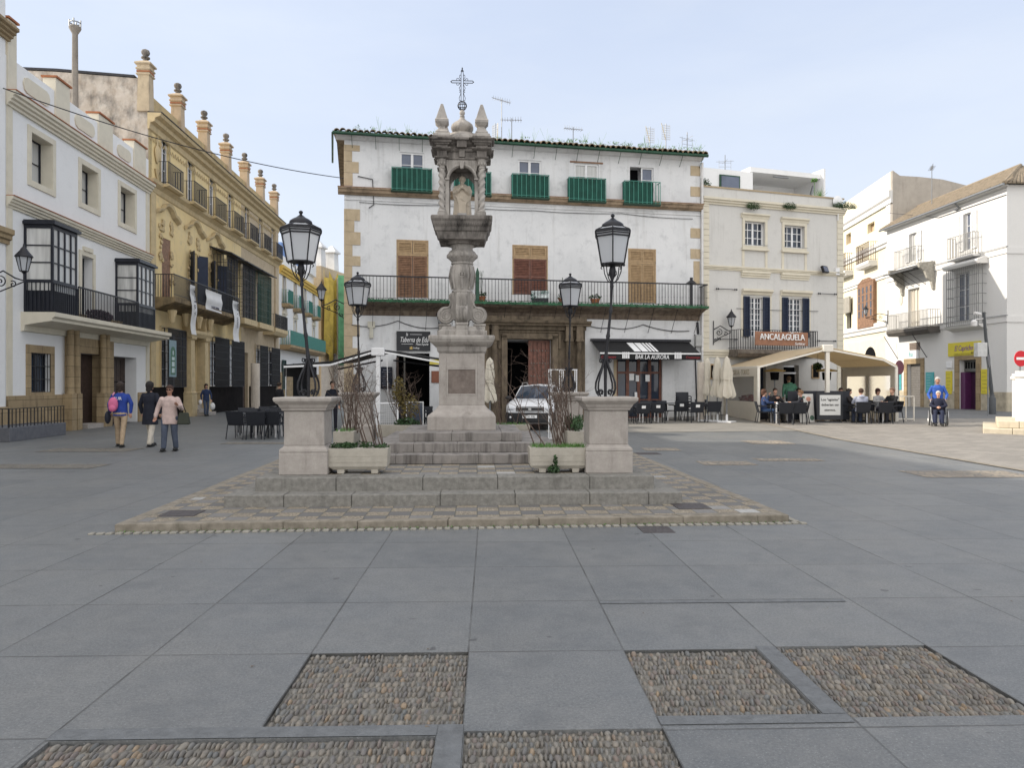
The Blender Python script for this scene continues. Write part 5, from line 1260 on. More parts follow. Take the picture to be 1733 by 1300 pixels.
cable(a,[a.uv(1246,522),a.uv(1300,525),a.uv(1384,527)],.012)
u_,z_ = a.uv(1396,456,.3); T = onwall(a,'floodlight','black square floodlight on the right side of the string course of the pale house','floodlight',u_,z_,.1); MB().cbox((0,-.2,0),(.42,.12,.34),rx=R(-20),rz=.3).build('housing', IRON, T, bevel=.01); MB().cbox((.02,-.265,.01),(.34,.012,.26),rx=R(-20),rz=.3).build('lamp_glass', GLASS_G, T); MB().tube([(0,0,-.1),(0,-.15,-.1)],.02,5).build('arm', IRON, T)
u_,z_ = a.uv(1418,462,.1); MB().box(u_-.12,u_+.1,-.12,0,z_-.1,z_+.25).build('alarm_box', WPAINT, a.T, bevel=.01)
for k,(px,lb,s_) in enumerate(((1273,'wiry green bush on the pale house parapet, first of three from the drain pipe',1),(1335,'wiry green bush sprouting from the middle of the pale house parapet',1),(1435,'wide green bush hanging over the far corner of the pale house cornice',2))):
    u_,z_ = a.uv(px,350,.15); m = MB(); 
    for q in range(160*s_): 
        an = rt.uniform(0,math.pi); L = rt.uniform(.2,.52); x = rt.uniform(-.15,.15)*s_*2.2; m.add([(x,0,-.1),(x+.012,0,-.1),(x+L*math.cos(an)*.8,rt.uniform(-.25,.1),L*math.sin(an)*.8-.12)],[(0,1,2)])
    m.leaves((0,-.05,.0),(.35*s_,.15,.2),300*s_,.05,rt); T = onwall(a,'parapet_bush',lb,'bush',min(u_,W_-.1),z_+.02,.2); o = m.build('foliage', LEAF_D, T)
u_ = W_-.35; T = onwall(a,'satellite_dish','round white satellite dish on the corner of the pale house parapet','satellite dish',u_,a.Zat(1418,342),.05); 
m = MB(); n=16
for k in range(5):
    rr = .30*k/4
    for i in range(n): m.v.append((rr*math.cos(2*math.pi*i/n), -.08+.25*rr*rr/.09*.3, rr*math.sin(2*math.pi*i/n)))
for k in range(4):
    for i in range(n): j=(i+1)%n; m.f.append((k*n+i,k*n+j,(k+1)*n+j,(k+1)*n+i))
m.build('dish', WPAINT, T, smooth=True); MB().tube([(0,0,-.9),(0,0,0)],.03,6).tube([(0,-.05,-.2),(0,-.35,0)],.012,4).build('mast', WPAINT, T)
# roof terrace rooms
m = MB(); ht = a.Zat(1230,287,-2.2); u0_,u1_ = a.uv(1192,300,-2.2)[0], a.uv(1274,300,-2.2)[0]; zt2 = a.Zat(1330,298,-2.6)
gw = a.r(1217,1251,297,318,-2.2)
m.box(u0_-.5,u1_,2.2,6,zt-.6,ht); m.build('roof_room', WHITE_NEW, a.T); o = MB().box(gw[0],gw[1],2.12,2.198,gw[2]-.3,gw[3]).build('roof_window', GREENP, a.T); MB().box(gw[0]+.07,gw[1]-.07,2.10,2.118,gw[2]-.3,gw[3]-.07).build('pane', GLASS_G, o)
ub = a.uv(1397,300,-2.2)[0]; MB().box(u1_+.001,ub,2.4,6,zt2-.02,zt2+.22).box(u1_+.001,ub,4.5,6,zt-.6,zt2).box(ub-.12,ub,2.2,6,zt-.6,zt2+.45).build('roof_porch', WHITE_NEW, a.T); MB().box(u1_+.3,ub-1.3,4.42,4.498,zt-.5,zt2-.5).build('roof_glazing', GLASS, a.T)
MB().cbox((u1_+1.9,2.5,zt2-.12),(.9,.1,.04)).cbox((ub-.5,2.6,zt2-.6),(.1,.1,.5),ry=.3).build('roof_heater', GREYM, a.T)
antenna(a.world(a.uv(1227,280,-3)[0],-3,ht-.1), 1.1, 'cross shaped aerial on the white roof room of the pale house', 2)
T = thing('potted_palm','yellow-green spiky plant in a pot on the roof terrace corner','potted plant',a.world(W_-.85,-.6,zt-.2)); MB().lathe([(.12,0),(.18,.35)],n=10).build('pot', PIPEW, T); m = MB()
for k in range(46): an=rt.uniform(0,6.28); e=rt.uniform(.2,1.4); L=rt.uniform(.3,.55); m.add([(0.01,0,.35),(-.01,0,.35),(L*math.cos(an)*math.cos(e),L*math.sin(an)*math.cos(e),.5+L*math.sin(e))],[(0,1,2)])
m.tube([(-.25,0,.1),(-.28,0,1.2)],.012,4).leaves((-.28,0,1.22),(.16,.16,.1),120,.09); m.build('foliage', LEAF_L, T)
m = MB().leaves((.35,2,0),(.45,.2,.35),260,.1); T = onwall(a,'roof_shrub','straggly shrub on the roof at the joint between the two front buildings','shrub',.1,zt+.25,-.5); MB().leaves((.3,0,0),(.4,.2,.3),260,.1).build('foliage', LEAF_D, T)
cb_ = a.r(1373,1386,618,641); T = onwall(a,'menu_chalkboard','wood framed chalkboard on the pale wall inside the beige tent, by the serving window','chalkboard',(cb_[0]+cb_[1])/2,cb_[2],.01); w2=(cb_[1]-cb_[0])/2; h2=cb_[3]-cb_[2]
MB().box(-w2,w2,-.04,0,0,h2).build('frame', WOOD_T, T, bevel=.005); MB().box(-w2+.06,w2-.06,-.045,-.04,.06,h2-.06).build('board', DARK, T)
cb_ = a.r(1202,1212,616,642); T = onwall(a,'menu_chalkboard','wood framed chalkboard on the wall behind the closed parasols','chalkboard',(cb_[0]+cb_[1])/2,cb_[2],.01); w2=(cb_[1]-cb_[0])/2+.05; h2=cb_[3]-cb_[2]
MB().box(-w2,w2,-.04,0,0,h2).build('frame', WOOD_T, T, bevel=.005); MB().box(-w2+.06,w2-.06,-.045,-.04,.06,h2-.06).build('board', DARK, T)

# ---------------------------------------------------------------- left white house with black bay windows
h = B('white_bay_house', 'white house with cream mouldings and two black wooden bay windows above a stone portal', (-15.58,23.1), (-16.45,34.0))
W_ = h.W; zc1 = h.Zat(130,231); zc2 = h.Zat(130,383)
for x0,x1,y0,y1 in ((52,88,234,313),(137,165,285,349),(203,227,321,381)):
    r_ = h.r(x0,x1,y0,y1); h.window(r_,2,2,fm=BLACKB,gm=GLASS_C,rec=.42,fw=.05); h.frame(r_,.20,.04,CREAMTRIM); a_,b_,c_,d_ = r_
    MB().box(a_+.001,a_+.012,.0,.36,c_,d_).box(b_-.012,b_-.001,0,.36,c_,d_).box(a_,b_,0,.36,d_-.012,d_-.001).build('reveal_lining', CREAMTRIM, h.T)
r_ = h.r(137,153,434,548); zfl = h.Zat(150,546,.0); h.window((r_[0],r_[1]+.15,zfl,r_[3]),2,4,fm=BLACKB,gm=GLASS_C,rec=.35,name='balcony_door'); h.frame((r_[0],r_[1]+.15,zfl,r_[3]),.18,.05,CREAMTRIM,bottom=False); MB().box(r_[0]+.1,r_[1]+.05,-.09,0,r_[3]+.18,r_[3]+.34).build('door_keystone', CREAMTRIM, h.T)
gw = h.r(51,84,598,664); h.window(gw,2,3,fm=BLACKB,gm=GLASS,rec=.2); h.frame(gw,.26,.04,SAND); h.grille((gw[0],gw[1],gw[2],gw[3]),.02,IRON,sp=.16,rows=3)
dr = h.r(132,169,599,715); dr = (dr[0],dr[1],0,dr[3]); h.holes.append((*dr,.75)); gr_ = h.r(184,231,604,712); gr_ = (gr_[0],gr_[1],0,gr_[3]); h.holes.append((*gr_,.55))
h.wall(-.3,zc1,WHITE_NEW,back=10)
h.box('front_door', WOOD_D, dr[0],dr[1],-.34,-.28,.15,dr[3]); [MB().box(q0,q0+.019,.0,.28,.16,dr[3]).build('stone_reveal', SAND, h.T) for q0 in (dr[0]+.001,dr[1]-.02)]; h.box('garage_door', WOOD_D, gr_[0],gr_[1],-.54,-.48,0,gr_[3]); m=MB(); [m.box(gr_[0]+.1+k*.42,gr_[0]+.12+k*.42,.475,.48,.1,gr_[3]-.1) for k in range(int((gr_[1]-gr_[0])/.42))]; m.box(gr_[0],gr_[1],.474,.48,gr_[3]*.62,gr_[3]*.62+.03); m.build('door_grooves', DARK, h.T)
h.box('door_step', PEDM, dr[0],dr[1]+.1,-.6,.35,0,.16)
h.mould('upper_cornice', CREAMTRIM, -.02, W_+.02, zc1-.45, .45, .30, steps=4); h.mould('string_course', CREAMTRIM, 0, W_, zc2-.30, .34, .22, steps=4)
MB().prof(-.02,W_+.02,[(0,zc1+.001),(.33,zc1+.001),(.33,zc1+.03),(0,zc1+.03)]).prof(0,W_,[(0,zc2+.041),(.25,zc2+.041),(.25,zc2+.065),(0,zc2+.065)]).build('dark_drip_edge', TERRA, h.T)
zp = h.Zat(103,160); h.box('parapet', WHITE_NEW, 0,W_,-.35,-.02,zc1,zp)
for px0,px1,zt_ in ((12,27,1.15),(93,117,.45),(166,190,.35),(226,246,.35)):
    ua,ub_ = h.uv(px0,200)[0], h.uv(px1,200)[0]; MB().box(max(0,ua),min(W_,ub_),-.03,.40,zc1,zp+zt_).build('parapet_pier', CREAMTRIM, h.T, bevel=.01); MB().box(max(0,ua)-.05,min(W_,ub_)+.05,-.09,.45,zp+zt_,zp+zt_+.06).build('pier_cap', TERRA, h.T)
for px0,px1 in ((32,88),(121,163),(194,224)):
    ua,ub_ = h.uv(px0,200)[0]+.25, h.uv(px1,200)[0]-.15; za_,zb_ = zc1+.35, zp-.25; q=.22
    MB().prism([(ua,za_+q),(ua+q*.3,za_+q*.3),(ua+q,za_),(ub_-q,za_),(ub_-q*.3,za_+q*.3),(ub_,za_+q),(ub_,zb_-q),(ub_-q*.3,zb_-q*.3),(ub_-q,zb_),(ua+q,zb_),(ua+q*.3,zb_-q*.3),(ua,zb_-q)],-.02,.03).build('parapet_panel', CREAMTRIM, h.T)
for x0_,x1_ in ((0.02,.30),(W_-.35,W_)): h.box('corner_pilaster', CREAMTRIM, x0_,x1_,0,.035,1.0,zc1-.45)
zpl = 1.28; 
for xa,xb in ((0,dr[0]-.05),(dr[1]+.05,gr_[0]-.1),(gr_[1]+.1,W_)): MB().box(xa,xb,-.07,0,-.2,zpl).build('stone_plinth', SAND, h.T, bevel=.01)
# portal
zpt = h.Zat(150,553,.1)
m = MB().box(dr[0]-.95,dr[0],-.10,0.01,zpl,zpt).box(dr[1],dr[1]+1.0,-.10,.01,zpl,zpt).box(dr[0],dr[1],-.10,.01,dr[3],zpt); m.build('portal_stone', SAND, h.T, bevel=.01)
for cu in [h.uv(x_,640,.25)[0] for x_ in (119.5,129.5,174.5,181.5)]:
    MB().box(cu-.17,cu+.17,-.38,-.08,0,1.3).lathe([(.15,1.3),(.12,1.4),(.12,1.5),(.105,3.65),(.14,3.7),(.15,3.8)],(cu,-.25,0),12).box(cu-.17,cu+.17,-.42,-.08,3.8,4.0).box(cu-.16,cu+.16,-.38,-.08,4.0,zpt-.1).build('portal_column', SAND, h.T, smooth=True)
MB().prof(dr[0]-.85,dr[1]+.85,[(.09,3.98),(.46,3.98),(.50,4.15),(.09,4.15)]).build('portal_lintel', SAND, h.T)
# balcony slab, bays, railing
zsb = zfl-.02; ub0 = h.uv(24,520,.0)[0]+.35; m = MB().prof(ub0,W_-.15,[(0,zsb-.62),(.10,zsb-.60),(.12,zsb-.42),(.55,zsb-.34),(.95,zsb-.28),(.95,zsb-.20),(1.05,zsb-.14),(1.05,zsb),(0,zsb)]); hb = m.build('balcony_slab', CREAMTRIM, h.T)
def bay(u0,u1,z0,z1,d):
    m = MB(); y=-d; H=z1-z0; f=.075; zp_=z0+H*.34
    for u in (u0,u1-f): m.box(u,u+f,y,y+f,z0,z1); m.box(u,u+f,-f,0,z0,z1)
    for zz,hh in ((z0,.08),(zp_,.10),(z1-.12,.12)):
        m.box(u0+f,u1-f,y+.002,y+f-.002,zz,zz+hh); 
        for u in (u0+.002,u1-f+.002): m.box(u,u+f-.004,y+f,-f,zz,zz+hh)
    n = max(4, round((u1-u0)/.55)); 
    for k in range(1,n): x=u0+(u1-u0)*k/n; m.box(x-.035,x+.035,y+.004,y+f-.004,zp_+.1,z1-.12)
    for j in (1,2):
        zz = zp_+.1+(z1-.12-zp_-.1)*j/3; m.box(u0+f,u1-f,y+.01,y+f-.01,zz-.02,zz+.02)
        for u in (u0+.01,u1-f+.01): m.box(u,u+f-.02,y+f,-f,zz-.02,zz+.02)
    nb=int((u1-u0)/.13)
    for k in range(nb+1): x=u0+f/2+(u1-u0-f)*k/nb; m.box(x-.013,x+.013,y-.03,y-.006,z0-.02,zp_)
    for u in (u0-.03,u1+.006):
        for k in range(7): yy=y+(d)*k/7; m.box(u,u+.024,yy-.012,yy+.012,z0-.02,zp_)
    m.box(u0-.08,u1+.08,y-.10,0,z1,z1+.10); m.box(u0-.03,u1+.03,y-.05,0,z1+.1,z1+.15); m.box(u0-.04,u1+.04,y-.04,y-.008,zp_-.02,zp_+.02)
    o = m.build('bay_window', BLACKB, h.T)
    g_ = MB().box(u0+.03,u1-.03,y+.04,y+.05,z0+.08,z1-.1).box(u0+.035,u0+.045,y+.05,-.02,z0+.08,z1-.1).box(u1-.045,u1-.035,y+.05,-.02,z0+.08,z1-.1); g_.build('pane', GLASS_C, o)
    MB().box(u0+.06,u1-.06,y+.02,y+.038,z0+.08,zp_-.25).box(u0+.018,u0+.034,y+.06,-.08,z0+.08,zp_-.25).build('lower_panels', BLACKB, o)
b1 = (h.uv(40,450)[0], h.uv(131,450,.9)[0]); b2 = (h.uv(195,480)[0], min(W_-.2,h.uv(262,480,.9)[0]))
zt_ = h.Zat(110,388,.9); bay(b1[0]+.0, b1[1], zsb, zt_, .9); bay(b2[0], b2[1], zsb, h.Zat(235,444,.9), .9)
m = MB(); u0_,u1_=b1[1]+.03,b2[0]-.03; n=int((u1_-u0_)/.12)
for k in range(n+1): x=u0_+(u1_-u0_)*k/n; m.box(x-.011,x+.011,-.94,-.918,zsb,zsb+1.0)
m.box(u0_,u1_,-.955,-.90,zsb+1.0,zsb+1.05); m.build('railing', IRON, hb)
o = MB().leaves((0,0,.1),(1.1,.1,.22),900,.09).build('balcony_plants', leafmat('purple_leaves',(.05,.02,.04),(.10,.05,.07))); o.location=h.world(b1[1]+1.9,.8,zsb+.1); o.rotation_euler=(0,0,h.rz); tag(o,'row of purplish pot plants behind the black balcony railing of the bay window house','plants')

# tall building sliver at the far left
t0 = B('tall_white_corner', 'tall plain white building with cornice ends, only a sliver seen beyond the bay window house', (-14.2,4.0), (-15.56,23.05))
zt0 = t0.Zat(8,47); t0.wall(-.3, zt0+1.2, WHITE_NEW, back=10); t0.mould('cornice', SAND, -.02, t0.W+.12, zt0-.35, .4, .35, steps=4); t0.mould('lower_cornice', SAND, t0.W-3, t0.W+.1, t0.Zat(6,412), .45, .22, steps=3)
t0.box('stone_plinth', SAND, 0, t0.W+.02, 0,.06,-.2,.95)
wall_lamp((-14.35, 20.6, EYE+(CY-478)/FPX*20.6), R(90), 'large black lantern on a long scrolled bracket projecting from the building at the left edge', .95, 1.0)
T = thing('security_box','white bracket light fitting below the cornice end on the left edge wall','light fitting',t0.world(t0.W-.6,.05,t0.Zat(3,560))); MB().box(-.12,.12,-.25,0,.1,.45).build('housing', PIPEW, T, bevel=.02); MB().tube([(0,-.02,0),(0,-.3,-.05),(0,-.35,.05)],.03,6).build('arm', IRON, T)

# ---------------------------------------------------------------- ochre palace
p = B('ochre_palace', 'long ochre baroque palace with rooftop pinnacles, iron balconies and hanging banners', (-16.5,34.05), (-17.95,57.5))
W_ = p.W; zc_p = p.Zat(360,284); zu = p.Zat(330,352); 
ups = [(277,288,254,312),(321,330,288,345),(356,364,316,368),(385,393,338,388),(411,417,359,402),(434,440,376,415),(454,459,392,428)]
upr = []
UM = [p.uv((a_[0]+a_[1])/2,300)[0] for a_ in ups]
for i,u_ in enumerate([1.9+3.35*k for k in range(7)]):
    r_ = (u_-.5,u_+.5,zu+.05,zu+2.6); p.window(r_,2,3,fm=WPAINT,gm=GLASS,rec=.18,fw=.09,name='upper_window'); upr.append(r_)
mains = []
for i,(x0,x1,kind) in enumerate(((274,289,'blind'),(322,333,'sh'),(357,368,'sh'),(384,397,'open'),(415,424,'w'),(435,443,'g'),(452,459,'g'))):
    ua,ub_ = p.uv(x0,450)[0], p.uv(x1,450)[0]; cu=(ua+ub_)/2; hw=max(.5,(ub_-ua)/2)
    zf = p.Zat((x0+x1)/2, 508+(x0-274)*.27,0); r_=(cu-hw,cu+hw,zf,zf+2.95); mains.append((r_,kind)); p.window(r_,2,4,fm=WPAINT if kind in('sh','w') else BLACKB,gm=GLASS,rec=.2,fw=.08,name='main_window')
zfb = mains[0][0][2]
gr = [p.r(272,303,546,655), p.r(354,377,560,655), p.r(383,404,565,657), p.r(432,445,570,660), p.r(452,466,575,662)]
for r_ in gr: p.window((r_[0]+.12,r_[1]-.12,1.5,4.1),2,3,fm=WPAINT,gm=GLASS,rec=.2,fw=.08,name='ground_window')
pd = p.r(316,328,570,690); p.holes.append((pd[0],pd[1]+.3,0,4.0,.32)); pd2 = p.r(410,418,592,690); p.holes.append((pd2[0],pd2[1]+.2,0,3.7,.28))
p.wall(-.3,zc_p,OCHRE,back=9.5,u1=W_*.60,name='ochre_wall'); p.wall(-.3,zc_p,PALESTONE,back=9.5,u0=W_*.60,name='pale_wall')
p.box('palace_door', WOOD_D, pd[0],pd[1]+.3,-.31,-.24,0,4.0); p.box('palace_door', WOOD_D, pd2[0],pd2[1]+.2,-.27,-.2,0,3.7)
MB().prof(-.1,W_+.1,[(0,zc_p-.75),(.08,zc_p-.7),(.12,zc_p-.45),(.30,zc_p-.38),(.34,zc_p-.22),(.55,zc_p-.14),(.60,zc_p),(0,zc_p)]).build('main_cornice', OCHRETRIM, p.T)
MB().prof(-.1,W_+.1,[(0,zc_p+.001),(.64,zc_p+.001),(.64,zc_p+.04),(0,zc_p+.05)]).build('cornice_lead', simple('dark_lead',(.05,.045,.04),.7), p.T)
m = MB(); n=int(W_/.34)
for k in range(n):
    x=.2+k*.34; m.tube([(x+.13*math.cos(t_),-.04,zc_p-1.0-.14*math.sin(t_)) for t_ in [math.pi*i/5 for i in range(6)]],.022,4); m.ell((x+.17,-.04,zc_p-.98),(.03,.03,.05),5,4)
m.build('hanging_frieze', OCHRETRIM, p.T)
MB().prof(-.12,W_+.1,[(0,zu-.55),(.06,zu-.5),(.1,zu-.3),(.28,zu-.16),(.32,zu-.02),(0,zu-.02)]).build('upper_string_course', OCHRETRIM, p.T)
for r_ in upr:
    p.balcony(r_[0]-.45,r_[1]+.45,zu+.0,.55,1.05,OCHRETRIM,IRON,th=.14,sp=.13,r=.012,name='balconette'); p.frame(r_,.12,.03,OCHRETRIM,bottom=False)
    m = MB(); cu=(r_[0]+r_[1])/2
    for k in range(18): m.ell((cu+rt.uniform(-.5,.5),-.05,r_[3]+.35+rt.uniform(-.15,.2)),(rt.uniform(.05,.12),.05,rt.uniform(.04,.10)),6,5)
    m.build('carved_crest', OCHRETRIM, p.T, smooth=True)
hp = p.Zat(256,160)-zc_p; p.box('roof_parapet', plaster('stained_parapet',(.50,.38,.20),dirt=(.07,.06,.045),amt=.8,grey=(.3,.25,.16),patch=.8), .3,W_,-.35,-.05,zc_p+.05,zc_p+.95)
PINST = stone('pinnacle_stone', (.52,.41,.29), (.42,.33,.23), dark=(.10,.08,.06), amt=.6, scale=3)
hts = [92,152,203,243,276,299,326]
for k in range(7):
    u_ = .14+(W_-.5)*k/6; zb_=zc_p+.05; y=.18; q_=.86
    m = MB().stack(u_,y,[(z__,a__*q_,a__*q_) for z__,a__,_x in [(zb_,.32,.32),(zb_+1.62,.29,.29),(zb_+1.65,.36,.36),(zb_+1.71,.37,.37),(zb_+1.74,.30,.30),(zb_+1.86,.31,.31),(zb_+1.89,.37,.37),(zb_+1.96,.38,.38),(zb_+1.99,.32,.32),(zb_+2.09,.33,.33),(zb_+2.12,.42,.42),(zb_+2.19,.43,.43),(zb_+2.32,.2,.2)]])
    o = m.build('pinnacle', PINST if k else PALESTONE, p.T, bevel=.015); MB().lathe([(.12,zb_+2.3),(.12,zb_+2.44),(.19,zb_+2.48),(.19,zb_+2.53),(.10,zb_+2.57),(.11,zb_+2.60),(.17,zb_+2.67),(.19,zb_+2.75),(.16,zb_+2.84),(.05,zb_+2.9)],(u_,y,0),12).build('ball_finial', MARBLE_DK, o, smooth=True)
    MB().box(u_-.29,u_+.29,y-.29,y+.29,zb_+1.77,zb_+1.83).build('brick_band', TERRA, o)
# gable wall facing the square above the white house
gz_top = EYE+(CY-122)/FPX*34.1
m = MB().add([(-.012,-.0,9.5),(-.012,9.3,9.5),(-.012,9.3,gz_top),(-.012,4.0,gz_top-.1),(-.012,.55,gz_top-.3),(-.012,.0,gz_top-.3),(.35,0,9.5),(.35,9.3,9.5),(.35,9.3,gz_top),(.35,4.0,gz_top-.1),(.35,.55,gz_top-.3),(.35,0,gz_top-.3)],
      [(0,1,2,3,4,5),(11,10,9,8,7,6),(5,4,10,11),(4,3,9,10),(3,2,8,9),(0,5,11,6),(0,6,7,1),(1,7,8,2)]); m.build('gable_wall', GABLE, p.T)
m = MB().add([(-.06,.6,gz_top-.27),(-.06,4.0,gz_top-.07),(-.06,9.3,gz_top+.03),(.4,9.3,gz_top+.03),(.4,4.0,gz_top-.07),(.4,.6,gz_top-.27),(-.06,.6,gz_top-.17),(-.06,4.0,gz_top+.03),(-.06,9.3,gz_top+.13),(.4,9.3,gz_top+.13),(.4,4.0,gz_top+.03),(.4,.6,gz_top-.17)],[(0,1,7,6),(1,2,8,7),(6,7,10,11),(7,8,9,10),(0,5,4,1),(1,4,3,2),(5,11,10,4),(4,10,9,3),(0,6,11,5),(2,3,9,8)]); m.build('gable_coping', simple('black_coping',(.04,.04,.045),.8), p.T)
P = W3(127,205,33.0); zt_ = EYE+(CY-44)/FPX*33; T = thing('flue_pipe','tall grey metal flue pipe rising behind the parapet of the white bay window house','chimney',P); L=zt_-P.z
MB().lathe([(.145,-2),(.13,L*.3),(.115,L-.35),(.14,L-.3),(.24,L-.12),(.25,L-.05),(.21,L)],n=14).build('pipe', stone('grey_flue',(.27,.245,.215),(.17,.15,.13),amt=.5,scale=3), T, smooth=True)
m=MB(); [m.tube([(.22*math.cos(a_),.22*math.sin(a_),L-.02),(.22*math.cos(a_),.22*math.sin(a_),L+.28)],.03,5) for a_ in (0.3,1.87,3.44,5.0)]; m.tube([(.22*math.cos(a_/8*6.283),.22*math.sin(a_/8*6.283),L+.15) for a_ in range(9)],.025,5); m.build('cowl', GREYM, T)
# carved surrounds of the three main balcony windows
def relief(cu,z,w_,h_,n,seed):
    rg_=random.Random(seed); m=MB()
    for k in range(n):
        for sx in (-1,1):
            x=sx*rg_.uniform(.55,1)*w_; zz=rg_.uniform(-1,1)*h_; r0=rg_.uniform(.05,.13); rg2=rg_.uniform(0,6)
            m.tube([(cu+x+sx*r0*(1-i/14)*math.cos(rg2+i*.6),-.05,z+zz+r0*(1-i/14)*math.sin(rg2+i*.6)) for i in range(12)],.032,5)
            m.ell((cu+x*rg_.uniform(.9,1.05),-.03,z+zz),(rg_.uniform(.04,.1),.06,rg_.uniform(.05,.14)),6,5)
    return m
for i in range(3):
    r_ = mains[i][0]; cu=(r_[0]+r_[1])/2; m = relief(cu,r_[2]+2.2,.95,1.4,12,40+i); q = relief(cu,r_[3]+.55,.7,.32,10,60+i); m.add(q.v,q.f); zt_=r_[3]+1.05
    m.build('carved_relief', OCHRETRIM, p.T, smooth=True)
    pts=[(-1.35,-.15),(-1.0,.0),(-.7,.05),(-.45,.28),(-.15,.40),(.15,.40),(.45,.28),(.7,.05),(1.0,0),(1.35,-.15)]
    m=MB()
    for k in range(len(pts)-1):
        (xa,za_),(xb,zb_)=pts[k],pts[k+1]; m.add([(cu+xa,-.02,zt_+za_),(cu+xb,-.02,zt_+zb_),(cu+xb,-.02,zt_+zb_+.22),(cu+xa,-.02,zt_+za_+.22),(cu+xa,-.20,zt_+za_+.1),(cu+xb,-.20,zt_+zb_+.1),(cu+xb,-.24,zt_+zb_+.22),(cu+xa,-.24,zt_+za_+.22)],[(0,1,5,4),(4,5,6,7),(7,6,2,3),(0,4,7,3),(1,2,6,5)])
    m.build('broken_pediment', OCHRETRIM, p.T)
p.box('roller_blind', WOOD_B, mains[0][0][0]+.03,mains[0][0][1]-.03,-.14,-.02,mains[0][0][2]+.05,mains[0][0][3])
for i in (1,2):
    r_=mains[i][0]; w_=r_[1]-r_[0]
    for sx,ux in ((-1,r_[0]),(1,r_[1])): MB().prism([(ux,-.03),(ux+sx*.50,-.42),(ux+sx*.53,-.38),(ux+sx*.04,-.01)],r_[2]+.1,r_[3]-.1,'z').build('shutter', NAVY, p.T)
# main balcony
zb0=zfb-.02; ue=p.uv(404,540,.9)[0]
pb = MB().prof(.45,ue,[(0,zb0-.55),(.25,zb0-.5),(.5,zb0-.38),(.85,zb0-.28),(1.0,zb0-.2),(1.0,zb0),(0,zb0)]).build('main_balcony', stone('mossy_balcony',(.30,.22,.12),(.14,.11,.07),dark=(.03,.03,.02),amt=.8,scale=3,lo=.45), p.T)
m=MB(); n=int((ue-.45)/.13)
for k in range(n+1): x=.48+(ue-.5)*k/n; m.box(x-.011,x+.011,-.975,-.953,zb0,zb0+1.05)
m.box(.45,ue,-.985,-.94,zb0+1.03,zb0+1.07); m.box(.46,ue,-.97,-.955,zb0+.12,zb0+.14)
for j in range(8): m.box(.47,.492,-.12*j-.011,-.12*j+.011,zb0,zb0+1.05)
m.box(.46,.50,-.97,0,zb0+1.03,zb0+1.065); m.build('railing', IRON, pb)
# iron cages with little roofs
for k,(x0,x1) in enumerate(((384,402),(411,431),(437,459))):
    ua,ub_=p.uv(x0,470,.9)[0],p.uv(x1,470,.9)[0]; zz=zb0; zt_=mains[3][0][3]+.35
    o=p.grille((ua,ub_,zz,zt_),.9,IRONG if k==2 else IRON,sp=.17,rows=7,r=.016,name='iron_mirador'); MB().add([(ua-.2,0,zt_+.42),(ub_+.2,0,zt_+.42),(ub_+.2,-1.25,zt_+.05),(ua-.2,-1.25,zt_+.05),(ua-.2,0,zt_+.34),(ub_+.2,0,zt_+.34),(ub_+.2,-1.25,zt_-.02),(ua-.2,-1.25,zt_-.02)],[(0,1,2,3),(7,6,5,4),(2,6,7,3),(0,3,7,4),(1,5,6,2)]).build('mirador_roof', simple('dark_slate_%d'%k,(.03,.03,.035),.6), o)
    if k: p.box('mirador_floor', OCHRETRIM, ua-.15,ub_+.15,0,1.05,zz-.35,zz,parent=p.T)
ua,ub_=p.uv(462,520,.7)[0],p.uv(483,560,.7)[0]; p.balcony(ua,min(ub_,W_+.2),zb0,.9,1.0,OCHRETRIM,IRON,th=.5,sp=.13,r=.012,name='end_balcony')
for r_ in mains[4:]: pass
for i,r_ in enumerate(gr): p.grille((r_[0],r_[1],1.5,4.3),.35,IRON,sp=.14,rows=7,r=.018,name='ground_grille'); p.frame((r_[0],r_[1],1.25,4.3),.12,.05,OCHRETRIM if i<3 else PALESTONE)
for q_ in ((0.02,pd[0]-.6),(pd[1]+1.0,pd2[0]-.2),(pd2[1]+.5,W_)): MB().box(*q_,-.10,0,-.2,1.50).build('black_plinth', PLINTHB, p.T, bevel=.01)
for cu,k in ((pd[0]-.35,0),(pd[1]+.70,1)):
    MB().stack(cu,-.22,[(-.1,.40,.34),(.2,.40,.34),(1.1,.36,.30),(1.2,.38,.32),(1.25,.30,.25),(3.9,.26,.22),(3.95,.34,.3),(4.2,.36,.32),(4.3,.28,.25),(zb0-.5,.3,.28)]).build('portal_pilaster', OCHRETRIM, p.T, bevel=.01)
MB().prof(pd[0]-.8,pd[1]+1.15,[(0,4.05),(.5,4.05),(.62,4.25),(.62,4.4),(0,4.4)]).build('portal_entablature', OCHRETRIM, p.T)
[MB().lathe([(.10,-.1),(.16,.18),(.22,.42),(.22,.5),(.05,.55)],(x,-.6,zb0-1.05),8).build('balcony_corbel', OCHRETRIM, p.T, smooth=True) for x in (1.2,3.0,4.7,6.4)]
m = MB().box(pd[0]-.1,pd[1]+.5,-1.0,0,0,.18).box(pd[0]-.1,pd[1]+.5,-.65,0,.18,.36).box(pd[0]-.1,pd[1]+.5,-.33,0,.36,.54); m.build('entrance_steps', PEDM, p.T, bevel=.01)
for x0_,z0_,z1_ in ((.12,1.2,zb0-.6),(.12,zb0+.4,zu-.55)): p.box('corner_pilaster', OCHRETRIM, x0_,x0_+.55,0,.08,z0_,z1_)
MB().box(W_-1.0,W_-.1,-.10,0,1.2,zu-.55).box(W_-.9,W_-.2,-.10,0,zu,zc_p-.75).build('end_pilaster', PALESTONE, p.T, bevel=.02)
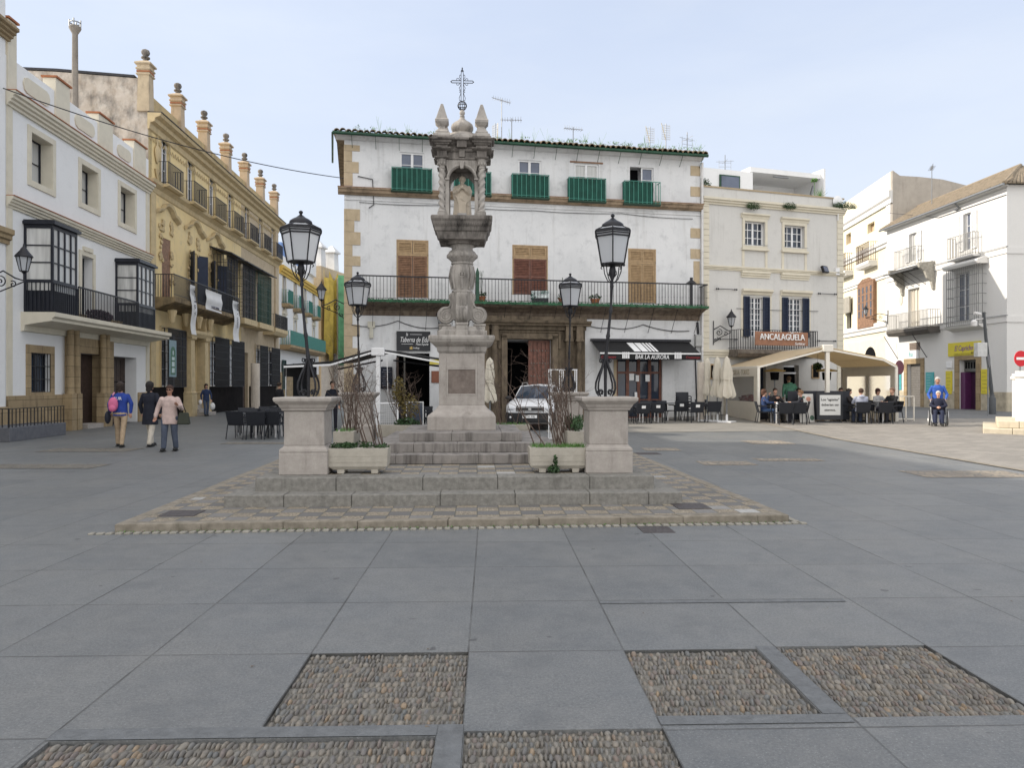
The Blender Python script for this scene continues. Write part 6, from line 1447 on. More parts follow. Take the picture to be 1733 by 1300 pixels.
MB().lathe([(.05,-.5),(.12,-.4),(.2,-.25),(.27,0),(.22,.2),(.1,.3),(.06,.45),(.1,.55),(.02,.8)],(.85,-.06,zu+1.4),10,sy=.4).lathe([(.05,-.4),(.2,-.1),(.25,.0)],(.85,-.06,zu+.6),10,sy=.4).build('urn_relief', OCHRETRIM, p.T, smooth=True)
# banners
CLB = simple('banner_white',(.68,.68,.68),.8,var=.06,scale=2); TX = simple('banner_ink',(.06,.06,.09),.8)
def banner(x0,x1,y0,y1,label,words_,d=1.02,wave=.05,shear=0):
    r_=p.r(x0,x1,y0,y1,d); T=onwall(p,'hanging_banner',label,'banner',(r_[0]+r_[1])/2,r_[2],d); w2,h2=(r_[1]-r_[0])/2,r_[3]-r_[2]; m=MB(); n=10
    for k in range(n+1):
        z=h2*k/n; y=wave*math.sin(k*.9); sx=shear*(1-k/n)
        m.v+=[(-w2+sx,y,z),(w2+sx,y+wave*.4,z),(-w2+sx,y+.008,z),(w2+sx,y+wave*.4+.008,z)]
        if k: o=4*(k-1); m.f+=[(o,o+1,o+5,o+4),(o+3,o+2,o+6,o+7),(o,o+4,o+6,o+2),(o+1,o+3,o+7,o+5)]
    m.f+=[(0,2,3,1),(4*n,4*n+1,4*n+3,4*n+2)]; m.build('cloth', CLB, T)
    for s_,sz,xx,zz,rz_ in words_: 
        if rz_: 
            cu=text_mesh('lettering',s_,sz,TX,T,0,0,0); M=Matrix.Translation((xx,-wave-.02,zz)) @ Matrix.Rotation(R(90),4,'Y'); cu.data.transform(M)
        else: text_mesh('lettering',s_,sz,TX,T,xx,-wave-.02,zz)
    return T
banner(323,332,483,566,'long narrow white banner with dark letters hanging from the palace balcony beside its shutters',[('J. DE D. V.',.28,.03,1.5,1)],shear=.12)
banner(349,376,494,527,'wide white rectangular banner on the palace balcony railing',[('LA SEDE DIVINA',.17,0,.18,0)],d=1.03,wave=.03)
banner(395,405,510,578,'long narrow white banner with dark letters hanging at the end of the palace balcony',[('ARTE Y VINO',.28,.03,1.6,1)],shear=.12)
T=onwall(p,'exhibition_poster','green and blue poster of an arch tied to a ground floor palace grille','poster',*(lambda r_:((r_[0]+r_[1])/2,r_[2]))(p.r(285,299,588,638,.38)),.38); MB().box(-.42,.42,-.02,0,0,1.75).build('poster_sheet', simple('poster_blue',(.22,.32,.36),.6,var=.1), T)
arch=[(-.3,.1),(.3,.1),(.3,1.15)]+[(.3*math.cos(t_),1.15+.3*math.sin(t_)) for t_ in [math.pi*i/8 for i in range(1,8)]]+[(-.3,1.15)]; MB().prism(arch,-.028,-.021).build('poster_arch', simple('poster_green',(.06,.16,.10),.6), T); MB().box(-.16,.16,-.034,-.029,.2,.42).box(-.16,.16,-.034,-.029,.5,.72).box(-.16,.16,-.034,-.029,.8,.95).ell((0,-.03,1.15),(.08,.006,.12),8,6).build('poster_blocks', simple('poster_pale',(.5,.6,.6),.6), T)

# ---------------------------------------------------------------- side street
s1 = B('white_balcony_terrace', 'white street terrace with yellow cornice band and green screened balconies, beyond the palace', (-18.6,60), (-19.75,76.7))
zy=s1.Zat(505,469); W_=s1.W; zlow=s1.Zat(505,590)
for k in range(4):
    u_=1.6+k*4.1; r_=(u_-.5,u_+.5,zlow+3.5,zlow+6.3); s1.window(r_,2,3,fm=WOOD_B,gm=GLASS,rec=.2,name='upper_window'); s1.frame(r_,.14,.05,CREAMTRIM,bottom=False)
    s1.balcony(u_-.85,u_+.85,zlow+3.4,.6,1.1,SAND,simple('green_balcony_%d'%k,(.05,.20,.17),.6),th=.3,sp=.14,r=.016); s1.box('balcony_screen', simple('teal_screen_%d'%k,(.10,.26,.24),.8), u_-.8,u_+.8,.52,.54,zlow+3.45,zlow+4.4)
    r_=(u_-.5,u_+.5,zlow+.05,zlow+2.4); s1.window(r_,2,3,fm=WPAINT,gm=GLASS_C,rec=.2,name='lower_window'); s1.frame(r_,.16,.05,CREAMTRIM,bottom=False)
    MB().prism([(u_-.8,r_[3]+.16),(u_+.8,r_[3]+.16),(u_,r_[3]+.85)],-.14,0).build('pediment', CREAMTRIM, s1.T)
s1.wall(-.3,zy,WHITE_NEW,back=9); s1.mould('yellow_cornice', simple('yellow_paint',(.62,.42,.10),.8), -.05, W_, zy-.7,.7,.35); s1.box('roof_storey', WHITE_NEW, 0,W_,-8,-.5,zy,zy+1.3); s1.box('white_turret', WHITE_NEW, W_-3.2,W_-.3,-1.6,-.2,zy+1.3,zy+3.2); s1.box('blue_attic', simple('blue_paint',(.16,.26,.50),.8), W_*.35,W_-3.4,-3,-1.2,zy+1.3,zy+2.9)
MB().stack(W_-1.8,.9,[(zy+3.2,.5,.5),(zy+4.3,.42,.42),(zy+4.35,.6,.6),(zy+4.5,.1,.1)]).build('roof_pinnacle', WHITE_NEW, s1.T)
s1.balcony(.1,W_-1,zlow,.9,1.15,SAND,simple('green_long_rail',(.10,.28,.25),.6),th=.4,sp=.16,r=.02,name='long_balcony'); s1.box('balcony_screen', simple('pale_teal',(.16,.34,.32),.8), .3,W_-2,.80,.82,zlow+.05,zlow+1.0)
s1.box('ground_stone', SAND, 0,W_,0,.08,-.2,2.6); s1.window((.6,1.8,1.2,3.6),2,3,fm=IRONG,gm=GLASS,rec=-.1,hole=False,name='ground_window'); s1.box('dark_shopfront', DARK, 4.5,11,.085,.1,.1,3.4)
YN=simple('yellow_net_fabric',(.44,.32,.06),.8,var=.35,scale=1.2,bump=.4); GN=simple('green_net_fabric',(.10,.27,.14),.8,var=.35,scale=1.2,bump=.4)
s2 = B('netted_yellow_building','narrow old building wrapped in yellow scaffold netting at the end of the side street',(-19.6,77),(-18.3,83)); zz=s2.Zat(550,452); W_=s2.W
s2.wall(-.3,zz,PALESTONE,back=6); m=MB(); n=22
for k in range(n+1):
    x=-.3+(W_+.2)*k/n
    for z_ in (4.4,7,zz-4.0,zz-1.2+ (0.8 if k%5==0 else 0)): m.v.append((x,-.5+.12*math.sin(k*1.7)+.05*math.sin(z_*3+k),z_ if z_>5 else z_+.5*math.sin(k*.9)))
    if k:
        o=4*(k-1); m.f+=[(o+j,o+4+j,o+5+j,o+1+j) for j in range(3)]
o=m.build('yellow_netting', YN, s2.T, smooth=True); o.modifiers.new('t','SOLIDIFY').thickness=.02
s2.window((.7,1.5,zz-3.0,zz-1.6),1,2,fm=WOOD_B,gm=GLASS,rec=-.02,hole=False); s2.box('shop_wall', COLSTONE, 0,W_,0,.05,0,4)
for k,uu in enumerate((1.5,4.6)): MB().stack(uu,1,[(zz,.55,.55),(zz+2.0,.5,.5),(zz+2.05,.7,.7),(zz+2.2,.7,.7),(zz+2.9,.08,.08)]).build('roof_pinnacle', WHITE, s2.T)
s3 = B('netted_green_building','narrow building wrapped in green scaffold netting at the end of the side street',(-18.3,79),(-14.2,82)); zz=s3.Zat(575,470); W_=s3.W
s3.wall(-.3,zz,WHITE,back=6); m=MB(); n=22
for k in range(n+1):
    x=-.2+(W_+.3)*k/n
    for z_ in (3.6,6.5,zz-3,zz+.2): m.v.append((x,-.5+.12*math.sin(k*1.5),z_+(.6*(k/n) if z_<5 else 0)))
    if k: o=4*(k-1); m.f+=[(o,o+4,o+5,o+1),(o+1,o+5,o+6,o+2),(o+2,o+6,o+7,o+3)]
o=m.build('green_netting', GN, s3.T, smooth=True); o.modifiers.new('t','SOLIDIFY').thickness=.02
s3.box('shop_wall', COLSTONE, 0,W_,0,.05,0,3.6); s3.box('dark_doorway', DARK, 1.2,2.6,.051,.07,0,2.6)
# ---------------------------------------------------------------- right side
g = B('white_corner_house','bright white house with tiled roof, big window grille and purple shop door',(25.75-.046*47.2,47.2),(25.75-.046*36.5,36.5),z0=.0)
W_=g.W; ze=g.Zat(1603,350); q1=g.Zat(1640,435); q2=g.Zat(1640,543)
w1=g.r(1540,1553,394,442); w2_=g.r(1632,1645,360,423); bg_=g.r(1611,1640,462,548); fw_=g.r(1537,1556,488,560)
g.window((w1[0],w1[1],w1[2],w1[3]),2,2,gm=GLASS_C,rec=.18,fm=WPAINT); g.window(w2_,2,3,gm=GLASS_G,rec=.18); g.window((bg_[0]+.3,bg_[1],bg_[2],bg_[3]),2,3,gm=GLASS_G,rec=.22); g.window(fw_,4,1,gm=PVC,fm=WCREAM,rec=.2,fw=.06,name='shuttered_door')
for r_,(u0_,u1_) in ((w1,(.55,.55)),(w2_,(.55,.55))): g.shutter(r_[0]-.42,r_[0]-.01,r_[2],r_[3],-.02,WPAINT); g.shutter(r_[1]+.01,r_[1]+.42,r_[2],r_[3],-.02,WPAINT)
gd1=g.r(1536,1559,616,689); gd2=g.r(1624,1653,609,694); gd1=(gd1[0],gd1[1],.25,gd1[3]); gd2=(gd2[0],gd2[1],.22,gd2[3]); g.holes+=[(*gd1,.35),(*gd2,.5)]
g.wall(-.3,ze,WHITE_SUN,back=12)
z_=q1; 
for zq in (q1,q2): MB().prof(0,W_+.05,[(0,zq-.30),(.05,zq-.28),(.05,zq),(.09,zq),(.09,zq+.03),(0,zq+.03)]).build('string_course', WHITE_SUN, g.T); MB().prof(0,W_+.09,[(0,zq+.031),(.10,zq+.031),(.10,zq+.055),(0,zq+.055)]).build('dark_line', GREYM, g.T)
MB().box(W_+.001,W_+.05,0,12,q1-.3,q1).box(W_+.001,W_+.05,0,12,q2-.3,q2).build('side_string_course', WHITE_SUN, g.T)
r_=g.r(1614,1655,396,432,.4); g.balcony(w2_[0]-.75,w2_[1]+.75,g.Zat(1634,433,.4),.5,1.15,WHITE_SUN,simple('pale_iron',(.25,.24,.22),.6),th=.1,sp=.14,r=.01)
g.balcony(w1[0]-.9,w1[1]+.6,g.Zat(1546,449,.4),.5,1.1,WHITE_SUN,simple('pale_iron2',(.25,.24,.22),.6),th=.1,sp=.14,r=.01)
gb=g.r(1604,1658,452,550,.35); g.grille((gb[0],gb[1],gb[2],gb[3]),.42,simple('grey_grille_iron',(.16,.16,.155),.6),sp=.16,rows=6,r=.011); MB().prof(gb[0]-.15,gb[1]+.15,[(0,gb[3]),(.5,gb[3]+.0),(.58,gb[3]+.12),(.58,gb[3]+.2),(.2,gb[3]+.35),(0,gb[3]+.35)]).build('grille_hood', WHITE_SUN, g.T); MB().prof(gb[0]-.1,gb[1]+.1,[(0,gb[2]-.3),(.4,gb[2]-.15),(.5,gb[2]-.02),(0,gb[2]-.02)]).build('grille_sill', WHITE_SUN, g.T)
cr=g.r(1506,1572,548,560,.6); zb_=g.Zat(1540,556,.6); g.balcony(g.uv(1504,550,.6)[0],g.uv(1574,550,.6)[0],zb_,.75,.95,simple('dark_slab',(.10,.09,.08),.8),simple('pale_iron3',(.30,.29,.27),.6),th=.35,sp=.13,r=.011,name='planted_balcony')
u0_,u1_=g.uv(1500,460,.9)[0],g.uv(1577,460,.3)[0]; zc3=g.Zat(1540,462,.5)
MB().add([(u0_+.1,0,zc3+.5),(u1_-.4,0,zc3+.5),(u1_-.5,-1.1,zc3+.1),(u0_,-1.1,zc3+.1),(u0_+.1,0,zc3+.44),(u1_-.4,0,zc3+.44),(u1_-.5,-1.1,zc3+.04),(u0_,-1.1,zc3+.04)],[(0,1,2,3),(7,6,5,4),(2,6,7,3),(0,3,7,4),(1,5,6,2)]).build('iron_canopy', simple('canopy_iron',(.07,.07,.07),.6), g.T)
for uu in (u0_+.3,u1_-.25): MB().prism([(-0,zc3+.45),(-.95,zc3+.35),(-.9,zc3+.1),(-.6,zc3-.1),(-.45,zc3-.5),(-.2,zc3-.7),(-.12,zc3-1.1),(0,zc3-1.2)],uu-.09,uu+.09,'x').build('canopy_bracket', simple('weathered_bracket_%d'%int(uu*10),(.34,.32,.28),.8,var=.3), g.T)
m=MB(); [m.tube([(u0_+.5+k*.6,-1.0,zc3+.05),(u0_+.75+k*.6,0,zc3-.75)],.016,4) for k in range(4)]; m.build('canopy_stays', IRON, g.T)
MB().ell((g.uv(1525,507)[0],-.02,g.uv(1525,507)[1]),(.2,.03,.35),14,8).build('oval_plaque', CREAMTRIM, g.T)
for uu in (g.uv(1512,590,.1)[0],g.uv(1560,590,.1)[0]): MB().tube([(uu,-.7,zb_-.3),(uu+.35,-.02,zb_-1.7)],.022,5).build('balcony_stay', IRON, g.T)
# doors below
g.frame(gd1,.32,.06,SAND,bottom=False); g.frame(gd2,.36,.06,SAND,bottom=False)
ROLL=simple('grey_roller_shutter',(.17,.16,.15),.6,var=.15); m=MB(); z=gd1[2]
while z<gd1[3]-.05: m.cbox(((gd1[0]+gd1[1])/2,.2,z+.05),(gd1[1]-gd1[0]-.02,.012,.095),rx=.25); z+=.1
m.build('roller_shutter', ROLL, g.T)
PUR=simple('purple_door_paint',(.09,.02,.08),.5); um=gd2[0]+(gd2[1]-gd2[0])*.28; g.box('open_purple_door', PUR, gd2[0]+.02,um,-.45,-.05,gd2[2],gd2[3]-.65); g.box('purple_door', simple('dark_purple',(.045,.012,.04),.5), um,gd2[1]-.02,-.45,-.38,gd2[2],gd2[3]-.65)
g.box('door_transom', simple('transom_grey',(.12,.12,.11),.5), gd2[0]+.01,gd2[1]-.01,-.3,-.25,gd2[3]-.62,gd2[3]-.05); m=MB(); [m.box(gd2[0]+.12+k*.22,gd2[0]+.24+k*.22,.235,.249,gd2[3]-.45,gd2[3]-.12) for k in range(int((gd2[1]-gd2[0]-.2)/.22))]; m.build('transom_openings', DARK, g.T)
PPL=simple('pale_plinth',(.42,.37,.28),.85,var=.25,scale=3)
for q_ in ((0,gd1[0]-.32,-.04,0),(gd1[1]+.32,gd2[0]-.36,-.04,0),(gd2[1]+.36,W_+.03,-.04,0),(W_,W_+.04,0.001,12)): MB().box(*q_,-.2,1.25).build('stone_plinth', PPL, g.T, bevel=.006)
gv_=g.r(1540,1557,580,593); m=MB().box(gv_[0],gv_[1],-.03,0,gv_[2],gv_[3]); [m.cbox(((gv_[0]+gv_[1])/2,-.05,gv_[2]+.06+k*.09),(gv_[1]-gv_[0]-.08,.01,.06),rx=.6) for k in range(5)]; m.build('vent_grille', simple('vent_brown',(.25,.2,.17),.7), g.T)
# signs
YS=simple('yellow_panel',(.62,.52,.03),.5,var=.03); TE=simple('teal_panel',(.07,.36,.38),.5); 
def panel(x0,x1,y0,y1,name,label,mat,lines=0,ink=None,d=.0,cat='sign'):
    r_=g.r(x0,x1,y0,y1,d); T=onwall(g,name,label,cat,(r_[0]+r_[1])/2,r_[2],.0); w2,h2=(r_[1]-r_[0])/2,r_[3]-r_[2]; MB().box(-w2,w2,-.06,0,0,h2).build('panel', mat, T, bevel=.004)
    if lines: m=MB(); [m.box(-w2*.7,w2*rt.uniform(.2,.7),-.063,-.06,h2*(k+.6)/(lines+.6),h2*(k+.6)/(lines+.6)+.02) for k in range(lines)]; m.build('text_lines', ink, T)
    return T,w2,h2
INKP=simple('violet_ink',(.18,.08,.28),.6); INKO=simple('olive_ink',(.25,.20,.03),.6); INKW=simple('pale_ink',(.4,.6,.6),.6)
T,w2,h2=panel(1606,1661,579,602,'shop_fascia_sign','large yellow fascia sign with violet script above the purple door',YS); text_mesh('lettering','El Capricho',.40,INKP,T,0,-.065,h2*.55,shear=.2,sx=.8); text_mesh('lettering','tienda',.16,INKO,T,w2*.6,-.065,h2*.2)
T,w2,h2=panel(1534,1556,593,607,'clinic_sign','white sign with teal letters above the closed grey roller shutter',WPAINT); text_mesh('lettering','fisi',.42,simple('teal_ink',(.03,.30,.33),.5),T,-.1,-.065,h2*.5)
panel(1568,1581,630,665,'teal_panel','teal information panel on the wall between the shutter and the purple door',TE,7,INKW); panel(1521,1526,630,660,'teal_panel','narrow teal panel left of the grey roller shutter, beside the tent edge',TE,4,INKW)
panel(1602,1612,628,667,'yellow_price_panel','narrow yellow price panel left of the purple door',YS,6,INKO); panel(1662,1675,625,667,'yellow_price_panel','wide yellow price panel right of the purple door',YS,6,INKO)
T,w2,h2=panel(1603,1612,612,623,'round_sign','round blue and white sign above the left yellow panel',WPAINT); 
# roof
m=MB(); RW,RH=1.9,1.22
n=int((W_+.5)/.21)
for k in range(n+1):
    x=-.2+(W_+.45)*k/n; L=1.0 if x<W_-RW else max(.06,(W_+.3-x)/(RW+.3))
    y1_,z1_=RW*L,RH*L
    A=[]; 
    for (yy,zz_) in ((-.32,ze-.02),(y1_,ze+z1_+.16)):
        for i in range(6): t_=math.pi*i/5; A.append((x+.068*math.cos(t_),yy-.03*math.sin(t_),zz_+.09*math.sin(t_)))
    m.add(A,[(i,i+1,i+7,i+6) for i in range(5)]+[(0,1,2,3,4,5)])
m.add([(-.2,-.3,ze-.03),(W_+.25,-.3,ze-.03),(W_-RW+.25,RW,ze+RH+.1),(-.2,RW,ze+RH+.1)],[(0,1,2,3)])
m.add([(-.2,RW,ze+RH+.1),(W_-RW+.25,RW,ze+RH+.1),(W_-RW+.25,10,ze+RH+.1),(-.2,10,ze+RH+.1)],[(0,1,2,3)])
m.add([(W_+.25,-.3,ze-.03),(W_+.25,11,ze-.03),(W_-RW+.25,10,ze+RH+.1),(W_-RW+.25,RW,ze+RH+.1)],[(0,1,2,3)])
for k in range(50):
    y=-.3+k*.22; A=[]; L=1
    for (xx,zz_) in ((W_+.30,ze-.02),(W_-RW*L+.3,ze+RH+.14)):
        for i in range(6): t_=math.pi*i/5; A.append((xx,y+(RW+.3 if xx<W_ and y<RW else 0)*max(0,1-(y+.3)/(RW+.3))+.1*math.cos(t_),zz_+.09*math.sin(t_)))
    m.add(A,[(i,i+1,i+7,i+6) for i in range(5)]+[(0,1,2,3,4,5)])
m.tube([(W_+.28,-.32,ze+.02),(W_-RW+.25,RW,ze+RH+.2)],.11,8); m.tube([(-.2,RW,ze+RH+.2),(W_-RW+.25,RW,ze+RH+.2)],.1,8)
m.build('tiled_roof', TILE2, g.T)
m=MB().prof(-.1,W_+.1,[(0,ze-.12),(.2,ze-.05),(.28,ze-.01),(0,ze-.01)]); m.build('eave', WHITE_SUN, g.T); MB().tube([(-.2,-.38,ze-.06),(W_+.3,-.38,ze-.06)],.06,8).tube([(W_-3.5,-.3,ze-.1),(W_-3.5,-.1,ze-.3),(W_-3.9,-.06,ze-.35)],.05,6).build('gutter', GREYM, g.T, smooth=True)
cable(g,[(0,g.Zat(1520,352)),(W_*.5,g.Zat(1600,352)-.4),(W_,g.Zat(1702,330))],.015)
# pale yellow house behind
y = B('pale_yellow_house','tall pale yellow house with brown glazed bay and weathered gable, behind the tent',(25.0,58.5),(23.96,47.25)); y.P0=Vector((25.0+.0,58.5))
W_=y.W; zt_=y.Zat(1512,287); 
yw=[y.r(1432,1440,395,425),y.r(1468,1480,377,415)]
for i,r_ in enumerate(yw): y.window((r_[0],r_[1],y.Zat(1470,440),r_[3]),1,1,fm=WOOD_T,gm=simple('tan_blind_%d'%i,(.50,.38,.26),.8),rec=.3); y.balcony(r_[0]-.55,r_[1]+.55,y.Zat(1470,442,.4),.6,1.25,WHITE_SUN,simple('brown_iron_%d'%i,(.10,.06,.04),.6),th=.35,sp=.15,r=.013)
yb=y.r(1457,1484,478,555); 
yd=y.r(1433,1441,514,560); y.window(yd,1,2,fm=DARK,gm=GLASS,rec=.3); YEL=plaster('pale_yellow_plaster',(.72,.66,.50),amt=.15,patch=.3,grey=(.6,.56,.46))
y.wall(-.3,zt_,YEL,back=0); 
m=MB().box(yb[0],yb[1],-.25,0,yb[2],yb[3]).prism([(yb[0],yb[3]),(yb[1],yb[3]),((yb[0]*.3+yb[1]*.7),yb[3]+.28),((yb[0]*.7+yb[1]*.3),yb[3]+.28)],-.25,0); o=m.build('glazed_bay', WOOD_B, y.T, bevel=.02); m=MB(); n=4
for k in range(n):
    for j in range(4): x=yb[0]+(yb[1]-yb[0])*(k+.5)/n; z=yb[2]+(yb[3]-yb[2])*(.32+.17*j); m.box(x-.11,x+.11,-.262,-.252,z-.22,z+.22)
m.build('pane', GLASS, o); 
for zf_,hh,dd in ((418,.45,.35),(470,.4,.25),(560,.6,.35),(358,.8,.4)):
    z=y.Zat(1500,zf_) if zf_!=358 else y.Zat(1505,322)-.9; y.mould('white_cornice', WHITE_SUN, 0, W_+.02, z, hh, dd*.6, steps=2)
y.box('corner_pilaster', WHITE_SUN, W_-.9,W_-.2,0,.06,0,y.Zat(1505,322)-.9); y.box('shop_level', CREAMTRIM, 0,W_-.2,0,.05,-.2,y.Zat(1480,575)); MB().ell((y.uv(1474,607)[0],-.055,y.Zat(1474,607)),(1.0,.01,.8),16,8).build('arched_window', DARK, y.T)
y.box('dark_shop_door', WOOD_D, y.uv(1470,640)[0]-.6,y.uv(1470,640)[0]+.6,.051,.08,.3,3.2); y.box('blind_awning', simple('grey_blind',(.30,.28,.24),.8), yd[0]-.3,yd[1]+.3,.15,.25,yd[3]-.7,yd[3]+.45)
pts=[(0,-.3),(0,zt_+.0),(.45,zt_-.35),(1.6,zt_-.45),(3.0,zt_-.65),(4.4,zt_-1.05),(5.5,zt_-1.6),(9,zt_-2.5),(9,-.3)]
m=MB(); n=len(pts)
m.prism([(a_,b_) for a_,b_ in pts],W_-.3,W_+.01,'x'); m.build('gable_wall', stone('grey_gable',(.46,.42,.37),(.36,.33,.29),dark=(.17,.15,.13),amt=.5,scale=1.5), y.T)
MB().box(0,W_-.31,.0+.001,9,zt_-5,zt_-3.2).build('roof_mass', YEL, y.T)
antenna(W3(1577,345,42), 2.1, 'aerial on a tall mast between the tiled roof and the grey gable wall', 0, 1.2)
wall_lamp(g.world(.15,.0,g.Zat(1508,536)), g.rz+R(-40), 'grey wall lantern at the seam of the white corner house and pale yellow house', 1.3, .8)
# overhead cable across the square
P0_=Vector(t0.world(t0.W-.3,.1,t0.Zat(6,153))); P1_=Vector((-6.95,30.95,c.Zat(585,302))); m=MB(); pp=[]
for k in range(25): f=k/24; q=P0_.lerp(P1_,f); q.z-=.35*4*f*(1-f); pp.append(q)
tag(m.tube(pp,.018,4).build('overhead_cable', IRON),'thin dark cable strung across the street from the left white building to the central one','cable')
# ================================================================ TERRACE FURNITURE
def armchair_proto():
    T = thing('terrace_chair', 'x', 'chair')
    MB().box(-.24,.24,-.24,.22,.41,.45).build('seat', RATTAN, T, bevel=.012)
    m = MB(); m.add([(-.25,.20,.44),(.25,.20,.44),(.28,.30,.84),(-.28,.30,.84),(-.25,.235,.44),(.25,.235,.44),(.28,.335,.84),(-.28,.335,.84)],[(0,1,2,3),(7,6,5,4),(0,4,5,1),(1,5,6,2),(2,6,7,3),(3,7,4,0)]); m.build('backrest', RATTAN, T, bevel=.012)
    for sx in (-1,1):
        MB().tube([(sx*.27,.24,.66),(sx*.285,.0,.67),(sx*.27,-.22,.64)],.022,6).build('armrest', RATTAN, T, smooth=True)
        MB().tube([(sx*.27,-.22,.64),(sx*.26,-.24,.4),(sx*.265,-.26,0)],.017,6).build('leg', RATTAN, T, smooth=True)
        MB().tube([(sx*.25,.22,.45),(sx*.265,.30,0)],.017,6).build('leg', RATTAN, T, smooth=True)
    return T
def table_proto():
    T = thing('cafe_table', 'x', 'table')
    MB().box(-.36,.36,-.36,.36,.71,.735).build('tabletop', simple('dark_tabletop',(.03,.035,.045),.35), T, bevel=.006)
    for sx in (-1,1):
        for sy in (-1,1): MB().box(sx*.31-.02,sx*.31+.02,sy*.31-.02,sy*.31+.02,0,.709).build('leg', PIPEW, T)
    return T
def tag_proto():
    return MB().box(-.085,.085,.325,.332,.62,.72).build('backrest_label', WTXT)
CH0 = armchair_proto(); TB0 = table_proto(); used = {}
def put(proto, P, rz, label, group, cat=None):
    if proto.name not in used: used[proto.name] = 1; o = proto
    else: o = copy_tree(proto)
    o.location = P; o.rotation_euler = (0,0,R(rz)); o['label'] = label; o['group'] = group; return o
CHS0 = copy_tree(CH0); CHS0.location = (0,0,-50); lab_ = MB().add([(-.085,.302,.60),(.085,.302,.60),(.085,.326,.70),(-.085,.326,.70)],[(0,1,2,3)]); 
lb_ = MB().add([(-.08,.290,.62),(.08,.290,.62),(.08,.318,.73),(-.08,.318,.73),(-.08,.296,.62),(.08,.296,.62),(.08,.324,.73),(-.08,.324,.73)],[(0,1,2,3),(7,6,5,4),(0,4,5,1),(1,5,6,2),(2,6,7,3),(3,7,4,0)]).build('backrest_label', WTXT, CHS0); lb_.location=(0,.008,0)
lb_.location = (0, .012, 0)
g1 = 'dark chairs of the terrace before the bar'
for px,Y,rz,proto,lb in ((1086,29.9,185,CHS0,'dark chair with a white back label, first in the front row of the bar terrace'),(1112,30.1,178,CHS0,'dark chair with a white back label, second in the front row of the bar terrace'),
    (1177,29.9,184,CHS0,'dark chair with a white back label beside the table with white legs'),(1207,30.0,176,CH0,'dark chair without a label at the end of the front row, by the parasols'),
    (1153,30.9,172,CHS0,'dark chair with a white back label, set back near the middle of the bar terrace')):
    put(proto, GX(px,Y), rz, lb, g1)
for px,Y,rz in ((1062,31.0,100),(1128,31.4,30),(1098,31.6,10),(1166,31.3,60),(1190,31.7,0),(1072,32.0,0)):
    put(CH0, GX(px,Y), rz, 'dark chair in the back rows of the bar terrace, partly hidden by other chairs', g1)
put(TB0, GX(1098,30.7), 2, 'dark table with white legs behind the first two labelled bar terrace chairs', 'terrace tables')
put(TB0, GX(1192,30.7), 0, 'dark table with white legs before the stone column by the closed parasols', 'terrace tables')
put(TB0, GX(1140,31.6), 0, 'dark table in the back row of the bar terrace', 'terrace tables')
P = GX(1157,31.9); 
for k in range(4): o = put(CH0, P+Vector((0,0,.11*k)), 0, 'dark chair in the stack against the white wall of the bar', 'stacked dark chairs')
gl = 'dark chairs of the terrace on the street side of the monument'
for px,Y,rz,lb in ((405,22.6,172,'dark armchair at the near end of the street side terrace'),(436,22.5,186,'dark armchair seen from behind, second from the near end of the street side terrace'),(463,22.7,178,'dark armchair seen from behind, nearest the front left pedestal')):
    put(CH0, GX(px,Y), rz, lb, gl)
for px,Y,rz in ((418,23.9,10),(450,24.2,0),(470,23.8,90),(436,25.2,180),(462,25.6,175),(478,25.2,0),(420,25.4,30),(446,26.6,0),(472,27.0,190)):
    put(CH0, GX(px,Y), rz, 'dark armchair among the crowded back rows of the street side terrace', gl)
put(TB0, GX(422,23.3), 0, 'dark table between the near chairs of the street side terrace', 'terrace tables'); put(TB0, GX(455,23.4), 0, 'dark table nearest the front left pedestal', 'terrace tables'); put(TB0, GX(450,25.8), 0, 'dark table in the back of the street side terrace', 'terrace tables')
# tavern doorway furniture
gt = 'dark chairs by the tavern door'
for px,Y,rz in ((700,26.5,180),(718,27.0,0),(727,26.2,90),(688,27.4,10)): put(CH0, GX(px,Y), rz, 'dark chair in the shade before the tavern door', gt)
put(TB0, GX(708,27.3), 0, 'dark table in the shade before the tavern door', 'terrace tables')
# ---------------------------------------------------------------- beige tent
TX0, TX1, TY0, TY1 = 9.72, 15.15, 29.6, 34.5
def tz(py, Y=29.6): return EYE+(CY-py)/FPX*Y
XR = (1400-CX)/FPX*TY0; zr_ = tz(588); ze_ = tz(619)
T = thing('beige_tent', 'large beige terrace awning tent on a central white post, with clear plastic side walls', 'awning', (XR,TY0,gz(XR,TY0)))
o0 = T.location.copy()
def tl(x,y,z): return (x-o0.x, y-o0.y, z-o0.z)
def slab(pts, th=.03):
    a=[tl(*p) for p in pts]; b=[(p[0],p[1],p[2]-th) for p in a]; return MB().add(a+b,[(0,1,2,3),(7,6,5,4),(0,4,5,1),(1,5,6,2),(2,6,7,3),(3,7,4,0)])
slab([(TX0,TY0,ze_),(XR-.1,TY0,zr_),(XR-.1,TY1,zr_+.05),(TX0,TY1,ze_+.05)]).build('left_canopy', AWNC, T)
slab([(XR+.1,TY0,zr_),(XR+2.2,TY0,zr_-.42),(XR+2.2,TY1,zr_-.38),(XR+.1,TY1,zr_+.05)]).build('right_canopy', AWNC, T); slab([(XR+2.2,TY0,zr_-.42),(TX1+.05,TY0,ze_+.02),(TX1+.05,TY1,ze_+.05),(XR+2.2,TY1,zr_-.38)]).build('right_canopy_lower', AWNC, T)
m=MB(); b_=lambda A,B_,r_: m.tube([tl(*A),tl(*B_)],r_,4)
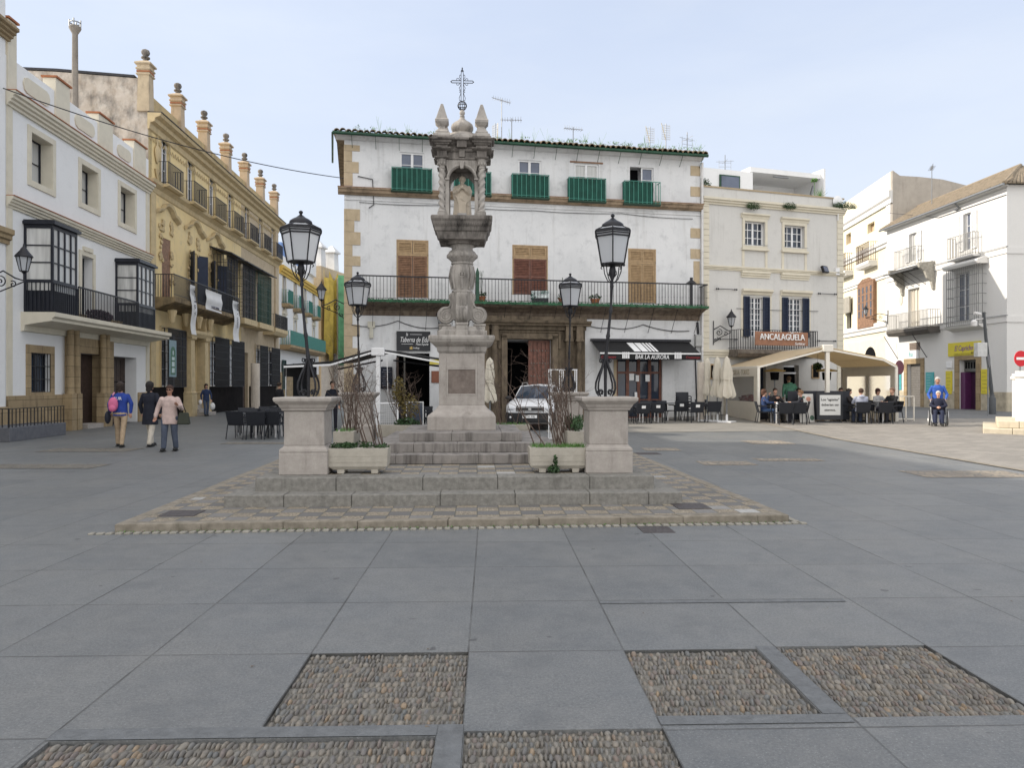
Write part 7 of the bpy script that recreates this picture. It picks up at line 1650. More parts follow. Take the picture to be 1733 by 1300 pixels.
b_((TX0,TY0-.03,ze_-.06),(XR-.1,TY0-.03,zr_-.10),.05); b_((XR+.1,TY0-.03,zr_-.10),(XR+2.2,TY0-.03,zr_-.50),.05); b_((XR+2.2,TY0-.03,zr_-.50),(TX1,TY0-.03,ze_-.06),.05); b_((TX0,TY0,ze_-.05),(TX0,TY1,ze_),.06); b_((TX1,TY0,ze_-.05),(TX1,TY1,ze_),.06); b_((XR,TY0,zr_),(XR,TY1,zr_),.10)
m.build('awning_arms', WCREAM, T)
MB().box(-.20,.20,-.12,.25,zr_-o0.z-.18,zr_-o0.z+.10).build('ridge_case', WCREAM, T, bevel=.02); MB().box(-.075,.075,-.075,.075,0,zr_-o0.z-.18).build('post', WCREAM, T, bevel=.01)
for x,y in ((TX0,TY0),(TX1,TY0),(TX0,TY1-.1),(TX1,TY1-.1)): p_=tl(x,y,0); MB().box(p_[0]-.05,p_[0]+.05,p_[1]-.05,p_[1]+.05,-.02,ze_-o0.z-.05).build('corner_post', WCREAM, T)
def side(x,s_):
    x0=tl(x,0,0)[0]; za,zb=.02,ze_-o0.z-.05; y0,y1=.05,TY1-TY0-.1
    wz0,wz1=.78,1.83
    m=MB(); m.box(x0-.015,x0+.015,y0,y1,za,wz0).box(x0-.015,x0+.015,y0,y1,wz1,zb).box(x0-.015,x0+.015,y0,y0+.42,wz0,wz1).box(x0-.015,x0+.015,y1-.42,y1,wz0,wz1)
    if s_: m.box(x0-.015,x0+.015,(y0+y1)/2-.15,(y0+y1)/2+.15,wz0,wz1)
    return m.build('side_curtain', PVC, T)
side(TX0-.02,0); side(TX1+.02,1)
CLR=NT('clear_plastic'); CLR.col((.75,.75,.75)); CLR.p.inputs['Roughness'].default_value=.12; CLR.p.inputs['Transmission Weight'].default_value=.95; CLR.p.inputs['IOR'].default_value=1.05; CLR=CLR.m
for x in (TX0-.02,TX1+.02): x0=tl(x,0,0)[0]; MB().box(x0-.003,x0+.003,.46,TY1-TY0-.55,.78,1.83).build('clear_window', CLR, T)
MB().box(tl(TX0-.05,0,0)[0]-.01,tl(TX0-.05,0,0)[0],.10,TY1-TY0-.2,ze_-o0.z-.42,ze_-o0.z-.06).build('valance', PVC, T)
vt=text_mesh('lettering','RESERVA · TORRES',.30,simple('faded_lettering',(.35,.30,.22),.8),T,0,0,0); vt.data.transform(Matrix.Translation((tl(TX0-.065,0,0)[0],2.2,ze_-o0.z-.24)) @ Matrix.Rotation(R(-90),4,'Z'))
# boards in front of the tent
P=GX(1404,29.1); T=thing('sign_board','black framed white board with printed black words in front of the tent post','sign',P); 
MB().box(-.48,.48,-.03,.03,.0,.06).box(-.50,.50,-.04,.04,.12,1.18).build('frame', simple('black_frame',(.02,.022,.028),.4), T, bevel=.006); MB().box(-.40,.40,-.05,-.041,.30,1.08).build('white_panel', simple('printed_white',(.62,.62,.60),.4,var=.02), T)
for k,s_ in enumerate(('Los "agüelas"','deberían ser','eternos.')): text_mesh('lettering',s_,.135,DARK,T,0,-.054,.90-.20*k)
P=GX(1366,29.3); T=thing('leaning_menu_board','tall white menu board with food pictures leaning beside the black framed sign','sign',P,R(6)); 
m=MB(); M=Matrix.Rotation(R(-7),4,'X'); q=MB().box(-.30,.30,-.02,.02,0,1.12); m.add([M@Vector(v_) for v_ in q.v],q.f); m.build('board', simple('menu_white',(.60,.58,.54),.5,var=.05), T)
m=MB(); q=MB().ell((.2,-.025,.18),(.09,.006,.10),10,6).box(-.26,-.05,-.026,-.02,.95,1.03); m.add([M@Vector(v_) for v_ in q.v],q.f); m.build('green_pictures', simple('dark_green_print',(.08,.14,.10),.6), T)
m=MB(); q=MB().ell((.1,-.025,.92),(.1,.006,.09),10,6).ell((-.17,-.025,.52),(.09,.006,.1),10,6); m.add([M@Vector(v_) for v_ in q.v],q.f); m.build('food_pictures', simple('pink_print',(.5,.25,.18),.6), T)
P=GX(1382,29.7); T=thing('terrace_screen','long low black terrace screen behind the two boards under the tent','screen',P); MB().box(-1.15,1.3,-.02,.02,.08,1.22).build('panel', simple('black_panel',(.02,.022,.03),.6), T, bevel=.005); [MB().box(x-.03,x+.03,-.15,.15,0,.05).build('foot', IRON, T) for x in (-1.0,1.1)]
# patio heaters
for px,Y,lb in ((1311,31.6,'patio heater with yellowish flat top under the beige tent, above the seated customers'),(1399,31.8,'patio heater with flat top partly hidden by the central tent post')):
    P=GX(px,Y); T=thing('patio_heater',lb,'patio heater',P,0,'patio heaters under the tent'); MB().lathe([(.03,0),(.03,1.95)],n=8).lathe([(.25,0),(.25,.08)],n=14).build('pole', GREYM, T); MB().lathe([(.42,1.98),(.44,2.03),(.1,2.10)],n=18).build('reflector', simple('yellow_tin_%d'%px,(.42,.30,.10),.4), T, smooth=True); MB().lathe([(.16,1.62),(.19,1.95)],n=12).build('burner', DARK, T)
T=thing('hanging_fern','green hanging plant under the tent canopy by the chalkboard','plant',W3(1384,620,32.5)); MB().leaves((0,0,0),(.22,.2,.16),300,.09).build('foliage', LEAF_D, T); MB().lathe([(.06,-.15),(.12,.02)],n=8).tube([(0,0,0),(0,0,.6)],.006,3).build('basket', DARK, T)
# planter with red geraniums seen through the tent window
T=thing('geranium_trough','long trough of red geraniums inside the tent behind the clear plastic window','planter',GX(1262,32.2)+Vector((.22,0,0))); MB().box(-.35,.35,-1.4,1.4,.4,.7).build('trough', simple('trough_dark',(.06,.06,.08),.7), T); MB().box(-.3,.3,-1.3,1.3,0,.4).build('legs', IRON, T); MB().leaves((0,0,.8),(.35,1.4,.18),500,.1).build('foliage', leafmat('geranium',(.10,.02,.03),(.25,.05,.06)), T)
# closed parasols
def parasol(px,Y,top,bot,rad,label,base=True,mat=None):
    P=GX(px,Y); zt=EYE+(CY-top)/FPX*Y-P.z; zb=EYE+(CY-bot)/FPX*Y-P.z; T=thing('closed_parasol',label,'parasol',P,rnd.uniform(0,1),'closed parasols')
    MB().lathe([(.028,0),(.025,zt-.05)],n=8).build('pole', GREYM, T)
    if base: MB().box(-.28,.28,-.28,.28,0,.06).lathe([(.05,.06),(.045,.32)],n=8).build('base', WPAINT, T, bevel=.01)
    m=MB(); n=32; L=zt-zb
    pr=[(.012,1.0),(.045,.975),(.10,.93),(.115,.87),(.12,.86),(.72*rad,.60),(.62*rad,.40),(.85*rad,.2),(rad,.04),(rad*.95,0)]
    for r_,f in pr:
        for i in range(n): a=2*math.pi*i/n; rr=r_*(1+(.22*(1-f)+.05)*math.cos(a*6+f*2)); zz=zb+L*f+(.05*math.cos(a*6) if f<.1 else 0); m.v.append((rr*math.cos(a),rr*math.sin(a),zz))
    for k in range(len(pr)-1):
        for i in range(n): j=(i+1)%n; m.f.append((k*n+i,k*n+j,(k+1)*n+j,(k+1)*n+i))
    o=m.build('canopy', mat or CLOTHC, T, smooth=True); MB().lathe([(.72*rad*.95,zb+L*.42),(.72*rad,zb+L*.44),(.7*rad,zb+L*.46)],n=16).build('tie_band', mat or CLOTHC, T); return T
parasol(829,24.0,605,680,.21,'single closed cream parasol standing between the shrine pedestal and the parked car')
parasol(1197,30.6,606,668,.16,'slimmest closed cream parasol, nearest the stone column'); parasol(1214,30.2,604,671,.24,'middle closed cream parasol of the group beside the beige tent'); parasol(1230,29.7,603,673,.30,'widest closed cream parasol with a printed hem, nearest the beige tent')
# stone columns standing in the square
def column(px,Y,top,r_,label):
    P=GX(px,Y); zt=EYE+(CY-top)/FPX*Y-P.z; T=thing('stone_column',label,'column',P); MB().lathe([(r_*1.0,0),(r_,zt*.3),(r_*.97,zt*.98),(r_*.9,zt)],n=20).build('shaft', COLSTONE, T, smooth=True); MB().lathe([(r_*1.15,-.05),(r_*1.12,.10),(r_*1.0,.13)],n=20).build('foot', COLSTONE, T, smooth=True); return T
column(1186,31.2,613,.15,'pale worn cylindrical stone column standing at the corner by the closed parasols'); column(432,46,615,.27,'pale worn stone column standing before the far end of the ochre palace')
# ---------------------------------------------------------------- tavern awnings
XA=(640-CX)/FPX*25.5; YA=25.5; za_=EYE+(CY-592)/FPX*YA; T=thing('tavern_awning','pair of black folding arm awnings on a white post before the tavern, spreading both ways','awning',(XA,YA,0))
XL=(481-CX)/FPX*YA-XA; XRr=(748-CX)/FPX*YA-XA; zl=EYE+(CY-620)/FPX*YA; zrr=EYE+(CY-613)/FPX*YA; D=4.0
def sl2(x0,z0,x1,z1,nm,th=.05): return MB().add([(x0,0,z0),(x1,0,z1),(x1,D,z1+.1),(x0,D,z0+.1),(x0,0,z0-th),(x1,0,z1-th),(x1,D,z1+.1-th),(x0,D,z0+.1-th)],[(0,1,2,3),(7,6,5,4),(0,4,5,1),(1,5,6,2),(2,6,7,3),(3,7,4,0)]).build(nm, AWNB, T)
sl2(XL*.98,zl+.06,XL*.5,zl+.18,'left_canopy'); sl2(XL*.5,zl+.18,-.2,za_,'left_canopy_upper'); sl2(.2,za_,XRr,zrr+.1,'right_canopy')
MB().box(XL,XL+.06,0,D,zl-.35,zl+.06).build('left_valance', AWNB, T); MB().box(XRr-.05,XRr,0,D,zrr-.15,zrr+.1).build('right_valance', AWNB, T)
m=MB().tube([(-.2,-.03,za_-.10),(XL*.5,-.03,zl+.05),(XL,-.03,zl-.02)],.045,4).tube([(.2,-.03,za_-.08),(XRr,-.03,zrr-.02)],.04,4); m.build('white_arms', WPAINT, T)
m=MB().tube([(-.2,D*.5,za_-.3),(XL*.6,D*.6,zl-.05)],.04,4).tube([(.2,D*.5,za_-.3),(XRr*.9,D*.6,zrr-.1)],.04,4); m.build('rear_arms', IRON, T)
MB().box(-.22,.22,-.1,.2,za_-.2,za_+.06).build('ridge_case', WPAINT, T, bevel=.015); MB().box(-.07,.07,-.05,.09,0,za_-.2).build('post', WPAINT, T, bevel=.01); MB().tube([(XL+.05,.02,zl),(XL+.05,.02,0)],.022,5).build('side_pole', ALU, T)
MB().tube([(.30,0,za_-.15),(.34,0,.9)],.012,4).build('crank_handle', ALU, T)
# trellis and railing
P=GX(650,24.5); T=thing('white_trellis','white wire trellis fence beside the tavern awning post','trellis',P); m=MB()
for k in range(13): m.box(-.42+k*.07,-.408+k*.07,-.006,.006,.1,1.0)
for k in range(13): m.box(-.42,.43,-.006,.006,.1+k*.075,.112+k*.075)
m.build('wire_mesh', WPAINT, T); MB().box(-.45,-.40,-.02,.02,0,1.05).box(.42,.47,-.02,.02,0,1.05).box(-.4,.42,-.02,.02,1.0,1.05).build('frame', WPAINT, T)
P=GX(702,25.5); T=thing('glass_barrier','low metal framed dark glass barrier beside the tavern entrance','barrier',P); MB().box(-.30,-.27,-.02,.02,0,1.05).box(.27,.30,-.02,.02,0,1.05).box(-.27,.27,-.02,.02,1.02,1.05).build('frame', ALU, T); MB().box(-.27,.27,-.005,.005,.1,1.02).build('pane', GLASS, T)
P=GX(952,21); zt_=EYE+(CY-625)/FPX*21; T=thing('white_metal_screen','open white metal frame screen behind the back right pedestal','railing',P); m=MB()
x0,x1=(928-952)/FPX*21,(977-952)/FPX*21
for x in (x0,x0+.06,x0+.30,x0+.36,x1-.08,x1-.03,(x0+x1)/2): m.box(x,x+.025,-.015,.015,0.05,zt_)
m.box(x0,x1,-.016,.016,zt_-.03,zt_); m.box(x0,x1,-.016,.016,1.40,1.43); m.box(x0,x1,-.016,.016,.1,.13); m.build('frame', WPAINT, T)
# curtain at the tavern door, white railing by the tent
P=GX(1533,29.9); T=thing('white_railing','open white metal railing frame at the street end of the beige tent','railing',P); m=MB()
for x in (-.32,0,.32): m.box(x-.02,x+.02,-.02,.02,0,1.0)
m.box(-.34,.34,-.02,.021,.98,1.02); m.box(-.3,.3,-.02,.02,.08,.12); m.build('frame', WCREAM, T)
# ---------------------------------------------------------------- right edge steps, columns, signs
SA=R(-32); SX,SY=15.75,24.35; T=thing('stone_steps','pale stone steps carrying two white columns, beside the road','steps',(SX,SY,0),SA)
def blocks(x0,x1,y0,y1,z0,z1,bl):
    m=MB(); x=x0
    while x<x1: q=min(x1,x+bl*rnd.uniform(.7,1.3)); m.box(x+.004,q-.004,y0,y1,z0,z1); x=q
    return m
LST=stone('pale_limestone_step',(.60,.53,.41),(.48,.42,.32),dark=(.25,.2,.14),amt=.4,scale=4)
blocks(-.40,4.4,-.40,4.4,-.05,.22,.7).build('lower_step', LST, T, bevel=.02); blocks(0,4.0,0,4.0,.22,.45,.6).build('upper_step', LST, T, bevel=.02)
for lx,ly,zt_,lb in ((.80,.50,2.07,'white painted round column in front on the stone steps at the road'),(.80,3.55,2.02,'white painted round column standing just behind the front one on the steps')):
    P=Vector((SX+lx*math.cos(SA)-ly*math.sin(SA), SY+lx*math.sin(SA)+ly*math.cos(SA), .45)); zt_-=.45; T=thing('white_column',lb,'column',P,0,'white columns on the stone steps'); MB().lathe([(.30,0),(.30,zt_-.22)],n=28).build('shaft', WHITE_SUN, T, smooth=True); MB().lathe([(.30,zt_-.22),(.36,zt_-.19),(.36,zt_-.10),(.31,zt_-.09),(.31,zt_)],n=28).build('capital', WHITE_SUN, T)
def road_sign(px,py,Y,r_,face,back,label,rz,rim=None,bar=False):
    P=GX(px,Y); z=EYE+(CY-py)/FPX*Y-P.z; T=thing('traffic_sign',label,'traffic sign',P,rz); MB().lathe([(.03,0),(.03,z+r_*.8)],n=8).build('pole', GREYM, T)
    m=MB(); m.lathe([(r_,0),(r_,.02)],n=28); M=Matrix.Translation((0,-.035,z)) @ Matrix.Rotation(R(90),4,'X'); m.v=[tuple(M@Vector(v_)) for v_ in m.v]; o=m.build('sign_disc', face, T)
    if bar: MB().box(-r_*.72,r_*.72,-.062,-.056,z-r_*.16,z+r_*.16).build('white_bar', WTXT, o)
    return T
NRED=simple('sign_red',(.55,.01,.02),.4,var=.03); road_sign(1726,607,27.5,.29,NRED,GREYM,'red no entry sign on a grey pole behind the white columns',R(12),bar=True)
road_sign(1672,611,33.5,.30,simple('sign_back_grey',(.10,.10,.11),.5),GREYM,'grey back of a round traffic sign by the leaning pole of the white house',R(50))
road_sign(1521,622,40,.38,simple('faded_purple_sign',(.22,.09,.12),.6),GREYM,'faded purple-red round sign on the wall edge beside the tent',R(30))
P=GX(1679,34.5); z1_=EYE+(CY-528)/FPX*34.5-P.z; T=thing('camera_pole','dark leaning pole with surveillance cameras and a grey cabinet by the white corner house','pole',P); dx=(1665-1679)/FPX*34.5
MB().lathe([(.16,0),(.15,.75),(.11,.8),(.10,.9)],n=12).tube([(0,0,.8),(dx*.75,0,z1_*.75),(dx,0,z1_)],[.085,.07,.06],8).build('post', simple('pole_grey',(.06,.065,.07),.5), T, smooth=True)
MB().box(dx*.8-.45,dx*.8-.0,-.15,.15,2.65,3.3).build('cabinet', simple('pale_cabinet',(.5,.5,.49),.5), T, bevel=.01); 
m=MB().tube([(dx,0,z1_-.3),(dx-.4,0,z1_-.35)],.03,5).lathe([(.13,-.3),(.14,-.1),(.05,0)],(dx-.45,0,z1_-.35),10).tube([(dx-.5,-.1,z1_-.05),(dx-.15,0,z1_-.1)],.07,6); m.build('cameras', PIPEW, T, smooth=True)
# bicycle-low granite bench planter with railing at the left
T=thing('railed_granite_wall','low dark granite wall with a black iron railing on top, in front of the bay window house','low wall',(-14.25,21.3,0),R(4.5)); GRD=stone('dark_granite',(.15,.155,.17),(.10,.105,.12),dark=(.04,.04,.045),amt=.5,scale=6)
MB().box(-1.6,0,0,3.1,0,.40).build('granite_block', GRD, T, bevel=.012); m=MB()
for k in range(17): y=3.05*k/16; m.box(-.06,-.04,y,y+.018,.40,.93)
for k in range(9): x=-1.55+1.5*k/8; m.box(x-.009,x+.009,.04,.06,.40,.93)
m.box(-.065,-.035,.03,3.08,.93,.95); m.box(-1.6,-.035,.035,.065,.93,.951); m.box(-.06,-.04,.03,3.08,.46,.475); m.build('railing', IRON, T)
# ---------------------------------------------------------------- parked car
P=GX(897,26.6); P.z=0; T=thing('parked_car','white and grey compact off-road car with roof rails parked before the stone doorway','car',P,R(-9)); 
CARP=simple('white_car_paint',(.62,.63,.65),.25,var=.03,bump=0,spec=.6); BLKP=simple('black_bumper_plastic',(.018,.018,.02),.6,var=.2)
# stations along the length (y), lower body outline half widths per height
def loft(secs):
    m=MB(); n=len(secs[0])
    for s_ in secs: m.v+=s_
    for k in range(len(secs)-1):
        for i in range(n-1): m.f.append((k*n+i,k*n+i+1,(k+1)*n+i+1,(k+1)*n+i))
    m.f.append(tuple(range(n))); m.f.append(tuple((len(secs)-1)*n+i for i in reversed(range(n)))); return m
def sec(y,w_,z0,zs,zt):      # symmetric section from bottom left over the top to bottom right
    L=[(-w_*.94,y,z0),(-w_,y,z0+.12),(-w_,y,zs-.12),(-w_*.97,y,zs-.03),(-w_*.88,y,zt-.02),(-w_*.45,y,zt+.015)]
    return L+[(0,y,zt+.02)]+[(-p_[0],p_[1],p_[2]) for p_ in reversed(L)]
body=loft([sec(-.02,.74,.50,.74,.78),sec(.06,.84,.42,.86,.92),sec(.30,.90,.36,.95,1.02),sec(1.05,.91,.36,1.02,1.08),sec(1.3,.91,.36,1.04,1.10),sec(3.9,.90,.36,1.04,1.10),sec(4.2,.82,.4,.98,1.04)]).build('body', CARP, T, smooth=True)
loft([[(-.78,1.12,1.06),(-.77,1.12,1.08),(0,1.05,1.10),(.77,1.12,1.08),(.78,1.12,1.06)],[(-.66,1.85,1.06),(-.60,1.85,1.58),(0,1.80,1.64),(.60,1.85,1.58),(.66,1.85,1.06)],[(-.66,3.7,1.06),(-.60,3.6,1.60),(0,3.6,1.65),(.60,3.6,1.60),(.66,3.7,1.06)],[(-.72,4.1,1.06),(-.7,4.1,1.08),(0,4.1,1.1),(.7,4.1,1.08),(.72,4.1,1.06)]]).build('cabin', CARP, T, smooth=True)
MB().add([(-.72,1.12,1.12),(.72,1.12,1.12),(.56,1.78,1.55),(-.56,1.78,1.55),(0,1.045,1.125),(0,1.735,1.60)],[(0,4,5,3),(4,1,2,5)]).build('windscreen', GLASS, T)
for sx in (-1,1): MB().add([(sx*.735,1.35,1.12),(sx*.70,3.5,1.12),(sx*.63,3.4,1.52),(sx*.63,1.9,1.52)],[(0,1,2,3)]).build('side_window', GLASS, T)
loft([[(-.70,-.06,.30),(-.72,-.07,.50),(-.70,-.06,.62),(.70,-.06,.62),(.72,-.07,.50),(.70,-.06,.30)],[(-.86,.08,.26),(-.90,.06,.5),(-.87,.08,.64),(.87,.08,.64),(.90,.06,.5),(.86,.08,.26)],[(-.90,.32,.26),(-.93,.32,.5),(-.90,.32,.64),(.90,.32,.64),(.93,.32,.5),(.90,.32,.26)]]).build('front_bumper', BLKP, T, smooth=True)
MB().box(-.50,.50,-.055,.02,.68,.84).build('grille', BLKP, T, bevel=.01); MB().box(-.48,.48,-.065,-.055,.70,.715).box(-.48,.48,-.065,-.055,.80,.815).lathe([(.06,.0)],(0,-.07,.76),4).cbox((0,-.07,.757),(.10,.02,.09)).build('grille_bars', ALU, T)
for sx in (-1,1):
    MB().ell((sx*.66,.05,.77),(.17,.10,.085),12,8).build('headlight', simple('headlamp_glass_%d'%sx,(.55,.57,.6),.1,var=.3,scale=12), T, smooth=True)
    MB().ell((sx*.70,-.055,.46),(.05,.03,.05),10,6).build('fog_lamp', ALU, T, smooth=True)
    MB().ell((sx*1.0,1.42,1.13),(.12,.07,.08),10,6).tube([(sx*.85,1.45,1.06),(sx*.95,1.43,1.10)],.02,5).build('wing_mirror', BLKP, T, smooth=True)
    MB().tube([(sx*.56,1.95,1.60),(sx*.57,2.1,1.69),(sx*.57,3.4,1.70),(sx*.56,3.6,1.62)],.022,6).build('roof_rail', ALU, T, smooth=True)
    for y_ in (.82,3.35):
        m=MB(); m.lathe([(.20,-.09),(.33,-.10),(.345,-.05),(.345,.05),(.33,.10),(.20,.09)],n=24); M=Matrix.Translation((sx*.84,y_,.345)) @ Matrix.Rotation(R(90),4,'Y'); m.v=[tuple(M@Vector(v_)) for v_ in m.v]; wh=m.build('wheel', BLKP, T, smooth=True)
        m=MB(); m.lathe([(.05,.0),(.20,.0),(.205,.02)],n=16); M=Matrix.Translation((sx*.94,y_,.345)) @ Matrix.Rotation(R(90),4,'Y'); m.v=[tuple(M@Vector(v_)) for v_ in m.v]; m.build('rim', ALU, wh)
    MB().prism([(.38,.36),(.46,.62),(.62,.76),(1.02,.76),(1.18,.62),(1.26,.36),(1.18,.36),(1.08,.58),(.98,.68),(.66,.68),(.56,.58),(.46,.36)],sx*.905-.02,sx*.905+.02,'x').build('wheel_arch', BLKP, T)
MB().box(-.26,.26,-.085,-.075,.44,.55).build('number_plate', WTXT, T); text_mesh('plate_number','7731 FBJ',.10,DARK,T,0,-.088,.495,ext=.001)
MB().tube([(-.55,1.2,1.5),(-.9,.9,1.72)],.012,4).build('aerial', BLKP, T) if False else None
# litter and stains
for k,(px,py) in enumerate(((1292,0),)): pass
m=MB(); rg=random.Random(77)
for k in range(60):
    x=rg.uniform(-9,7); y_=rg.uniform(2.6,12); a_=rg.uniform(0,6.28); L=rg.uniform(.008,.03)
    if 8.0<y_ and -5<x<3.6: continue
    m.add([(x,y_,.005),(x+L*math.cos(a_),y_+L*math.sin(a_),.007),(x+L*math.cos(a_+.6),y_+L*math.sin(a_+.6),.005)],[(0,1,2)])
tag(m.build('dry_leaf_litter', leafmat('litter',(.05,.04,.03),(.16,.12,.08))),'tiny dry leaves and crumbs scattered over the grey paving','litter',kind='stuff')
# ================================================================ PEOPLE
for q in list(CHS0.children)+[CHS0]: pass
SKIN=simple('skin',(.48,.28,.20),.55,var=.08,scale=8,bump=.05); SKIN_D=simple('tanned_skin',(.36,.19,.13),.55,var=.08,scale=8,bump=.05)
def cap(m, a, b, ra, rb, n=10):
    a, b = Vector(a), Vector(b); m.tube([a, b], [ra, rb], n); m.ell(a, (ra,)*3, n, 6); m.ell(b, (rb,)*3, n, 6)
def hand(m, w, d, side, s=1.0):
    w, d = Vector(w), Vector(d).normalized(); up = Vector((0,-1,0)) if abs(d.y) < .8 else Vector((0,0,1)); x = d.cross(up).normalized(); y = x.cross(d)
    for k in range(4):
        o = x*(k-1.5)*.019; L = (.075,.085,.08,.065)[k]; p0 = w+d*.075+o
        m.tube([w+d*.02+o*.7, p0, p0+d*L*.55+y*.008, p0+d*L*.8+y*.03], [.012,.0115,.010,.009], 6)
    m.tube([w+x*.02*side+d*.02, w+x*.045*side+d*.055, w+x*.045*side+d*.09+y*.012], [.013,.012,.010], 6)
    m.ell(w+d*.045, (.032,.032,.032), 8, 6)
def person(P, rz, label, H=1.68, pose='stand', top=(.05,.05,.06), legs=(.05,.05,.07), hair=(.03,.02,.015), shoes=(.02,.02,.02), skin=None, arms=None, coat=0, hairlen=0, bald=False, feet=None, wide=1.0, lean=0, glasses=False, hood=False, loose=1.0, headtilt=0, turn=0, group=None):
    skin = skin or SKIN; T = thing('person', label, 'person', P, R(rz), group); k = H/1.70; sit = pose == 'sit'
    hz = .50 if sit else .90*k; sh = hz+.50*k; nk = sh+.06*k; hc = nk+.155*k; ly = -lean    # y of the upper body (forward is -y)
    hipw = .09*k*wide; shw = .158*k*wide
    def up(z): return ly*max(0, (z-hz))/(hc-hz)
    if sit: kn = [(-.11,-.42,.50),(.11,-.42,.50)]; ft = [(-.12,-.38,.07),(.12,-.42,.07)]
    else:
        f = feet or ((-.10,.0),(.10,.0)); ft = [(f[0][0],f[0][1],.08),(f[1][0],f[1][1],.08)]
        kn = [((f[i][0]+(-1,1)[i]*.09)/2, f[i][1]*.5-.05*abs(f[i][1])-.02, .48*k) for i in (0,1)]
    if feet and sit: ft = [(feet[0][0],feet[0][1],.07),(feet[1][0],feet[1][1],.07)]
    if arms is None: arms = [((-.24*wide,.02,sh-.27*k),(-.23*wide,-.04,sh-.50*k)),((.24*wide,.02,sh-.27*k),(.23*wide,-.04,sh-.50*k))]
    S = [Vector((-shw,up(sh),sh-.03)), Vector((shw,up(sh),sh-.03))]
    m = MB(); HC = Vector((0, up(hc)-.01, hc))
    cap(m, (0,up(nk)+.01,nk-.08), (0,HC.y+.01,hc-.06*k), .058*k, .052*k); m.ell(HC+Vector((0,.012,.01)), (.079*k,.098*k,.112*k), 16, 12)
    m.ell(HC+Vector((0,-.035,-.045)), (.052*k,.055*k,.06*k), 12, 8); m.ell(HC+Vector((0,-.095*k,-.01)), (.012,.018,.022), 8, 6); m.ell(HC+Vector((0,-.083*k,-.055)), (.022,.01,.007), 8, 5)
    for s_ in (-1,1): m.ell(HC+Vector((s_*.076*k,.01,-.005)), (.012,.02,.03), 8, 6)
    for i in (0,1):
        e, w_ = Vector(arms[i][0]), Vector(arms[i][1]); cap(m, S[i], e, .042, .036); cap(m, e, w_, .034, .025); hand(m, w_, (w_-e), (-1,1)[i])
        cap(m, ((-1,1)[i]*hipw,0,hz), kn[i], .07, .05); cap(m, kn[i], ft[i], .05, .035); cap(m, ft[i], (ft[i][0],ft[i][1]-.10,.04), .035, .028)
    cap(m, (0,0,hz), (0,up(sh),sh-.1), .10, .10); cap(m, S[0]-Vector((0,0,.04)), S[1]-Vector((0,0,.04)), .05, .05)
    body = remesh(m, 'body', skin, T, .0115, 1)
    for s_ in (-1,1): MB().ell(HC+Vector((s_*.028*k,-.078*k,.012)), (.011,.007,.007), 8, 5).build('eye', DARK, T)
    if glasses: MB().ell(HC+Vector((-.03*k,-.088*k,.010)), (.028,.010,.020), 10, 6).ell(HC+Vector((.03*k,-.088*k,.010)), (.028,.010,.020), 10, 6).box(-.012,.012,HC.y-.097*k,HC.y-.088*k,HC.z+.008,HC.z+.016).tube([HC+Vector((-.055*k,-.08*k,.012)),HC+Vector((-.08*k,.01,.01))],.005,4).tube([HC+Vector((.055*k,-.08*k,.012)),HC+Vector((.08*k,.01,.01))],.005,4).build('glasses', DARK, T)
    # clothes
    mt = simple('cloth_'+str(len(bpy.data.materials)), top, .85, var=.2, scale=9, bump=.4); ml = simple('cloth_'+str(len(bpy.data.materials)), legs, .85, var=.2, scale=9, bump=.4)
    m = MB(); L = loose
    n = 20; rings = []
    zb = hz-(.06 if not coat else coat) if not sit else hz-.04
    prof = [(zb,.170*wide*(1.0+coat*.35),.130*L*(1+coat*.5)),(hz+.10,.158*wide,.125*L),(hz+.24,.150*wide,.115*L),(sh-.16,.170*wide,.120*L),(sh-.05,.175*wide,.110*L),(sh+.01,.13*wide,.085),(nk,.07,.065)]
    n0 = 0
    for z, rx_, ry_ in prof:
        for i in range(n): a = 2*math.pi*i/n; m.v.append((rx_*k*math.cos(a), up(z)+ry_*k*math.sin(a), z))
    for j in range(len(prof)-1):
        for i in range(n): q = (i+1) % n; m.f.append((j*n+i,j*n+q,(j+1)*n+q,(j+1)*n+i))
    m.f.append(tuple(reversed(range(n)))); m.f.append(tuple((len(prof)-1)*n+i for i in range(n)))
    for i in (0,1):
        e, w_ = Vector(arms[i][0]), Vector(arms[i][1]); w2 = e.lerp(w_, .96); cap(m, S[i], e, .062*L, .052*L); cap(m, e, w2, .052*L, .040*L)
    if hood: m.ell((0,up(sh)+.09,sh+.03), (.12,.07,.07), 12, 8)
    remesh(m, 'coat' if coat else 'jumper', mt, T, .013, 2)
    m = MB()
    for i in (0,1): cap(m, ((-1,1)[i]*hipw,0,hz-.02), kn[i], .088*L, .066*L); e = Vector(kn[i]).lerp(Vector(ft[i]), .93); cap(m, kn[i], e, .066*L, .055*L)
    m.ell((0,.01,hz), (.165*k*wide,.125*k,.11), 14, 8); remesh(m, 'trousers', ml, T, .013, 2)
    for i in (0,1):
        x, y_ = ft[i][0], ft[i][1]; zz = ft[i][2]-.08+(.01 if not sit else .01); MB().ell((x,y_-.06,zz+.045), (.050,.135,.042), 12, 8).box(x-.045,x+.045,y_-.17,y_+.06,zz+.0,zz+.018).build('shoe', simple('shoe_'+str(len(bpy.data.materials)), shoes, .5), T, smooth=True)
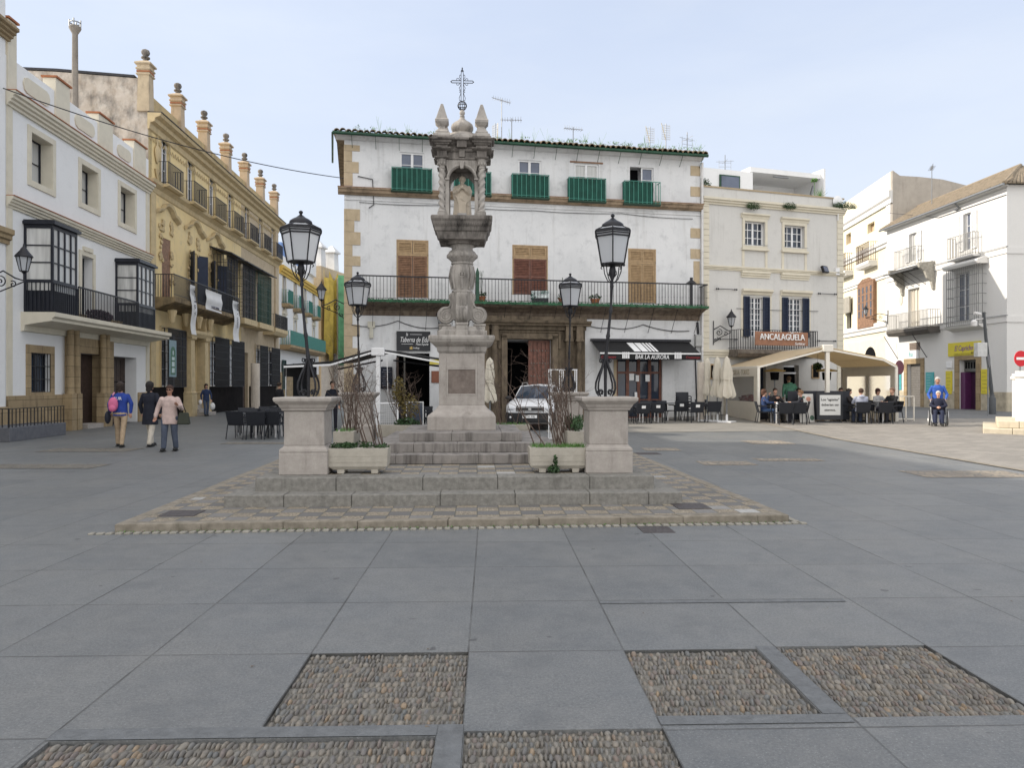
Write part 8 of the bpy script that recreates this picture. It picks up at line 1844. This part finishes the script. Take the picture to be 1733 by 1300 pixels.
    if not bald:
        m = MB(); pf = 1.16 if hairlen else 1.05; m.ell(HC+Vector((0,.03,.032)), (.089*k*pf,.095*k*pf,.101*k*pf), 16, 10); m.ell(HC+Vector((0,-.045,.075)), (.068*k,.05*k,.045*k), 12, 8)
        if hairlen: cap(m, HC+Vector((0,.06,.0)), HC+Vector((0,.075,-hairlen)), .075*k, .045*k); [cap(m, HC+Vector((s_*.06,.03,.0)), HC+Vector((s_*.07,.05,-hairlen*.8)), .035, .025) for s_ in (-1,1)]
        remesh(m, 'hair', simple('hair_'+str(len(bpy.data.materials)), hair, .75, var=.4, scale=30, bump=.6), T, .012, 1)
    else: pass
    return T, HC, sh, hz
# passers-by on the left
P=G(204,757); T,HC,sh,hz=person(P,192,'person in a blue sweatshirt and tan trousers walking away with a pink backpack','' or 1.66,top=(.02,.05,.26),legs=(.40,.30,.20),feet=((-.08,.20),(.12,-.20)),hairlen=.10,wide=1.12,arms=[((-.27,.03,1.13),(-.25,.02,.90)),((.27,.0,1.13),(.27,-.06,.90))])
text_mesh('back_print','SUR',.11,WTXT,T,0,.0,0); q=[o for o in T.children if o.name.startswith('back_print')][0]; q.data.transform(Matrix.Translation((.03,.142,1.27)) @ Matrix.Rotation(math.pi,4,'Z'))
BP=thing('backpack','pink rucksack on the back of the person in the blue sweatshirt','backpack',T.location,R(192)); MB().ell((.13,.17,1.12),(.12,.09,.19),14,10).ell((.13,.24,1.02),(.09,.05,.09),12,8).build('bag', simple('pink_cloth',(.55,.13,.25),.7), BP, smooth=True); MB().tube([(.15,.12,1.36),(.17,-.06,1.42),(.17,-.13,1.25),(.17,-.02,.98)],.02,6).build('strap', simple('pink_strap',(.6,.25,.35),.7), BP, smooth=True)
BG=thing('dark_bag','dark bag hanging at the side of the person with the pink backpack','bag',T.location,R(192)); MB().ell((.30,.02,.78),(.07,.12,.17),12,8).tube([(.28,0,.92),(.28,0,1.05)],.012,5).build('bag', simple('dark_bag_cloth',(.015,.018,.03),.7), BG, smooth=True)
P=G(254,756); person(P,170,'person seen from behind in a dark coat and cream trousers, walking beside the pink jacket',1.67,top=(.012,.014,.024),legs=(.55,.50,.42),coat=.30,feet=((-.10,.18),(.09,-.18)),hairlen=.13,hair=(.015,.012,.012),wide=1.15,loose=1.15)
P=G(287,764); T,HC,sh,hz=person(P,6,'person in a pale pink jacket and grey jeans walking forward with sunglasses','' or 1.58,top=(.50,.385,.35),legs=(.07,.085,.12),coat=.17,skin=SKIN_D,feet=((-.10,-.12),(.12,.10)),glasses=True,hair=(.06,.03,.02),wide=1.22,loose=1.15,arms=[((-.28,.02,1.05),(-.31,-.06,.85)),((.29,-.02,1.05),(.26,-.20,1.13))])
BG=thing('handbag','dark green shoulder bag on the arm of the person in the pale pink jacket','handbag',T.location,R(6)); MB().frustum(.36,-.08,.66,.95,.15,.06,.11,.04).build('bag', simple('olive_bag',(.03,.035,.022),.6), BG, bevel=.02); MB().tube([(.30,-.08,.94),(.29,-.12,1.10),(.36,-.14,1.13),(.42,-.08,.94)],.012,5).build('handle', simple('bag_handle',(.02,.02,.015),.6), BG, smooth=True)
P=G(349,703); P=GX(349,38.5); T,_,_,_=person(P,40,'person in a navy jacket carrying white bags by the palace steps',1.62,top=(.02,.035,.09),legs=(.06,.08,.13),hairlen=.12,feet=((-.08,-.08),(.08,.08)),wide=1.05)
BG=thing('carrier_bag','white plastic carrier bag held by the person near the palace steps','bag',T.location,R(40)); MB().ell((.30,-.05,.50),(.13,.09,.19),12,8).tube([(.26,-.05,.65),(.24,-.05,.86)],.01,4).build('bag', WPAINT, BG, smooth=True)
BG=thing('carrier_bag','small white bag in the other hand of the person near the palace steps','bag',T.location,R(40)); MB().ell((-.32,-.08,.72),(.09,.07,.13),12,8).tube([(-.28,-.05,.80),(-.24,-.05,.88)],.01,4).build('bag', WPAINT, BG, smooth=True)
person(GX(473,33),150,'person in black standing in the shade at the mouth of the side street',1.68,top=(.012,.012,.016),legs=(.012,.012,.016))
person(GX(563,26.3),25,'person in a dark suit standing under the black tavern awning',1.72,top=(.012,.014,.024),legs=(.012,.012,.02),hair=(.02,.015,.01))
# wheelchair
P=G(1588,721); WC=thing('wheelchair','grey wheelchair carrying an old person across the sunny road','wheelchair',P,R(-27))
for sx in (-1,1):
    m=MB(); m.tube([(sx*.29,.08+.30*math.cos(t_),.30+.30*math.sin(t_)) for t_ in [2*math.pi*i/28 for i in range(29)]],.016,6,False); wh=m.build('rear_wheel', simple('tyre_grey_%d'%sx,(.05,.05,.05),.7), WC, smooth=True)
    m=MB(); m.tube([(sx*.315,.08+.26*math.cos(t_),.30+.26*math.sin(t_)) for t_ in [2*math.pi*i/28 for i in range(29)]],.009,5,False); [m.tube([(sx*.29,.08,.30),(sx*.29,.08+.29*math.cos(t_),.30+.29*math.sin(t_))],.003,3) for t_ in [2*math.pi*i/12 for i in range(12)]]; m.build('push_rim', ALU, wh)
    m=MB(); m.lathe([(.03,-.015),(.085,-.015),(.09,0),(.085,.015),(.03,.015)],n=16); M=Matrix.Translation((sx*.22,-.38,.09)) @ Matrix.Rotation(R(90),4,'Y'); m.v=[tuple(M@Vector(v_)) for v_ in m.v]; m.build('castor', BLKP, WC, smooth=True)
    MB().tube([(sx*.24,.25,.95),(sx*.24,.20,.90),(sx*.24,.18,.45),(sx*.24,-.30,.45),(sx*.20,-.48,.14)],.013,6).tube([(sx*.24,.18,.68),(sx*.24,-.15,.68),(sx*.24,-.2,.45)],.013,6).tube([(sx*.24,.25,.95),(sx*.24,.36,.95)],.017,6).tube([(sx*.22,-.38,.17),(sx*.23,-.30,.45)],.012,5).build('side_frame', GREYM, WC, smooth=True)
    MB().cbox((sx*.12,-.52,.13),(.16,.15,.012),rx=.2).build('footrest', BLKP, WC)
MB().box(-.23,.23,-.22,.20,.42,.47).build('seat', simple('seat_navy',(.02,.02,.04),.8), WC, bevel=.01); MB().box(-.23,.23,.18,.21,.47,.90).build('backrest', simple('back_navy',(.02,.02,.04),.8), WC, bevel=.01)
T,HC,sh,hz=person(Vector((P.x,P.y,P.z+.03)),-27,'old person in dark clothes seated in the wheelchair, hands together on the lap',1.52,pose='sit',top=(.012,.015,.035),legs=(.015,.02,.045),hair=(.5,.48,.45),feet=((-.11,-.50),(.11,-.52)),wide=1.12,arms=[((-.25,-.05,.72),(-.06,-.28,.66)),((.25,-.05,.72),(.06,-.28,.66))],glasses=False)
person(Vector((P.x+.29,P.y+.56,P.z)),-27,'grey haired person in a royal blue shirt pushing the wheelchair',1.76,top=(.03,.09,.36),legs=(.03,.04,.09),skin=SKIN_D,hair=(.42,.40,.38),wide=1.12,lean=.10,feet=((-.11,.12),(.11,-.08)),arms=[((-.31,-.05,1.14),(-.25,-.25,.98)),((.31,-.05,1.14),(.25,-.25,.98))])
# customers under the tent
ga='dark chairs under the beige tent'
def seated(px,Y,rz,label,chair=True,**kw):
    P=GX(px,Y)
    if chair: put(CH0, P, rz, kw.pop('clabel','dark chair under a seated customer of the beige tent'), ga)
    else: kw.pop('clabel',None)
    return person(P,rz,label,pose='sit',**kw)
AT=[((-.25,-.12,.80),(-.13,-.34,.80)),((.25,-.12,.80),(.13,-.34,.80))]
put(TB0, GX(1323,28.9), 0, 'dark table with white legs and coffee cups, nearest the tent side wall', 'terrace tables')
put(TB0, GX(1474,29.2), 0, 'dark table with white legs before the person in the pale hooded top', 'terrace tables')
for px,dy,lb in ((1315,-.15,'white coffee cup on the table nearest the tent side wall, first of two'),(1331,.1,'white coffee cup on the table nearest the tent side wall, by the bare armed customer')):
    p_=GX(px,28.9+dy); p_.z+=.735; T=thing('coffee_cup',lb,'cup',p_); MB().lathe([(.06,0),(.065,.01)],n=12).lathe([(.025,.01),(.04,.05),(.045,.08),(.038,.078),(.03,.02)],n=12).build('cup', WTXT, T, smooth=True)
seated(1293,29.0,80,'seated person in a blue denim jacket and dark sunglasses at the coffee table',H=1.62,top=(.02,.04,.11),legs=(.04,.08,.17),hairlen=.08,hair=(.08,.035,.02),glasses=True,arms=[((-.25,-.12,.80),(-.1,-.34,.80)),((.23,-.14,.80),(.12,-.20,1.06))],clabel='dark chair of the customer in the denim jacket')
seated(1312,29.7,0,'seated person in black facing the square behind the coffee table, eating',H=1.68,top=(.014,.012,.014),legs=(.02,.02,.02),arms=[((-.25,-.12,.80),(-.03,-.22,.92)),((.25,-.12,.80),(.03,-.22,.92))],hair=(.03,.015,.01),clabel='dark chair of the customer in black behind the coffee table')
seated(1355,29.0,-105,'seated fair haired young person in black at the side of the coffee table',H=1.55,top=(.014,.014,.02),legs=(.02,.02,.03),hair=(.20,.11,.05),arms=AT,clabel='dark chair of the young customer in black')
put(CH0, GX(1326,28.2), 180, 'empty dark chair seen from behind at the coffee table', ga); put(CH0, GX(1349,28.3), 175, 'empty dark chair seen from behind beside the menu board', ga)
seated(1352,30.6,10,'seated dark haired person behind the young customer in black',H=1.65,top=(.02,.02,.03),legs=(.02,.02,.03),arms=AT,clabel='dark chair of the customer further back in the tent')
person(GX(1338,31.8),180,'person in a green hooded top standing at the serving window with back turned',1.74,top=(.10,.27,.19),legs=(.03,.03,.04),hood=True,wide=1.3,lean=.22,bald=False,hair=(.08,.05,.03),loose=1.15)
seated(1437,29.8,50,'seated dark haired person in black beside the printed sign board',H=1.62,top=(.02,.016,.016),legs=(.02,.02,.02),hairlen=.1,arms=AT,clabel='dark chair of the dark haired customer by the sign board')
seated(1457,28.7,175,'seated person in a pale blue-grey hooded top with back to the square',H=1.72,top=(.36,.38,.46),legs=(.03,.04,.07),hood=True,wide=1.25,hair=(.05,.025,.015),arms=AT,loose=1.15,clabel='dark chair of the customer in the pale hooded top')
seated(1486,29.9,8,'seated dark haired person in a light grey jumper and glasses facing the square',H=1.64,top=(.34,.34,.34),legs=(.05,.05,.07),hairlen=.1,hair=(.04,.015,.012),glasses=True,arms=AT,clabel='dark chair of the customer in the grey jumper')
seated(1510,29.2,-70,'seated close cropped person in a long black coat at the end of the table',H=1.74,top=(.012,.012,.014),legs=(.015,.015,.02),hair=(.16,.09,.06),coat=.0,wide=1.25,arms=AT,loose=1.1,clabel='dark chair of the customer in the long black coat')
seated(1423,30.8,-20,'seated person in dark clothes deep under the tent behind the sign board',H=1.66,top=(.012,.014,.03),legs=(.02,.02,.02),arms=AT,clabel='dark chair deep under the tent')
put(CH0, GX(1473,28.4), 182, 'empty dark chair with back to the square before the pale hooded customer', ga) if False else None
put(CH0, GX(1493,28.6), 180, 'empty dark chair seen from behind between the grey jumper and the black coat', ga)
def drop(o):
    for q in list(o.children): drop(q)
    bpy.data.objects.remove(o)
